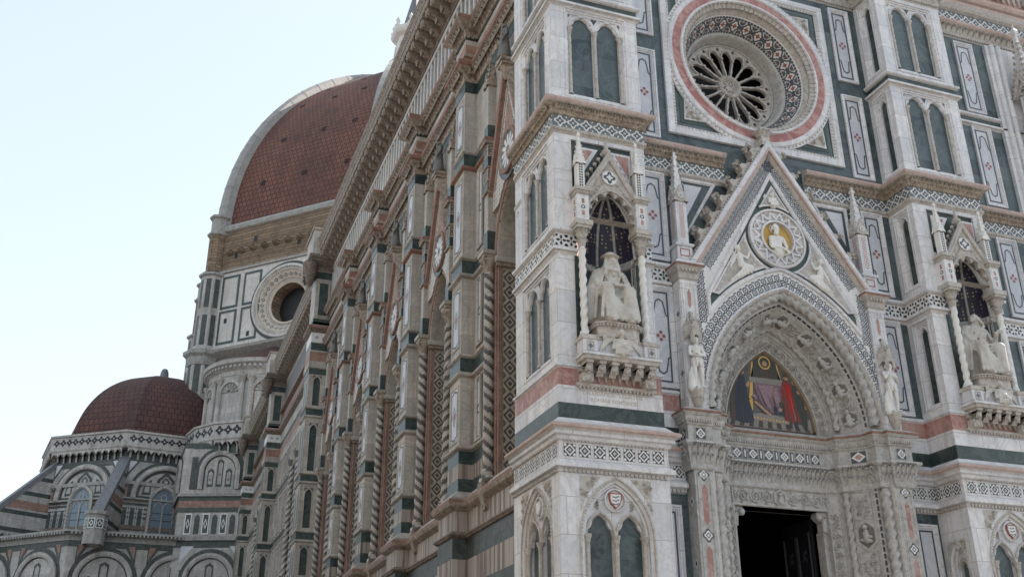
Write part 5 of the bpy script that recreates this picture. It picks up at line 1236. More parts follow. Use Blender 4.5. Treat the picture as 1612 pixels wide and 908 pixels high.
def kneeling(s):
    m = MB(); T = 'statue_marble'; L_ = lambda a, b, r1, r2, n=7: m.limb(a, b, r1, r2, T, n)
    head(m, (s*.34, -.02, 1.02), .85, s*.4, .2); L_((s*.3, 0, .8), (s*.22, .0, .45), .10, .13); L_((s*.22, 0, .45), (s*.5, -.02, .26), .13, .12); L_((s*.5, -.02, .28), (s*.05, .02, .14), .12, .1); L_((s*.05, 0, .14), (-s*.34, .02, .06), .10, .06)
    L_((s*.3, -.03, .82), (s*.5, -.08, .62), .05, .045); L_((s*.5, -.08, .62), (s*.62, -.08, .72), .042, .03); hand(m, (s*.62, -.08, .72), (s*.5, -.2, .8), (0, -1, .1), .8)
    for k in range(7): t = k/6; L_((s*(.22-.02*k), .05, .82-.02*k), (s*(.12-.34*t), .05, 1.08-.62*t), .035, .025, 5)
    for k in range(6): t = k/5; L_((s*(.30-.16*t), -.1, .5-.2*t), (s*(.42-.7*t), -.09, .1), .025, .03, 5)
    return m
for s in (-1, 1):
    k = fuse('relief_figure', kneeling(s*-1 if False else -s), 'white_statue', .015, pr); k.location = (BC+s*1.32, PY-.06, 13.30 if True else 0); k.scale = (.86, .7, .86); k.rotation_euler = (0, s*.36, 0)
t_ = fuse('relief_figure', angel(), 'white_statue', .013, pr); t_.location = (BC, PY-.05, 15.78); t_.scale = (.72, .7, .72)
# statuettes on the portal pilasters
def standing(arms, robe):
    m = MB(); T = 'statue_marble'; L_ = lambda a, b, r1, r2, n=9: m.limb(a, b, r1, r2, T, n)
    head(m, (0, -.03, 1.60), 1, .2, .1, robe, True)
    L_((0, .02, 1.36), (0, .0, 1.1), .15, .125); L_((0, 0, 1.1), (.02, .0, .92), .125, .15); L_((-.17, .02, 1.40), (.17, .02, 1.40), .07, .07); L_((0, .02, 1.48), (0, .02, 1.4), .06, .08)
    if robe:
        L_((0, .0, 1.0), (0, .0, .08), .17, .24); L_((-.1, -.02, .8), (-.12, -.04, .06), .12, .14); L_((.1, -.02, .8), (.12, -.04, .06), .12, .14)
        for k in range(14): a = -pi*k/13; L_((.15*cos(a), .14*sin(a), 1.2), (.27*cos(a+.1), .24*sin(a+.1), .04), .022, .032, 5)
        for k in range(4): L_((-.2, -.08, 1.3-.12*k), (.2, -.16, 1.05-.16*k), .025, .025, 5)
    else:
        for s, dx in ((-1, -.02), (1, .06)):
            L_((s*.09, 0, .92), (s*.10+dx*.5, -.05, .50), .095, .062); L_((s*.10+dx*.5, -.05, .50), (s*.09+dx, .0, .10), .064, .038); L_((s*.09+dx, .02, .06), (s*.1+dx, -.13, .035), .04, .03)
        for k in range(9): a = 2*pi*k/9; L_((.15*cos(a), .13*sin(a), .98), (.16*cos(a)+.02, .14*sin(a), .74), .045, .04, 5)
        L_((.16, -.04, .95), (.2, -.02, .6), .04, .03, 5); L_((-.2, .04, .5), (-.22, .02, .0), .09, .12); L_((-.2, .04, .5), (-.16, .02, .7), .08, .05)
        L_((0, .12, .02), (0, .1, .5), .14, .08)
    if arms == 'cross':
        for s in (-1, 1): L_((s*.2, .0, 1.38), (s*.25, -.06, 1.12), .058, .048); L_((s*.25, -.06, 1.12), (-s*.02, -.19, 1.10+.04*s), .046, .034); hand(m, (-s*.02, -.19, 1.1+.04*s), (-s*.9, -.1, .1), (0, -.8, .6))
    elif arms == 'raise':
        L_((-.2, 0, 1.38), (-.26, -.12, 1.16), .058, .048); L_((-.26, -.12, 1.16), (-.08, -.17, 1.42), .046, .034); hand(m, (-.08, -.17, 1.42), (.3, .1, .8), (0, -1, .1)); L_((.2, 0, 1.38), (.26, -.02, 1.1), .058, .048); L_((.26, -.02, 1.1), (.12, -.19, 1.2), .046, .034); hand(m, (.12, -.19, 1.2), (-.7, -.1, .4), (0, -1, .2))
    else:
        L_((-.2, 0, 1.38), (-.26, -.04, 1.12), .06, .05); L_((-.26, -.04, 1.12), (-.1, -.22, 1.02), .05, .036); hand(m, (-.1, -.22, 1.02), (.5, -.4, -.1), (0, -.4, 1)); L_((.2, 0, 1.38), (.28, -.02, 1.1), .06, .05); L_((.28, -.02, 1.1), (.24, -.14, .84), .05, .036); hand(m, (.24, -.14, .84), (-.1, -.3, -.8), (0, -1, .1))
    m.lathe((0, 0, -.06), [(.26, 0), (.27, .02), (.27, .06), (.2, .08)], 10, T)
    return m
for x, arms, lb in ((4.05, 'cross', 'small white statue with folded arms on the left portal pilaster'), (2*BC-4.05, 'raise', 'small white statue with a raised hand on the right portal pilaster')):
    root = fuse('standing_statue', standing(arms, False), 'white_statue', .013); root.location = (x, .50, 9.93); root.scale = (.86, .86, .80); tag(root, lb, 'statue')
st = fuse('standing_statue', standing('hold', True), 'dark_statue', .02); NL = ['nearest to the corner buttress', 'second from the corner buttress', 'third from the corner buttress', 'fourth from the corner buttress', 'farthest from the facade']
for k, c in enumerate([4.35]+[7.95+6.85*k+1.1+2.875 for k in range(3)]+[33.0]):
    o = st if k == 0 else st.copy()
    if k: COL.objects.link(o)
    o.location = (.20, c, 21.80); o.scale = (.92, .92, .80); o.rotation_euler = (0, 0, -pi/2); tag(o, 'weathered dark statue on a nave window gable, '+NL[k], 'statue', 'statues standing on the nave window gables')
# ================================================================ north flank of the nave
NM, NC, NCo, NP = 'nave_marble', 'nave_carved', 'nave_cornice', 'nave_pink'
NW, BS, Y0, BD, NB = .45, 6.85, 7.95, 1.1, 4
YE = 36.6
CEN = [4.35]+[Y0+BS*k+BD+(BS-BD)/2 for k in range(3)]+[33.0]
def nplan(y0, y1, gaps=()):
    pts = [(NW, y1)]
    for k in range(NB-1, -1, -1):
        a = Y0+BS*k; pts += [(NW, a+BD), (0, a+BD), (0, a), (NW, a)]
    pts.append((NW, y0)); return pts
def bplans(half):
    'plan pieces that step round each buttress and stop beside the windows'
    out = []
    for k in range(NB):
        a = Y0+BS*k; out.append([(NW, CEN[k+1]-half), (NW, a+BD), (0, a+BD), (0, a), (NW, a), (NW, CEN[k]+half)])
    return out
FULL = [nplan(2.9, YE)]
def ncourse(prof, mts, pls, extra=None, name='string_course'):
    for pl in pls:
        mb = MB(); mb.plan(pl, prof, mts)
        if extra: extra(mb, pl)
        mb.build(name, cath)
NLED = [(0, 0), (.05, .03), (.10, .05), (.12, .08), (.12, .13), (.02, .2)]
def ledge(z, pls, mts=NM, green=True):
    ncourse([(o, z+h) for o, h in NLED]+([(.02, z+.65), (.05, z+.67), (.09, z+.7), (.09, z+.75), (0, z+.8)] if green else []), [mts]*5+([DG, NM, NM, NM] if green else [])[:4] if green else mts, pls)
BP = bplans(1.95)
# base: plinth of upright slabs, striped marble, torus
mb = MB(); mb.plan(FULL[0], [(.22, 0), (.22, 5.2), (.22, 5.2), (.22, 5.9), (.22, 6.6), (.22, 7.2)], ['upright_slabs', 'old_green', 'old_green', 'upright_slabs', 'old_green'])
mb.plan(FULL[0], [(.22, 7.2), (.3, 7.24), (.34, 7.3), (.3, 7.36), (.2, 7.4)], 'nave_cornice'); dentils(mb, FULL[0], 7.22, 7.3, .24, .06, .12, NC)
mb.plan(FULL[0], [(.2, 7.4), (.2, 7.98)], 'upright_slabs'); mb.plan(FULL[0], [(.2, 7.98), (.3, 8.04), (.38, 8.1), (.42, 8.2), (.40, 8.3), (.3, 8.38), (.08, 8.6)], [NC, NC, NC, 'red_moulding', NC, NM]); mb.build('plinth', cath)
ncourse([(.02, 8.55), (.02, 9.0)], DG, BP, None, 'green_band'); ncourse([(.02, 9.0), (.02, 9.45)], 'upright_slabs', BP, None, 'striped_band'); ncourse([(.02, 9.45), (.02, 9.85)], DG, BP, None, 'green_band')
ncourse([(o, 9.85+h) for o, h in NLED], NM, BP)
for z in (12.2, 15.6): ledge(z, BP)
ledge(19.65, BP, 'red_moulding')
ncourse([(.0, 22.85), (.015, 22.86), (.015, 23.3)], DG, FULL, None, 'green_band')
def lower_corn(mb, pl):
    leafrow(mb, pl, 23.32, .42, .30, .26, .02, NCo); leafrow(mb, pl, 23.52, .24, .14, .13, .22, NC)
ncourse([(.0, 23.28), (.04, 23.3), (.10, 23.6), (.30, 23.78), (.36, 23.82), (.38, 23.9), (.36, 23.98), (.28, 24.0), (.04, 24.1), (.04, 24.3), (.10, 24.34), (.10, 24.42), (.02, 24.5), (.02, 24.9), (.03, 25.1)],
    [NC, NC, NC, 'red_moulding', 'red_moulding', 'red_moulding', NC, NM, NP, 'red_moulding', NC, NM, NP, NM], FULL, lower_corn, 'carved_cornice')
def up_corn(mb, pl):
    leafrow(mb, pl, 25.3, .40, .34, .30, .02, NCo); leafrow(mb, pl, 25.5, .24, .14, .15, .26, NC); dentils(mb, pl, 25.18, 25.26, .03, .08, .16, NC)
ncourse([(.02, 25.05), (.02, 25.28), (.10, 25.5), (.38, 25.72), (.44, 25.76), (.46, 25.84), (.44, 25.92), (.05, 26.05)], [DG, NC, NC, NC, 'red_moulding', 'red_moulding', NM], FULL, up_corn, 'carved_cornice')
# wall behind everything and the panelled attic
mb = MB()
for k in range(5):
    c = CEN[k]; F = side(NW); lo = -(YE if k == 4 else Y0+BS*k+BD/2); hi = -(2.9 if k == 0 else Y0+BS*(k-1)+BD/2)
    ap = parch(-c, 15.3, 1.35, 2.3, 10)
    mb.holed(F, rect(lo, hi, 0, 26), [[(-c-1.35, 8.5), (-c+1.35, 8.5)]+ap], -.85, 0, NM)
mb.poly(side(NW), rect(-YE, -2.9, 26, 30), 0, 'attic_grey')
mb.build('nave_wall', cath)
mb = MB(); F = side(NW)
n = 62
for i in range(n+1):
    u = -YE+(YE-2.9)*i/n; mb.box(F, u-.10, u+.10, 26.05, 28.75, 0, .07, 'attic_white')
mb.box(F, -YE, -2.9, 28.5, 28.75, .0, .09, 'attic_white'); mb.box(F, -YE, -2.9, 26.0, 26.2, 0, .09, 'attic_white'); mb.box(F, -YE, -2.9, 28.75, 28.95, 0, .14, NCo)
mb.build('attic_panelling', cath)
# great bracketed cornice
def great_cornice(x, ya, yb, zb, step, parent):
    mb = MB(); PLc = [(x, yb), (x, ya)]
    mb.plan(PLc, [(0, zb), (.12, zb+.1), (.16, zb+.25), (.2, zb+.3), (.2, zb+.75), (.95, zb+.78), (1.0, zb+.85), (1.0, zb+1.0), (.92, zb+1.02), (.98, zb+1.2), (1.08, zb+1.42), (1.12, zb+1.48), (1.12, zb+1.6), (.9, zb+1.7), (0, zb+1.7)],
        [NCo, NCo, NCo, NCo, NCo, NC, NC, 'red_moulding', NCo, NC, NC, NCo, NCo, NCo])
    dentils(mb, PLc, zb+.98, zb+1.1, .95, .06, .2, NCo); leafrow(mb, PLc, zb+1.12, .3, .1, .25, 1.0, NC)
    o = mb.build('great_cornice', parent)
    b = MB(); F = side(x, 0)
    Sd = Fr(F.p(.17, 0, 0), (-1, 0, 0), (0, -1, 0))
    b.slab(Sd, [(.15, zb+.1), (.34, zb+.14), (.5, zb+.3), (.62, zb+.36), (.82, zb+.44), (.92, zb+.58), (.92, zb+.78), (.15, zb+.78)], -.34, 0, NC)
    b.ball(F.p(0, zb+.5, .84), .17, NC, .9, .8, 1, 8, 5); b.ball(F.p(0, zb+.36, .92), .09, NC, n=6); b.leaf(F.at(0, 0, .5), 0, zb+.12, .3, .4, .16, NC); b.leaf(F.at(0, 0, .86), 0, zb+.5, .36, .26, .14, NC)
    for sg in (-1, 1): b.ball(F.p(sg*.12, zb+.64, .86), .07, NC, n=5); b.ball(F.p(sg*.1, zb+.26, .42), .08, NC, n=5)
    b.box(F, -.24, .24, zb+.7, zb+.80, .2, .98, NC)
    n = max(1, round((yb-ya)/step)); first = None
    for i in range(n):
        y = ya+(yb-ya)*(i+.5)/n
        if first is None: first = b.build('cornice_bracket', o); first.location = (0, y, 0)
        else: copy_tree(first, o, (0, y-first.location.y, 0))
    return o
great_cornice(NW, 3.2, YE-.2, 28.85, .78, cath)
# buttresses: panels on both faces
def nave_buttress():
    mb = MB(); y = 0
    Nf, Wf = side(0, 0), front(0)
    mb.box(Nf, -BD, 0, 0, 26, -NW, 0, NM)
    for z0, z1 in ((9.98, 12.15), (13.05, 15.55), (16.45, 19.6), (20.5, 22.8)):
        mb.sweep(Nf, rect(-BD+.16, -.16, z0+.22, z1-.16), [(-.03, 0), (-.02, .03), (.02, .025), (.05, -.02), (.08, -.03)][:3]+[(.05, .004)], NM, True)
        a, b = -BD+.26, -.26; m_ = (a+b)/2
        mb.poly(Nf, rect(a-.02, b+.02, z0+.3, z1-.24), .008, 'panel_marble'); mb.ribbon(Nf, [(a, z0+.4), (m_, z0+.32), (b, z0+.4), (b, z1-.36), (m_, z1-.28), (a, z1-.36)], .06, .012, 'inlay_slate', True)
        mb.poly(Nf, dia(m_, (z0+z1)/2, .1, .17), .012, 'inlay_red'); mb.ring(Nf, dia(m_, (z0+z1)/2, .2, .34), dia(m_, (z0+z1)/2, .15, .27), .012, .012, 'inlay_slate')
    return mb
nb = nave_buttress().build('nave_buttress', cath); nb.location = (0, Y0, 0)
for k in range(1, NB): copy_tree(nb, cath, (0, BS*k, 0))
# panels of the wall between buttress and window
for k in range(4):
    for y in (Y0+BS*k+BD+.45, Y0+BS*k-.55):
        mb = MB()
        for z0, z1 in ((9.98, 12.15), (13.05, 15.55), (16.45, 19.6)):
            F = side(NW, y); mb.poly(F, rect(-.34, .34, z0+.08, z1-.03), .006, DG); mb.sweep(F, rect(-.26, .26, z0+.1, z1-.05), [(0, 0), (0, .07), (.06, .07), (.09, .02)], NM, True); mb.poly(F, rect(-.18, .18, z0+.18, z1-.13), .018, 'panel_marble')
            mb.ring(F, star8(0, (z0+z1)/2, .15, .0, 16), star8(0, (z0+z1)/2, .09, .0, 16), .024, .024, 'inlay_slate'); mb.ribbon(F, rect(-.13, .13, z0+.24, z1-.19), .04, .022, 'inlay_slate', True)
        mb.build('wall_panel', cath)

# gabled window, repeated in every bay
def dia_strip(mb, G, u0, u1, z0, z1, w):
    um = (u0+u1)/2; h = (u1-u0)/2*1.1; n = round((z1-z0)/(2*h)); h = (z1-z0)/(2*n)
    mb.poly(G, rect(u0, u1, z0, z1), w, 'nave_cream')
    hw = (u1-u0)/2
    for i in range(n):
        v = z0+h*(2*i+1)
        mb.ring(G, dia(um, v, hw*.98, h*.98), dia(um, v, hw*.62, h*.62), w+.004, w+.004, 'nave_dark'); mb.poly(G, dia(um, v, hw*.36, h*.36), w+.004, 'nave_dark')
        for sg in (-1, 1):
            for q in (-1, 1): mb.poly(G, [(um+sg*hw*.96, v+q*h*.98), (um+sg*hw*.96, v+q*h*.5), (um+sg*hw*.5, v+q*h*.98)], w+.004, 'nave_dark')
def nave_window():
    F = side(NW, 0); a = 1.35; root = empty('nave_window', (0, 0, 0), cath)
    g = MB(); g.poly(F, [(-a, 8.5), (a, 8.5)]+parch(0, 15.3, a, 2.3, 10), -.84, 'leaded_glass'); g.box(F, -.08, .08, 8.5, 15.2, -.84, -.6, NM); g.build('glass', root)
    r = MB()
    for sg in (-1, 1):
        J = Fr((NW, sg*a, 0), (1, 0, 0), (0, -sg, 0)); q = lambda u: u
        r.poly(J, rect(0, .84, 8.5, 15.3), .003, NM); dia_strip(r, J, .16, .60, 8.7, 15.0, .010)
        r.box(J, .02, .13, 8.6, 15.1, 0, .04, NP); r.box(J, .63, .73, 8.6, 15.1, 0, .04, NP)
        r.box(J, -.06, .8, 15.1, 15.22, 0, .1, NC); r.box(J, -.1, .84, 15.22, 15.4, 0, .16, NM)
        r.box(F, sg*a-.0 if sg > 0 else -a-.14, a+.14 if sg > 0 else -a, 8.5, 15.2, 0, .05, NP)
    A = parch(0, 15.38, a, 2.22, 10); r.sweep(F, A, [(-.16, 0), (-.16, .07), (-.02, .08), (0, .03), (0, -.84)], [NP, NP, NP, 'nave_inlay'])
    r.build('window_reveal', root)
    for sg in (-1, 1):
        for u, w_, rr in ((1.66, .17, .15), (1.18, -.72, .10)):
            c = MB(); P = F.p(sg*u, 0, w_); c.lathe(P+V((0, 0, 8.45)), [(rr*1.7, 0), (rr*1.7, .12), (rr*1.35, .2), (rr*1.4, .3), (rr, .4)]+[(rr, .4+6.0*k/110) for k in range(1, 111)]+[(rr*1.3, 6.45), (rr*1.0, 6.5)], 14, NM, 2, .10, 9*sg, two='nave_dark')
            c.lathe(P+V((0, 0, 14.95)), [(rr, 0), (rr*1.2, .15), (rr*1.9, .34), (rr*2, .38), (rr*2, .44)], 8, NC)
            for k in range(8): q = pi/4*k; c.leaf(Fr(P+V((rr*cos(q), rr*sin(q), 14.97)), (-sin(q), cos(q), 0), (cos(q), sin(q), 0)), 0, 0, .12, .34, rr*.9, NC)
            c.build('twisted_column', root)
        # tall pilaster above the outer column
        p = MB(); u = sg*1.68; G = F.at(u, 0, 0)
        c = MB(); c.slab(Fr(F.p(u+.17, 0, 0), (-1, 0, 0), (0, -1, 0)), [(0, 7.5), (.14, 7.6), (.3, 7.8), (.42, 8.2), (.42, 8.45), (0, 8.45)], -.34, 0, NC); c.leaf(F.at(0, 0, .3), u, 7.7, .3, .6, .12, NC); c.build('corbel', root)
        p.box(G, -.26, .26, 15.4, 15.52, 0, .42, NC); p.box(G, -.3, .3, 15.52, 15.66, 0, .46, NM)
        p.box(G, -.2, .2, 15.66, 16.35, 0, .3, DG); p.box(G, -.17, .17, 16.35, 17.7, 0, .28, NM)
        for z in (17.7, 18.6): p.box(G, -.2, .2, z+.06, z+.45, 0, .30, DG); p.box(G, -.24, .24, z, z+.07, 0, .36, NC); p.box(G, -.19, .19, z+.45, z+.9, 0, .31, NM)
        for z in (18.37, 19.27):
            for G2 in (G.at(0, 0, .31), Fr(G.p(.19, 0, .15), (F.N.x*-1, 0, 0), (0, -1, 0))): p.ring(G2, rect(-.13, .13, z-.17, z+.17), rect(-.09, .09, z-.13, z+.13), .004, .004, 'nave_dark'); p.ring(G2, circ(0, z, .09, 10), circ(0, z, .045, 10), .004, .004, 'nave_dark')
        p.box(G, -.28, .28, 19.5, 19.62, 0, .42, NC); p.box(G, -.3, .3, 19.62, 19.72, 0, .44, 'red_moulding')
        p.box(G, -.18, .18, 19.72, 20.25, 0, .3, DG); p.box(G, -.15, .15, 20.25, 21.9, 0, .28, NM)
        o = p.build('window_pilaster', root)
        s = MB(); P = G.p(0, 21.9, .14)
        for k in range(4): q = k*pi/2; s.slab(Fr(P, (cos(q), sin(q), 0), (sin(q), -cos(q), 0)), [(-.22, -.1), (.22, -.1), (0, .45)], .08, .19, NC)
        s.lathe(P, [(.2, 0), (.03, 1.15), (.07, 1.2), (.01, 1.32)], 4, NC, smooth=False, a0=pi/4)
        for k in range(5):
            for q in range(4): b = pi/4+q*pi/2; s.ball(P+V(((.2-.033*k)*cos(b), (.2-.033*k)*sin(b), .12+.2*k)), .05, NC, n=4, k=3)
        s.build('pinnacle', root)
    # gable with rosette
    gm = MB(); ap, ft, hw = 21.5, 17.6, 1.5
    O = [(-hw, ft), (-hw, 17.0)]+[(x, z) for x, z in parch(0, 15.38, 1.52, 2.42, 10)[::-1] if z > 17.05]+[(hw, 17.0), (hw, ft), (0, ap)]
    gm.poly(F, O[::-1], .12, 'nave_inlay'); gm.walls(F, O, -.02, .12, NM)
    gm.sweep(F, [(-hw-.05, ft-.1), (0, ap+.1), (hw+.05, ft-.1)], [(-.02, -.02), (-.02, .26), (.10, .28), (.12, .2), (.16, .0)], ['red_moulding', 'red_moulding', NC, NC])
    gm.sweep(F, [(hw-.2, ft+.05), (0, ap-.55), (-hw+.2, ft+.05)], [(-.03, .12), (-.03, .15), (.03, .15), (.03, .12)], NM)
    gm.poly(F, [(-.5, 19.1), (.5, 19.1), (0, 20.6)], .128, NP)
    gm.rev(F, 0, 18.45, [(.78, .12), (.76, .2), (.64, .21), (.62, .15)], 28, ['red_moulding', 'red_moulding', NM]); gm.rev(F, 0, 18.45, [(.95, .124), (.8, .124)], 28, DG); gm.poly(F, circ(0, 18.45, .63, 24), .15, 'inlay_grey')
    for k in range(12):
        q = 2*pi*k/12; gm.poly(F, [(.12*cos(q-.5), 18.45+.12*sin(q-.5)), (.52*cos(q-.13), 18.45+.52*sin(q-.13)), (.58*cos(q), 18.45+.58*sin(q)), (.52*cos(q+.13), 18.45+.52*sin(q+.13)), (.12*cos(q+.5), 18.45+.12*sin(q+.5))], .156, 'inlay_white')
    for sg in (-1, 1):
        for k in range(9):
            t = (k+.5)/9; gm.floret(Fr(F.p(sg*(hw+.1)*(1-t), ft+(ap-ft)*t+.02, .12), (-.6, 0, .5), (-.6, -.3*sg, .7), (0, 1, 0)), 0, 0, .16, .16, NC, 5); gm.ball(F.p(sg*(hw+.12)*(1-t), ft+(ap-ft)*t+.1, .1), .09, NC, n=5)
    gm.box(F, -.24, .24, ap, ap+.12, 0, .42, NC); gm.box(F, -.28, .28, ap+.12, ap+.24, 0, .46, NC); gm.lathe(F.p(0, ap-.5, .2), [(.05, 0), (.16, .35), (.22, .5)], 8, NC)
    gm.build('window_gable', root)
    return root
nw = nave_window(); nw.location = (0, CEN[0], 0)
for c in CEN[1:]: copy_tree(nw, cath, (0, c-CEN[0], 0))

# ---- big piers and the farther bays
def big_pier(yw, x0, xw, dep=1.7):
    'broad pier: west face at yw from x0 (outer) to xw (wall)'
    F = front(yw, 0); mb = MB(); m_ = (x0+xw)/2; w2 = (xw-x0)/2
    holes = []; tiers = [(7.6, 9.55), (9.75, 11.7), (12.75, 14.9), (15.95, 18.65), (19.8, 21.55)]
    lan = []
    for a, b in tiers:
        hw = w2*.40; L_ = lancet(m_, a, b-hw*1.5, hw, hw*1.5, 6, .12); holes.append(L_)
    mb.holed(F, rect(x0, xw, 0, 26.2), holes, -.14, 0, NM)
    mb.poly(F, rect(x0, xw, 26.2, 30.6), 0, NM)
    Nf = side(x0, yw); mb.box(Nf, -dep, -.16, 0, 30.6, -(xw-x0), 0, NM); mb.poly(Nf, rect(-.16, 0, 0, 30.6), 0, NM)
    mb.v, mb.f, mb.m, mb.sm = mb.v, mb.f, mb.m, mb.sm
    PLb = [(xw, yw+dep), (x0, yw+dep), (x0, yw), (xw, yw)]
    for z in (9.6-.0, 12.05, 15.3, 19.15):
        mb.plan(PLb, [(0, z-.12), (.1, z-.06), (.1, z), (.02, z+.06), (.02, z+.42), (.1, z+.46), (.1, z+.52), (0, z+.6)], [NM, NM, NM, 'dark_green_marble', NM, NM, NM])
    mb.plan(PLb, [(0, 21.7), (.02, 21.72), (.02, 22.05), (.08, 22.1), (.08, 22.45), (.05, 22.5), (.05, 23.1), (.02, 23.2), (.02, 23.65), (.04, 23.7), (.04, 24.3), (.2, 24.45), (.28, 24.55), (.28, 24.7), (0, 24.85), (0, 25.0), (.02, 25.02), (.02, 25.22)], [DG, DG, NM, NM, NM, NP, NM, DG, NM, 'inlay_white', NCo, NCo, 'red_moulding', NM, NM, DG, DG])
    for k in range(2): tile_star(mb, F, m_+(-.5+k)*w2*.85, 24.0, .2, .045, 'inlay_grey')
    mb.sweep(F, rect(m_-w2*.62, m_+w2*.62, 25.4, 27.6), [(-.05, 0), (-.05, .05), (.03, .05), (.05, .02)], NM, True); mb.poly(F, rect(m_-w2*.55, m_+w2*.55, 25.45, 27.55), .014, DG)
    mb.plan(PLb, [(.0, 27.85), (.02, 27.86), (.02, 28.3), (.1, 28.35), (.16, 28.6), (.5, 28.85), (.5, 29.0)], [DG, DG, NM, NCo, NCo, NCo])
    for a, b in tiers:
        for sg in (-1, 1): mb.poly(F, [(m_+sg*w2*.5, b+.08), (m_+sg*w2*.5, b-.12), (m_+sg*w2*.15, b+.08)], .005, 'nave_dark')
        Ln = side(x0, yw); 
        for q in (.42, 1.2): mb.poly(Ln, [(x-q, z) for x, z in lancet(0, a, b-.4, .22, .4, 5)], .006, DG)
    # corner pedestal with balustrade die above the cornice
    mb.plan(PLb, [(.55, 29.0), (.6, 29.1), (.6, 29.25), (.42, 29.3), (.42, 30.9), (.5, 30.95), (.52, 31.1), (-.2, 31.2)], [NCo, NCo, NM, NM, NC, NC, NM]); mb.ring(front(yw-.42), circ(m_, 30.1, .34, 16), circ(m_, 30.1, .22, 16), .006, .006, 'inlay_red'); mb.poly(front(yw-.42), star8(m_, 30.1, .16, .2, 16), .006, 'inlay_slate')
    for k in range(4): mb.poly(front(yw-.42), dia(x0+.1+.27*k, 29.45, .08), .006, 'nave_dark')
    o = mb.build('corner_pier', cath)
    p = MB()
    for (a, b), h in zip(tiers, holes): p.poly(F, rect(m_-w2*.5, m_+w2*.5, a-.02, b+.02), -.13, DG)
    p.build('stone_panel', o)
    # leafy corner corbel
    c = MB(); rn = random.Random(int(yw))
    for k in range(60): q = Fr((x0-rn.uniform(.0, .75), yw+rn.uniform(-.3, .6), 27.6+rn.uniform(0, 1.3)), (.7, -.7, 0), (-.7, -.7, rn.uniform(-.3, .3))); c.floret(q, 0, 0, .16, .14, NCo, 5)
    c.lathe((x0-.45, yw-.15, 27.1), [(.02, 0), (.2, .2), (.28, .6), (.42, 1.0), (.5, 1.6)], 8, NCo); c.build('corner_corbel', o)
    return o
big_pier(YE, -.55, NW); big_pier(59.7, -.05, 1.0); big_pier(78.4, .15, 1.15)
def far_section(x, ya, yb):
    F = side(x); mb = MB(); mb.poly(F, rect(-yb, -ya, 0, 30), 0, NM)
    PLf = [(x, yb), (x, ya)]
    for z in (9.6, 12.05, 15.3, 19.15): mb.plan(PLf, [(0, z-.12), (.1, z-.06), (.1, z), (.02, z+.06), (.02, z+.42), (.1, z+.46), (.1, z+.52), (0, z+.6)], [NM, NM, NM, DG, NM, NM, NM])
    mb.plan(PLf, [(0, 22.3), (.06, 22.5), (.06, 23.1), (.02, 23.2), (.02, 23.6), (.04, 24.3), (.3, 24.5), (.34, 24.7), (.3, 24.85), (.02, 25.0), (.02, 26.0), (.3, 26.1), (.3, 26.25), (0, 26.35)], [NM, NP, NM, DG, NM, NCo, NCo, 'red_moulding', NM, NP, NCo, 'red_moulding', NM])
    n = round((yb-ya)/.55)
    for i in range(n): u = -yb+(yb-ya)*(i+.5)/n; mb.poly(F, rect(u-.17, u+.17, 26.5, 28.5), .012, 'attic_grey')
    m_ = (ya+yb)/2; n = round((yb-ya)/1.15)
    for i in range(n):
        u = -yb+(yb-ya)*(i+.5)/n
        for a, b in ((7.6, 9.4), (10.3, 11.8), (12.8, 15.0), (16.0, 18.8), (19.9, 21.9)): mb.sweep(F, rect(u-.36, u+.36, a, b), [(0, 0), (0, .08), (.07, .08), (.1, .01)], NM, True); mb.poly(F, lancet(u, a+.12, b-.5, .22, .36, 5), .014, DG)
    o = mb.build('nave_wall', cath)
    c = MB()
    for k in (-1, 1):
        for j, (dx, rr) in enumerate(((1.5, .16), (1.1, .16))):
            c2 = MB(); P = V((x-.2, m_+k*dx, 5)); c2.lathe(P, [(rr, 0)]+[(rr, 14.5*i/200) for i in range(1, 201)]+[(rr*2, 14.9), (rr*2, 15.1)], 10, NM, 2, .12, 7, two='nave_dark'); c2.build('twisted_column', o)
    great_cornice(x, ya, yb, 28.85, .8, cath)
far_section(1.0, YE+1.7, 59.7); far_section(1.15, 61.4, 78.4)
# ================================================================ crossing, great dome, apse and its half dome
OM, OG = 'old_marble', 'old_green'
DC, DR = V((20.9, 103.9, 0)), 27.3
def ocorner(c, r, k, ph=pi/8): a = pi+pi/8*0+ph+k*pi/4; return V((c.x+r*cos(a), c.y+r*sin(a), 0))
def facet(P, Q):
    'frame on a wall from P to Q (left to right as seen from outside)'
    d = (Q-P).normalized(); return Fr((P.x, P.y, 0), d, (d.y, -d.x, 0)), (Q-P).length
def oct_plan(c, r, ph=pi/8): return [(ocorner(c, r, k, ph).x, ocorner(c, r, k, ph).y) for k in range(8)]
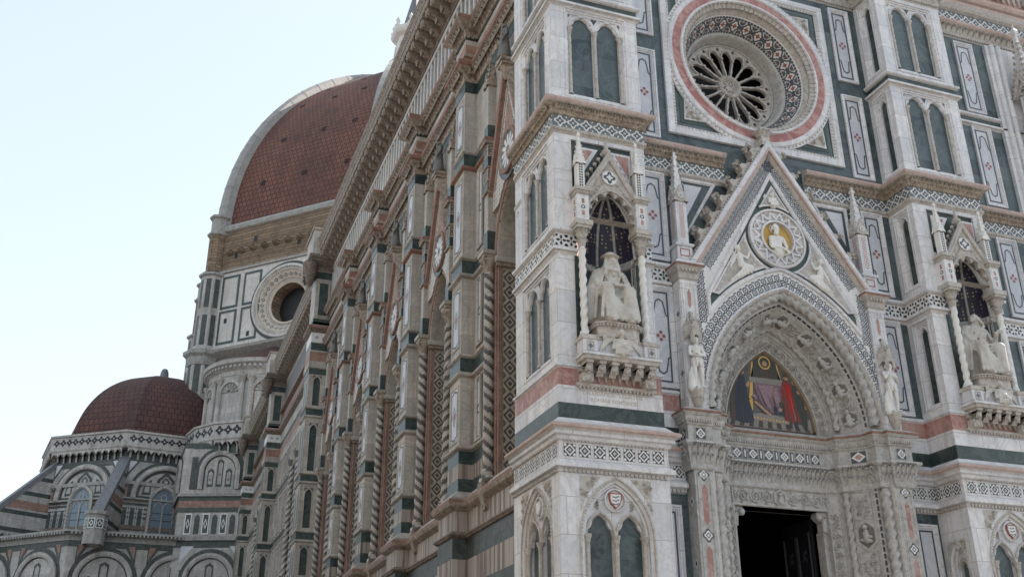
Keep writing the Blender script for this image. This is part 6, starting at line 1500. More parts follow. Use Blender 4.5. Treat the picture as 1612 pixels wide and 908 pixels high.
# corner k=0 is the west-north-west one, k=7 the north-north-west one; the face 7..0 looks north, 0..1 north-west
def drum():
    c = DC; pl = oct_plan(c, DR); mb = MB()
    mb.plan(pl, [(-.3, 24), (-.3, 41.4), (.1, 41.6), (.7, 42.0), (.8, 42.3), (.3, 42.5), (-4, 42.6), (-4, 51.9), (.25, 52.0), (.25, 52.3), (-.05, 52.4), (-.05, 57.5), (.15, 57.6), (.25, 58.0), (.1, 58.3), (-.1, 58.5)],
        [OM, 'grey_stone', 'grey_stone', 'grey_stone', 'grey_stone', 'grey_stone', OM, 'grey_stone', 'grey_stone', 'grey_stone', 'brown_stone', 'grey_stone', 'grey_stone', 'grey_stone', 'grey_stone'], True)
    o = mb.build('drum', cath, 'octagonal drum with a brown rubble band over white panels and a round window')
    for k in (7, 0, 1):
        P, Q = ocorner(c, DR, k), ocorner(c, DR, (k+1) % 8); F, l = facet(P, Q); m_ = l/2
        pn = MB(); pn.holed(F, rect(-.2, l+.2, 42.55, 51.95), [circ(m_+.3, 47.0, 4.3, 40)], -.5, .06, 'drum_white')
        for r_ in range(2):
            for u in (1.9, 5.0, 8.1, l-9.9, l-6.8, l-3.7):
                z0 = 43.0+4.35*r_
                if u+1.3 > 7.9 and u < l-9.2 and True: continue
                pn.sweep(F, rect(u, u+1.9, z0+.35, z0+3.85), [(-.32, .075), (0, .075)], 'dark_green_marble', True); pn.ring(F, rect(u, u+1.9, z0+.35, z0+3.85), rect(u+.06, u+1.84, z0+.41, z0+3.79), .1, .07, 'drum_white')
        cu = m_+.3
        pn.ring(F, circ(cu, 47.0, 4.75, 48), circ(cu, 47.0, 4.3, 48), .09, .09, OG)
        pn.build('drum_panels', o)
        oc = MB(); oc.rev(F, cu, 47.0, [(4.42, .0), (4.38, .30), (4.1, .34), (3.95, .2), (3.85, .18)], 64, ['drum_white', 'drum_white', OM, OM]); oc.rev(F, cu, 47.0, [(3.85, .18), (2.75, -.55)], 64, 'drum_cream'); oc.rev(F, cu, 47.0, [(2.75, -.55), (2.6, -.45), (2.35, -.6), (2.3, -2.2)], 64, ['grey_stone', 'drum_cream', 'brown_stone'])
        def cone(u, v, w_): r = 3.85-1.1*v-.55*w_; ww = .18-.73*v+.83*w_; return F.p(cu+r*cos(u), 47+r*sin(u), ww)
        K = Cyl(cone)
        for i in range(30):
            a = 2*pi*i/30; oc.poly(K, [(a-.075, .5), (a, .30), (a+.075, .5), (a, .70)], .02, 'inlay_grey'); oc.poly(K, [(a-.03, .5), (a, .42), (a+.03, .5), (a, .58)], .03, 'drum_cream'); oc.poly(K, [(a+.08, .5), (a+.105, .46), (a+.13, .5), (a+.105, .54)], .02, 'inlay_grey')
        for i in range(90):
            a = 2*pi*i/90
            for v0 in (.08, .84): oc.poly(K, [(a, v0), (a+.04, v0), (a+.04, v0+.07), (a, v0+.07)], .02, 'inlay_grey')
        oc.poly(F, circ(cu, 47, 2.34, 32), -2.1, 'rose_glass')
        oc.build('round_window', o)
        cb = MB(); n = 11
        for i in range(n):
            u = 2.2+(l-4.4)*i/(n-1); cb.slab(Fr(F.p(u+.28, 0, 0), F.N*-1, F.U), [(-.7, 54.55), (-.75, 54.8), (0.2, 54.8), (0.2, 54.2), (-.3, 54.3)][::1], -.56, 0, 'brown_stone')
        cb.box(F, 1, l-1, 53.4, 53.52, -.1, .05, 'brown_stone'); cb.build('corbels', o)
        for u, z in ((3.0, 53.8), (5.6, 55.4), (l-5, 55.2), (l-9, 53.7)): h = MB(); h.poly(F, rect(u-.25, u+.25, z, z+.75), .0-.04, 'dark_void'); h.build('putlog_hole', o)
        for u, z in ((6.0, 43.5), (2.6, 45.6), (l-6, 44)): h = MB(); h.poly(F, rect(u-.2, u+.2, z, z+.6), .085, 'dark_void'); h.build('putlog_hole', o)
    for k in (7, 0, 1, 2):
        P = ocorner(c, DR, k); a = atan2(P.y-c.y, P.x-c.x); p = MB(); p.lathe(P+V((0, 0, 40.6)), [(1.7, 0), (1.8, .3), (1.9, .9), (2.25, 1.2), (2.3, 1.6), (1.5, 2.0)], 8, 'grey_stone', smooth=False, a0=a+pi/8)
        for z0, z1, w_, mt in ((42.5, 51.9, 1.35, OM), (52.3, 57.3, 1.0, 'brown_stone'), (57.2, 59.6, .95, 'grey_stone'), (24, 42, 1.6, OM)):
            p.lathe(P+V((0, 0, z0)), [(w_, 0), (w_, z1-z0)], 8, mt, smooth=False, a0=a+pi/8); p.lathe(P+V((0, 0, z1-.35)), [(w_, 0), (w_+.3, .15), (w_+.3, .4), (w_-.1, .5)], 8, 'grey_stone', smooth=False, a0=a+pi/8)
        for q in range(-2, 3):
            b = a+q*pi/4; G = Fr(P, (-sin(b), cos(b), 0), (cos(b), sin(b), 0)); rr = 1.35*cos(pi/8)
            for z0, z1, w_, g_ in ((43.0, 46.7, .3, rr), (47.6, 51.2, .3, rr), (33, 36.5, .36, 1.6*cos(pi/8)), (37.3, 41, .36, 1.6*cos(pi/8)), (28.5, 31.8, .36, 1.6*cos(pi/8)), (24.3, 27.5, .36, 1.6*cos(pi/8))): p.poly(G, rect(-w_, w_, z0, z1), g_+.01, OG)
        p.build('corner_pilaster', o)
    return o
drum()
def dome_profile(R0, rise_r, z0, top_r, n):
    Ra = rise_r; out = []
    for i in range(n+1):
        t = i/n; zt = sqrt(Ra**2-(top_r+Ra-R0)**2)*t; out.append((-(Ra-R0)+sqrt(Ra**2-zt**2), z0+zt))
    # even spacing along the arc
    return out
def octo_dome(name, c, R0, Ra, z0, top_r, mt, ph, parent, label, faces=range(8), n=30):
    a1 = math.acos((top_r+Ra-R0)/Ra); prof = [(R0-Ra+Ra*cos(a1*i/n), z0+Ra*sin(a1*i/n)) for i in range(n+1)]
    root = None
    for k in faces:
        mb = MB(); mb.uv = []
        for i, (r, z) in enumerate(prof):
            P, Q = ocorner(c, r, k, ph), ocorner(c, r, (k+1) % 8, ph); l = (Q-P).length
            for j in range(9):
                q = P.lerp(Q, j/8); mb.v.append((q.x, q.y, z)); mb.uv.append((-l/2+l*j/8+40, Ra*a1*i/n))
        idx = mb.mi(mt)
        for i in range(n):
            for j in range(8): mb.f.append((i*9+j, i*9+j+1, (i+1)*9+j+1, (i+1)*9+j)); mb.m.append(idx); mb.sm.append(True)
        o = mb.build('dome_face' if root else name, root or parent, None if root else label)
        if root is None: root = o
    return root, prof
mb = None
dome, prof = octo_dome('dome', DC, DR-.7, 34.3, 58.2, 3.4, 'roof_tiles', pi/8, cath, 'great dome of red brown tiles with pale marble ribs', (0, 7, 1, 2, 6))
for k in (7, 0, 1, 2):
    r = MB(); rows = []
    for i, (rr, z) in enumerate(prof):
        P = ocorner(DC, rr, k); a = atan2(P.y-DC.y, P.x-DC.x); w_ = .78-.3*i/len(prof); d = V((cos(a), sin(a), 0)); s = V((-sin(a), cos(a), 0)); j0, j1 = prof[max(0, i-1)], prof[min(len(prof)-1, i+1)]
        t = V((j1[0]-j0[0], j1[1]-j0[1])).normalized(); nn = d*t.y+V((0, 0, -t.x)); b = P+V((0, 0, z))
        rows += [b-s*w_-nn*.5, b-s*w_+nn*.55, b-s*w_*.6+nn*.95, b+s*w_*.6+nn*.95, b+s*w_+nn*.55, b+s*w_-nn*.5]
    m_ = len(prof); r.add(rows, [(i*6+j, i*6+j+1, (i+1)*6+j+1, (i+1)*6+j) for i in range(m_-1) for j in range(5)], 'rib_marble')
    for i in range(2, m_-1, 2):
        q = rows[i*6:i*6+6]; up_ = [V(rows[(i+1)*6+j])*.08+V(q[j])*.92 for j in range(6)]; c0 = sum((V(x) for x in q), V())/6
        r.add([c0+(V(x)-c0)*1.06 for x in q]+[c0+(V(x)-c0)*1.06 for x in up_], [(j, j+1, 7+j, 6+j) for j in range(5)], 'grey_stone')
    r.build('dome_rib', dome)
for row, (t, us) in enumerate(((.16, (-5.5, .5, 6.5)), (.30, (-4.5, 1.5, 6)), (.52, (-5, 0, 4.5)), (.66, (-3.5, 2)))):
    i = int(t*30); rr, z = prof[i]
    for k in (0, 7):
        P, Q = ocorner(DC, rr, k), ocorner(DC, rr, (k+1) % 8); F, l = facet(P, Q); ta = V((prof[i+1][0]-rr, prof[i+1][1]-z)).normalized()
        for u in us: h = MB(); G = Fr(F.p(l/2+u, z, 0), F.U, F.N*ta.y+V((0, 0, -ta.x)), F.N*ta.x+V((0, 0, ta.y))); h.poly(G, rect(-.34, .34, -.3, .4), .05, 'vent_shade'); h.build('vent_hole', dome)
# lantern
la = MB(); T = DC+V((0, 0, prof[-1][1])); la.lathe(T, [(4.3, -.8), (4.5, 0), (4.5, .3), (4.2, .4), (3.9, .5), (3.9, .6)], 16, 'grey_stone'); la.lathe(T+V((0, 0, .6)), [(2.6, 0), (2.6, 8.2), (3.3, 8.6), (3.5, 9.0), (3.5, 9.6), (2.5, 10)], 8, 'lantern_marble', smooth=False, a0=pi/8)
for k in range(8):
    a = pi/4*k+pi/8; d = V((cos(a), sin(a), 0)); G = Fr(T+V((sin(a)*.4, -cos(a)*.4, 0)), d, (-sin(a), cos(a), 0)); la.slab(G, [(2.2, .6), (4.1, .6), (4.1, 3.2), (3.9, 3.9), (3.4, 4.1), (3.1, 4.6), (2.9, 5.6), (2.7, 7.9), (2.2, 8)], 0, .8, 'lantern_marble')
    la.lathe(T+d*3.0+V((0, 0, 9.6)), [(.5, 0), (.35, .5), (.55, .9), (.2, 1.4), (.35, 1.9), (.05, 2.6)], 6, 'lantern_marble')
    b = a+pi/8; G2 = Fr(T, (-sin(b), cos(b), 0), (cos(b), sin(b), 0)); la.poly(G2, lancet(0, 1.4, 6.2, .45, .5, 4), 2.42, 'inlay_slate')
la.lathe(T+V((0, 0, 10)), [(2.4, 0), (2.2, .8), (1.6, 2), (.5, 7), (.3, 7.6), (1.0, 8.4), (1.0, 9.2), (.1, 10)], 8, 'lead', smooth=False)
la.lathe(T+V((0, 0, .4)), [(4.2, .9), (4.25, 1.0)], 24, 'iron')
for k in range(40): a = 2*pi*k/40; la.box(Fr(T+V((4.2*cos(a), 4.2*sin(a), .3)), (-sin(a), cos(a), 0), (cos(a), sin(a), 0)), -.03, .03, 0, 1.0, -.03, .03, 'iron')
la.build('lantern', dome)

def bands(mb, pl, z0, z1, seq, closed=False):
    'striped wall: list of (height fraction, material, out)'
    tot = sum(s[0] for s in seq); z = z0; pr, mt = [], []
    for hgt, m_, out in seq:
        zz = z+(z1-z0)*hgt/tot; pr += [(out, z), (out, zz)]; mt += [m_, m_]; z = zz
    mb.plan(pl, pr, mt[:-1], closed)
def blind_arch(mb, F, u, z0, sp, a, mt=OM, deep=.0, panes=3, fill='old_marble'):
    'round blind arch with inlaid uprights'
    A = [(u+a, z0)]+[(u+a*cos(pi*i/16), sp+a*sin(pi*i/16)) for i in range(17)]+[(u-a, z0)]
    mb.sweep(F, A, [(-.85, .024), (-.45, .024)], OG, False, False); mb.sweep(F, A, [(.12, .03), (.3, .03)], fill, False, False)
    mb.sweep(F, A, [(-.45, .0), (-.45, .22), (-.2, .26), (.0, .2), (0, .02)], [mt, mt, mt, mt]); B = [(u+a*.84*cos(pi*i/12), sp+a*.84*sin(pi*i/12)) for i in range(13)]
    mb.poly(F, A, .012, OG); mb.poly(F, [(u+a*.9, z0)]+[(u+(x-u)*1.07, sp+(y-sp)*1.07) for x, y in B]+[(u-a*.9, z0)], .02, fill); 
    for k in range(panes):
        x = u+(k-(panes-1)/2)*a*1.7/panes; w_ = a*.6/panes; top = sp+sqrt(max(.05, (a*.78)**2-(abs(x-u)+w_)**2))-.1
        mb.ring(F, [(x-w_, z0+.25), (x+w_, z0+.25), (x+w_, top-.1), (x, top+.15), (x-w_, top-.1)], [(x-w_*.62, z0+.5), (x+w_*.62, z0+.5), (x+w_*.62, top-.35), (x, top-.12), (x-w_*.62, top-.35)], .03, .03, OG); mb.ring(F, circ(x, (z0+top)/2, w_*.4, 8), circ(x, (z0+top)/2, w_*.2, 8), .03, .03, OG)
SEQ = [(1.2, OM, .0), (.5, OG, .02), (1.1, OM, 0), (.35, 'nave_cornice', .16), (.6, OG, .02), (1.4, 'nave_pink', .0), (.5, OG, .02), (1.0, OM, 0), (.3, 'grey_stone', .2)]
def parapet(pl, z0, z1, parent, closed=False, step=.62, corb=1.25, out=.75):
    'balustrade of pierced panels carried on a row of arched corbels'
    mb = MB(); H = z1-z0
    mb.plan(pl, [(.0, z0-corb), (.06, z0-corb+.1), (.1, z0-.35), (out-.1, z0-.3), (out, z0-.15), (out, z0), (out-.12, z0+.05), (out-.12, z1-.25), (out+.02, z1-.2), (out+.02, z1), (out-.3, z1+.02), (out-.3, z0)], [OM, OG, 'grey_stone', OM, OM, OM, OM, OM, OM, OM, OM], closed)
    pp = pl+[pl[0]] if closed else pl
    for F, l in segs(pp):
        n = max(1, round(l/step))
        for i in range(n):
            u = l*(i+.5)/n; w_ = l/n
            mb.slab(Fr(F.p(u+.09, 0, 0), F.N, F.U*-1), [(.05, z0-corb), (.22, z0-corb+.15), (.3, z0-.75), (out-.12, z0-.5), (out-.12, z0-.32), (.05, z0-.32)], 0, .18, OM)
            mb.slab(F, [(u+w_*.5-.34*w_, z0-.3), (u+w_*.5-.34*w_, z0-.5), (u+w_*.5, z0-.82), (u+w_*.5+.34*w_, z0-.5), (u+w_*.5+.34*w_, z0-.3)] if False else [(u-.5*w_, z0-.3), (u-.5*w_, z0-.78), (u-.3*w_, z0-.52), (u, z0-.4), (u+.3*w_, z0-.52), (u+.5*w_, z0-.78), (u+.5*w_, z0-.3)], out-.22, out-.08, OM)
            mb.poly(F, rect(u-w_*.44, u+w_*.44, z0+.18, z1-.38), out-.11, OM); mb.poly(F, star8(u, (z0+z1)/2-.06, min(w_, H)*.40, .25, 24), out-.10, 'dark_void'); mb.poly(F, dia(u, (z0+z1)/2-.06, min(w_, H)*.14), out-.09, OM)
            mb.ring(F, rect(u-w_*.3, u+w_*.3, z0-corb+.1, z0-.75), rect(u-w_*.22, u+w_*.22, z0-corb+.2, z0-.85), .03, .03, OM) if corb > 1 else None
    return mb.build('parapet', parent)
# --- lower body and the small exedra under the drum
def exedra():
    E = V((2.6, 86.6, 0)); nrm = V((-1, -1, 0)).normalized(); th0 = atan2(nrm.y, nrm.x)
    lo = [(-5.9, 97.0), (-5.35, 82.4), (1.5, 79.8), (8, 79.8)]
    mb = MB(); bands(mb, lo, 0, 12.6, SEQ*1); bands(mb, lo, 12.6, 19.9, [(.5, OG, .02), (4.3, OM, 0), (.5, OG, .02), (.3, 'grey_stone', .25)]); bands(mb, lo, 19.9, 24.0, [(2.4, OM, 0), (.5, OG, .02), (.7, 'nave_pink', 0), (.4, OG, .02), (.3, 'grey_stone', .18)]); bands(mb, lo, 24.0, 29.0, [(4.3, OM, .0), (.5, OG, .02)])
    o = mb.build('crossing_wall', cath, 'striped lower wall between the nave flank and the apse')
    for P, Q in zip(lo, lo[1:]):
        F, l = facet(V(P+(0,)), V(Q+(0,))); n = max(1, round(l/6.5))
        for i in range(n):
            b = MB(); u = l*(i+.5)/n; blind_arch(b, F, u, 13.6, 15.9, 2.0); blind_arch(b, F, u, 24.4, 26.2, 1.55)
            b.poly(F, rect(u-2.9, u+2.9, 28.4, 28.9), .03, OG)
            for sg in (-1, 1): b.poly(F, [(u+sg*2.9, 19.0), (u+sg*2.9, 17.4), (u+sg*1.7, 19.0)], .03, 'panel_marble'); b.poly(F, rect(u+sg*2.55-.3, u+sg*2.55+.3, 24.4, 27.6), .03, OG); b.poly(F, rect(u+sg*2.5-.32, u+sg*2.5+.32, 13.8, 16.8), .03, OG)
            for k in range(-3, 4):
                x = u+k*.85
                if k % 2: b.ring(F, rect(x-.34, x+.34, 20.1, 22.1), rect(x-.24, x+.24, 20.22, 21.98), .04, .04, 'inlay_white'); b.poly(F, rect(x-.24, x+.24, 20.22, 21.98), .03, OG); b.ring(F, dia(x, 21.1, .18, .5), dia(x, 21.1, .1, .3), .05, .05, 'inlay_white')
                else: b.poly(F, lancet(x, 20.15, 21.6, .26, .4, 4), .03, OG)
            b.build('blind_arch', o)
    n = 18; arc = [(E.x+6.4*cos(th0+pi/2-pi*i/n*1.0), E.y+6.4*sin(th0+pi/2-pi*i/n)) for i in range(n+1)]
    arc = arc[::-1]
    # walls run left to right seen from outside
    A2 = [(E.x+7.2*cos(t), E.y+7.2*sin(t)) for t in [th0-pi/2+pi*i/8 for i in range(9)]]
    parapet(A2, 29.4, 31.0, o, False, .95, 1.6)
    ex = MB(); W_ = [(E.x+6.2*cos(t), E.y+6.2*sin(t)) for t in [th0-pi/2+pi*i/40 for i in range(41)]]
    ex.plan(W_, [(0, 29), (0, 36.3), (.1, 36.4), (.15, 36.8), (.4, 37.0), (.45, 37.3), (.75, 37.5), (.8, 37.9), (.3, 38.0)], [OM, OM, OM, OM, OM, 'grey_stone', OM, 'grey_stone'])
    dentils(ex, W_, 37.05, 37.3, .42, .25, .5, OM)
    Kx = Cyl(lambda u, v, w: V((E.x+(6.2+w)*cos(th0+u/6.2), E.y+(6.2+w)*sin(th0+u/6.2), v)))
    for k in range(-2, 3):
        u = k*3.75
        nich = [(u-1.1, 31.0)]+[(u+1.1*cos(pi-pi*i/12), 34.5+1.1*sin(pi-pi*i/12)) for i in range(13)]+[(u+1.1, 31.0)]
        ex.poly(Kx, nich[::-1], .02, 'brown_stone' if k else 'grey_stone'); ex.sweep(Kx, nich[::-1], [(-.3, 0), (-.3, .2), (0, .2), (.0, .02)], OM)
        for q in range(7): a = pi*(q+.5)/7; ex.wire(Kx, [(u+.2*cos(a), 34.6+.2*sin(a)), (u+1.0*cos(a), 34.5+1.0*sin(a))], .2, .12, 'grey_stone', .03)
        for s_ in (-.45, .45):
            x = u+1.875+s_; Pq = Kx.p(x, 31, .1); ex.lathe(Pq, [(.32, 0), (.28, .2), (.27, 4.6)], 10, OM); ex.lathe(Pq+V((0, 0, 4.5)), [(.28, 0), (.45, .5), (.5, .7)], 8, OM)
            for q in range(6): a = pi/3*q; ex.leaf(Fr(Pq+V((.28*cos(a), .28*sin(a), 4.5)), (-sin(a), cos(a), 0), (cos(a), sin(a), 0)), 0, 0, .26, .55, .22, OM)
    ex.build('exedra_wall', o)
    rf = MB(); rf.uv = []; 
    nn = 40
    for j in range(7):
        t = j/6; r = 6.9*(1-t)+.4*t
        for i in range(nn+1):
            a = th0-pi/2+pi*i/nn; rf.v.append((E.x+r*cos(a), E.y+r*sin(a), 37.9+3.6*t)); rf.uv.append((r*(a-th0), 7.6*t))
    ii = rf.mi('tribune_tiles'); 
    for j in range(6):
        for i in range(nn): rf.f.append((j*(nn+1)+i, j*(nn+1)+i+1, (j+1)*(nn+1)+i+1, (j+1)*(nn+1)+i)); rf.m.append(ii); rf.sm.append(True)
    rf.build('exedra_roof', o)
exedra()
# --- north apse
TC = V((-8.2, 98.0, 0)); TPH = R(-149)-pi
def tribune():
    td, pr = octo_dome('apse_dome', TC, 9.7, 9.75, 30.5, .7, 'tribune_tiles', TPH, cath, 'smaller dome of dark red tiles above the apse', range(8), 22)
    f = MB(); f.lathe(TC+V((0, 0, pr[-1][1]-.3)), [(1.1, 0), (1.0, .4), (.5, .7), (.42, 1.3), (.3, 1.6), (.1, 1.7)], 10, 'lead'); f.build('dome_cap', td)
    pl = oct_plan(TC, 11.2, TPH)
    root = MB(); bands(root, pl, 18, 26.0, SEQ, True); bands(root, pl, 26, 28.2, [(1.5, OM, 0), (.6, OG, .02)], True); root = root.build('apse', cath, 'octagonal apse of striped marble with arches and a parapet')
    parapet(oct_plan(TC, 10.9, TPH), 29.5, 31.0, root, True, .78, 1.7, .9)
    for k in range(8):
        P, Q = ocorner(TC, 11.2, k, TPH), ocorner(TC, 11.2, (k+1) % 8, TPH); F, l = facet(P, Q); u = l/2
        if F.N.y > .5: continue
        b = MB(); b.poly(F, rect(.25, l-.25, 21.2, 28.0), .02, OM)
        for z, h_, m_ in ((21.2, .4, OG), (22.3, .25, OG), (23.6, .25, OG), (24.4, .9, 'nave_pink'), (25.3, .25, OG)): b.poly(F, rect(.25, l-.25, z, z+h_), .03, m_)
        b.sweep(F, [(u+3.6, 24.3)]+[(u+3.6*cos(pi*i/20), 24.6+3.6*sin(pi*i/20)) for i in range(21)]+[(u-3.6, 24.3)], [(0, .045), (.3, .045)], OG, False, False)
        for z in (19.2, 19.9, 20.6, 22.75, 23.2): b.poly(F, rect(.25, l-.25, z, z+.18), .033, OG)
        b.sweep(F, [(.2, 24.3), (l-.2, 24.3)], [(.0, .03), (.06, .2), (-.1, .25), (-.14, .03)], 'grey_stone')
        A = [(u+2.75*cos(pi*i/20), 24.6+2.75*sin(pi*i/20)) for i in range(21)]
        b.sweep(F, [(u+2.75, 24.3)]+A+[(u-2.75, 24.3)], [(-.5, .02), (-.5, .3), (-.15, .35), (0, .25), (0, .03)], OM); b.poly(F, [(u+2.75, 24.3)]+A+[(u-2.75, 24.3)], .045, OG)
        b.poly(F, [(u+(x-u)*.9, 24.6+(z-24.6)*.9) for x, z in A], .055, OM)
        for sg in (-1, 1):
            T = [(u+sg*2.2, 24.75), (u+sg*1.35, 24.75), (u+sg*1.35, 26.3), (u+sg*1.6, 26.2), (u+sg*2.05, 25.6)]; b.ring(F, T, [(u+sg*1.77+(x-u-sg*1.77)*.6, 25.4+(z-25.4)*.6) for x, z in T], .07, .07, OG)
            b.poly(F, [(u+sg*3.0, 28.0), (u+sg*3.7, 28.0), (u+sg*3.7, 26.9)], .05, 'panel_marble'); b.ring(F, [(u+sg*2.7, 28.1), (u+sg*3.9, 28.1), (u+sg*3.9, 26.3)], [(u+sg*3.0, 28.0), (u+sg*3.8, 28.0), (u+sg*3.8, 26.8)], .04, .04, OG)
            for q in range(3): x = u+sg*(2.1+.75*q); b.poly(F, lancet(x, 21.4, 22.9, .2, .35, 4), .045, OG); b.ring(F, rect(x-.31, x+.31, 21.25, 23.4), rect(x-.25, x+.25, 21.3, 23.35), .05, .05, 'panel_marble')
        b.ring(F, star8(u, 26.2, .8, .12, 24), star8(u, 26.2, .5, .15, 24), .075, .075, OG); b.ring(F, star8(u, 26.2, .36, .2, 16), star8(u, 26.2, .2, .2, 16), .075, .075, OG)
        b.build('arch_wall', root)
        wn = MB(); J = lancet(u, 20.9, 24.0, 1.0, 1.35, 8); wn.poly(F, J, .09, 'pale_glass'); wn.sweep(F, J[1:]+J[:1], [(-.45, .05), (-.45, .3), (-.2, .34), (-.05, .2), (0, .09)], [OM, OM, 'grey_stone', 'grey_stone'])
        for x in (u-.42, u+.42): wn.sweep(F, parch(x, 23.5, .4, .6, 6), [(-.06, .09), (-.04, .16), (.04, .16), (.06, .09)], OM)
        wn.box(F, u-.06, u+.06, 20.9, 23.6, .09, .2, OM); wn.ring(F, circ(u, 24.6, .32, 12), circ(u, 24.6, .22, 12), .14, .14, OM)
        for z in (21.6, 22.3, 23.0): wn.box(F, u-1, u+1, z-.02, z+.02, .09, .12, 'iron')
        for sg in (-1, 1): P_ = F.p(u+sg*1.2, 20.9, .25); wn.lathe(P_, [(.1, 0)]+[(.1, 3.1*i/50) for i in range(1, 51)], 8, OM, 2, .15, 9, two='nave_dark')
        wn.build('tall_window', root)
        # sloping buttress at the corner, on an inlaid block
        if F.N.y < .3:
            d = (P-TC).normalized(); s = V((-d.y, d.x, 0)); sp = MB(); G = Fr((TC.x, TC.y, 0), d, s)
            sp.slab(G, [(10.9, 18.5), (10.9, 27.9), (17.6, 20.9), (17.6, 18.5)], -.42, .42, OM)
            sp.slab(G, [(10.9, 27.9), (10.9, 28.5), (17.9, 21.3), (17.9, 20.6)], -.52, .52, 'lead')
            for sgn in (-1, 1):
                H = Fr(G.p(0, 0, .43*sgn), d, s*sgn)
                for z0, z1, m_ in ((20.9, 21.3, OG), (22.6, 23.0, OG), (24.6, 25.0, OG), (23.2, 24.0, 'nave_pink'), (26.2, 26.6, OG)):
                    x = lambda z: 10.9+(27.9-z)*6.7/7
                    sp.poly(H, [(10.9, z0), (x(z0)-.1, z0), (x(z1)-.1, z1), (10.9, z1)], .006, m_)
                for q in range(7): sp.poly(H, lancet(11.6+.72*q, 19.0, 20.3, .24, .35, 4), .006, OG)
            sp.lathe(P+d*6.3+V((0, 0, 18.5)), [(.95, 0), (.95, 2.6), (1.1, 2.7), (1.1, 3.0), (.4, 3.1)], 8, 'grey_stone', smooth=False)
            for q in range(8): a = q*pi/4+pi/8; H = Fr(P+d*6.3, (-sin(a), cos(a), 0), (cos(a), sin(a), 0)); sp.ring(H, rect(-.34, .34, 19.9, 20.8), rect(-.26, .26, 19.98, 20.72), .94, .94, 'inlay_white'); sp.poly(H, rect(-.26, .26, 19.98, 20.72), .935, OG); sp.ring(H, dia(0, 20.35, .22, .3), dia(0, 20.35, .12, .18), .945, .945, 'inlay_white')
            sp.build('sloping_buttress', root)
    # ring of low chapels
    ch = MB(); ph = R(-112)-pi-pi/4*0; cp = [(TC.x+16.9*cos(R(-112)+k*pi/4), TC.y+16.9*sin(R(-112)+k*pi/4)) for k in range(8)]; cp = cp
    bands(ch, cp, 0, 13.0, SEQ, True); bands(ch, cp, 13.0, 19.6, [(.5, OG, .02), (4.6, OM, 0), (.5, OG, .02), (.5, 'grey_stone', .1)], True)
    ch.plan(cp, [(.1, 19.5), (.5, 19.65), (.7, 19.75), (.7, 19.95), (-3, 20.5), (-6.5, 20.6)], ['grey_stone', 'nave_cornice', 'grey_stone', 'lead', 'lead'], True)
    dentils(ch, cp+[cp[0]], 19.55, 19.75, .4, .3, .35, 'grey_stone')
    o = ch.build('chapel_ring', root)
    for k in range(8):
        P, Q = V(cp[k]+(0,)), V(cp[(k+1) % 8]+(0,)); F, l = facet(P, Q)
        if F.N.y > .2: continue
        for i in range(2):
            b = MB(); u = l*(.26+.48*i); blind_arch(b, F, u, 13.4, 15.6, 2.15)
            for sg in (-1, 1): b.ring(F, [(u+sg*2.6, 19.0), (u+sg*2.6, 17.0), (u+sg*1.4, 19.0)], [(u+sg*2.5, 18.8), (u+sg*2.5, 17.6), (u+sg*1.8, 18.8)], .03, .03, OG); b.poly(F, [(u+sg*2.48, 18.75), (u+sg*2.48, 17.7), (u+sg*1.86, 18.75)], .032, 'nave_pink')
            b.build('blind_arch', o)
tribune()
# ================================================================ buildings round the square (unseen, beside and behind the viewpoint), added to shade the lower walls
def palazzo(x, y, wx, wy, h, wall, facing, label):
    root = empty('palazzo', (x, y, 0)); tag(root, label, 'building')
    b = MB(); pl = [(-wx/2, -wy/2), (wx/2, -wy/2), (wx/2, wy/2), (-wx/2, wy/2)]
    b.plan(pl, [(0, 0), (.15, .05), (.15, 1.2), (0, 1.3), (0, 5.2), (.2, 5.3), (.2, 5.6), (0, 5.7), (0, h-.6), (.5, h-.4), (.9, h-.1), (.9, h)], [wall], True); b.build('wall', root)
    r = MB(); r.plan(pl, [(1.0, h), (1.0, h+.15), (-min(wx, wy)/2+.1, h+2.6)], 'roof_tiles', True); r.build('roof', root)
    F = {'E': Fr((wx/2, 0, 0), (0, 1, 0), (1, 0, 0)), 'N': Fr((0, wy/2, 0), (-1, 0, 0), (0, 1, 0))}[facing]; l = wy if facing == 'E' else wx
    w = MB(); w.sweep(F, rect(-.6, .6, 0, 2.1), [(-.18, 0), (-.18, .1), (0, .1), (0, .01)], 'grey_stone', True); w.poly(F, rect(-.6, .6, 0, 2.1), .012, 'leaded_glass'); w.box(F, -.85, .85, -.2, -.05, 0, .2, 'grey_stone')
    n = int(l/3.2); first = None
    for i in range(n):
        for z in [2.2]+[6.6+3.9*k for k in range(int((h-8)/3.9)+1)]:
            if z+2.4 > h-.7: continue
            d = F.U*(-l/2+l*(i+.5)/n)+V((0, 0, z))
            if first is None: first = w.build('window', root); first.location = d
            else: copy_tree(first, root, d-V(first.location))
mat_names = ('plaster_ochre', 'plaster_cream', 'plaster_grey')
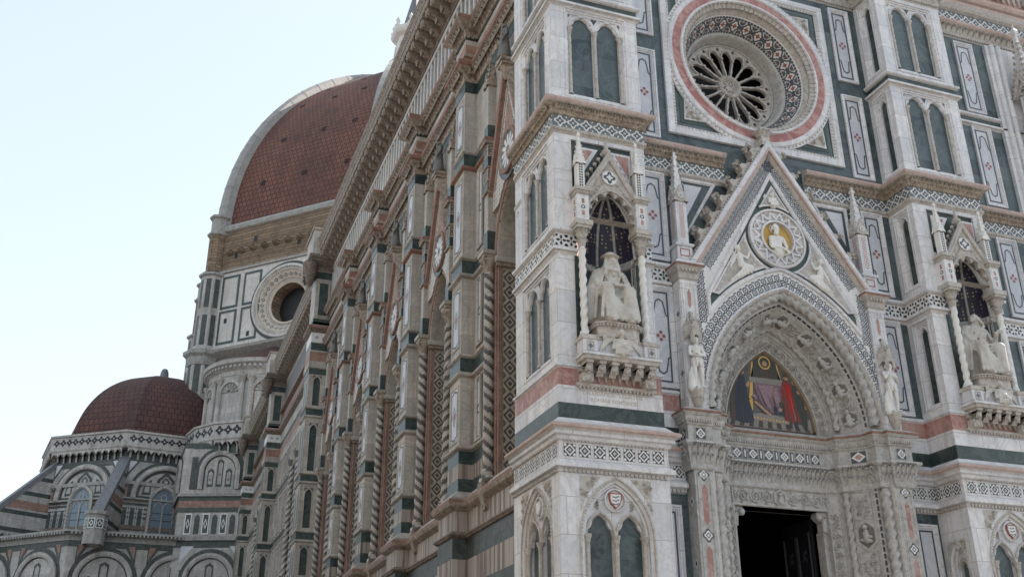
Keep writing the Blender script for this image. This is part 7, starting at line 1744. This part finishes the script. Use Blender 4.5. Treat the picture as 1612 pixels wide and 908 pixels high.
for i, (y, wy, h) in enumerate(((-22, 22, 21), (2, 24, 19), (28, 26, 22))):
    palazzo(-33, y, 14, wy, h, mat_names[i % 3], 'E', ('ochre', 'cream', 'grey')[i % 3]+' plastered town house out of view, added to shade the long flank of the cathedral')
def baptistery():
    c = V((24, -52, 0)); root = empty('baptistery', c); tag(root, 'octagonal marble baptistery out of view across the square, added to shade the cathedral front', 'building')
    pl = [(18*cos(pi/8+k*pi/4), 18*sin(pi/8+k*pi/4)) for k in range(8)]
    b = MB(); bands(b, pl, 0, 24, [(1, OG, .3), (5, WM, 0), (.4, OG, .05), (.8, WM, .1), (.4, OG, .05), (6, WM, 0), (.4, OG, .05), (4, WM, 0), (.5, OG, .05), (.8, WM, .5)], True); b.build('wall', root)
    r = MB(); r.plan(pl, [(.5, 24), (.5, 24.3), (-15.5, 31)], WM, True); r.build('roof', root)
    l = MB(); l.lathe((0, 0, 30.8), [(2, 0), (2, 3), (2.3, 3.1), (.1, 5.5)], 8, WM, smooth=False); l.build('lantern', root)
    for k in range(8):
        F, ln = facet(V(pl[k]+(0,)), V(pl[(k+1) % 8]+(0,)))
        for j in (-1, 0, 1):
            p = MB(); u = ln/2+j*4.1; A = [(u+1.5*cos(pi*i/12), 12.5+1.5*sin(pi*i/12)) for i in range(13)]; p.sweep(F, [(u+1.5, 8)]+A+[(u-1.5, 8)], [(-.4, 0), (-.4, .2), (0, .2), (0, .02)], OG); p.sweep(F, rect(u-.7, u+.7, 8.8, 11.8), [(-.3, 0), (-.3, .15), (0, .1)], OG, True); p.poly(F, rect(u-.7, u+.7, 8.8, 11.8), .02, 'leaded_glass'); p.sweep(F, rect(u-1.5, u+1.5, 1.6, 5.6), [(-.25, .0), (-.25, .02), (0, .02)], OG, True); p.build('blind_arch', root)
baptistery()
# ---- ground
g = MB(); n = 40; g.add([(1200*cos(2*pi*i/n)+20, 1200*sin(2*pi*i/n)+60, 0) for i in range(n)], [tuple(range(n))], 'paving'); go = g.build('ground'); go['kind'] = 'structure'
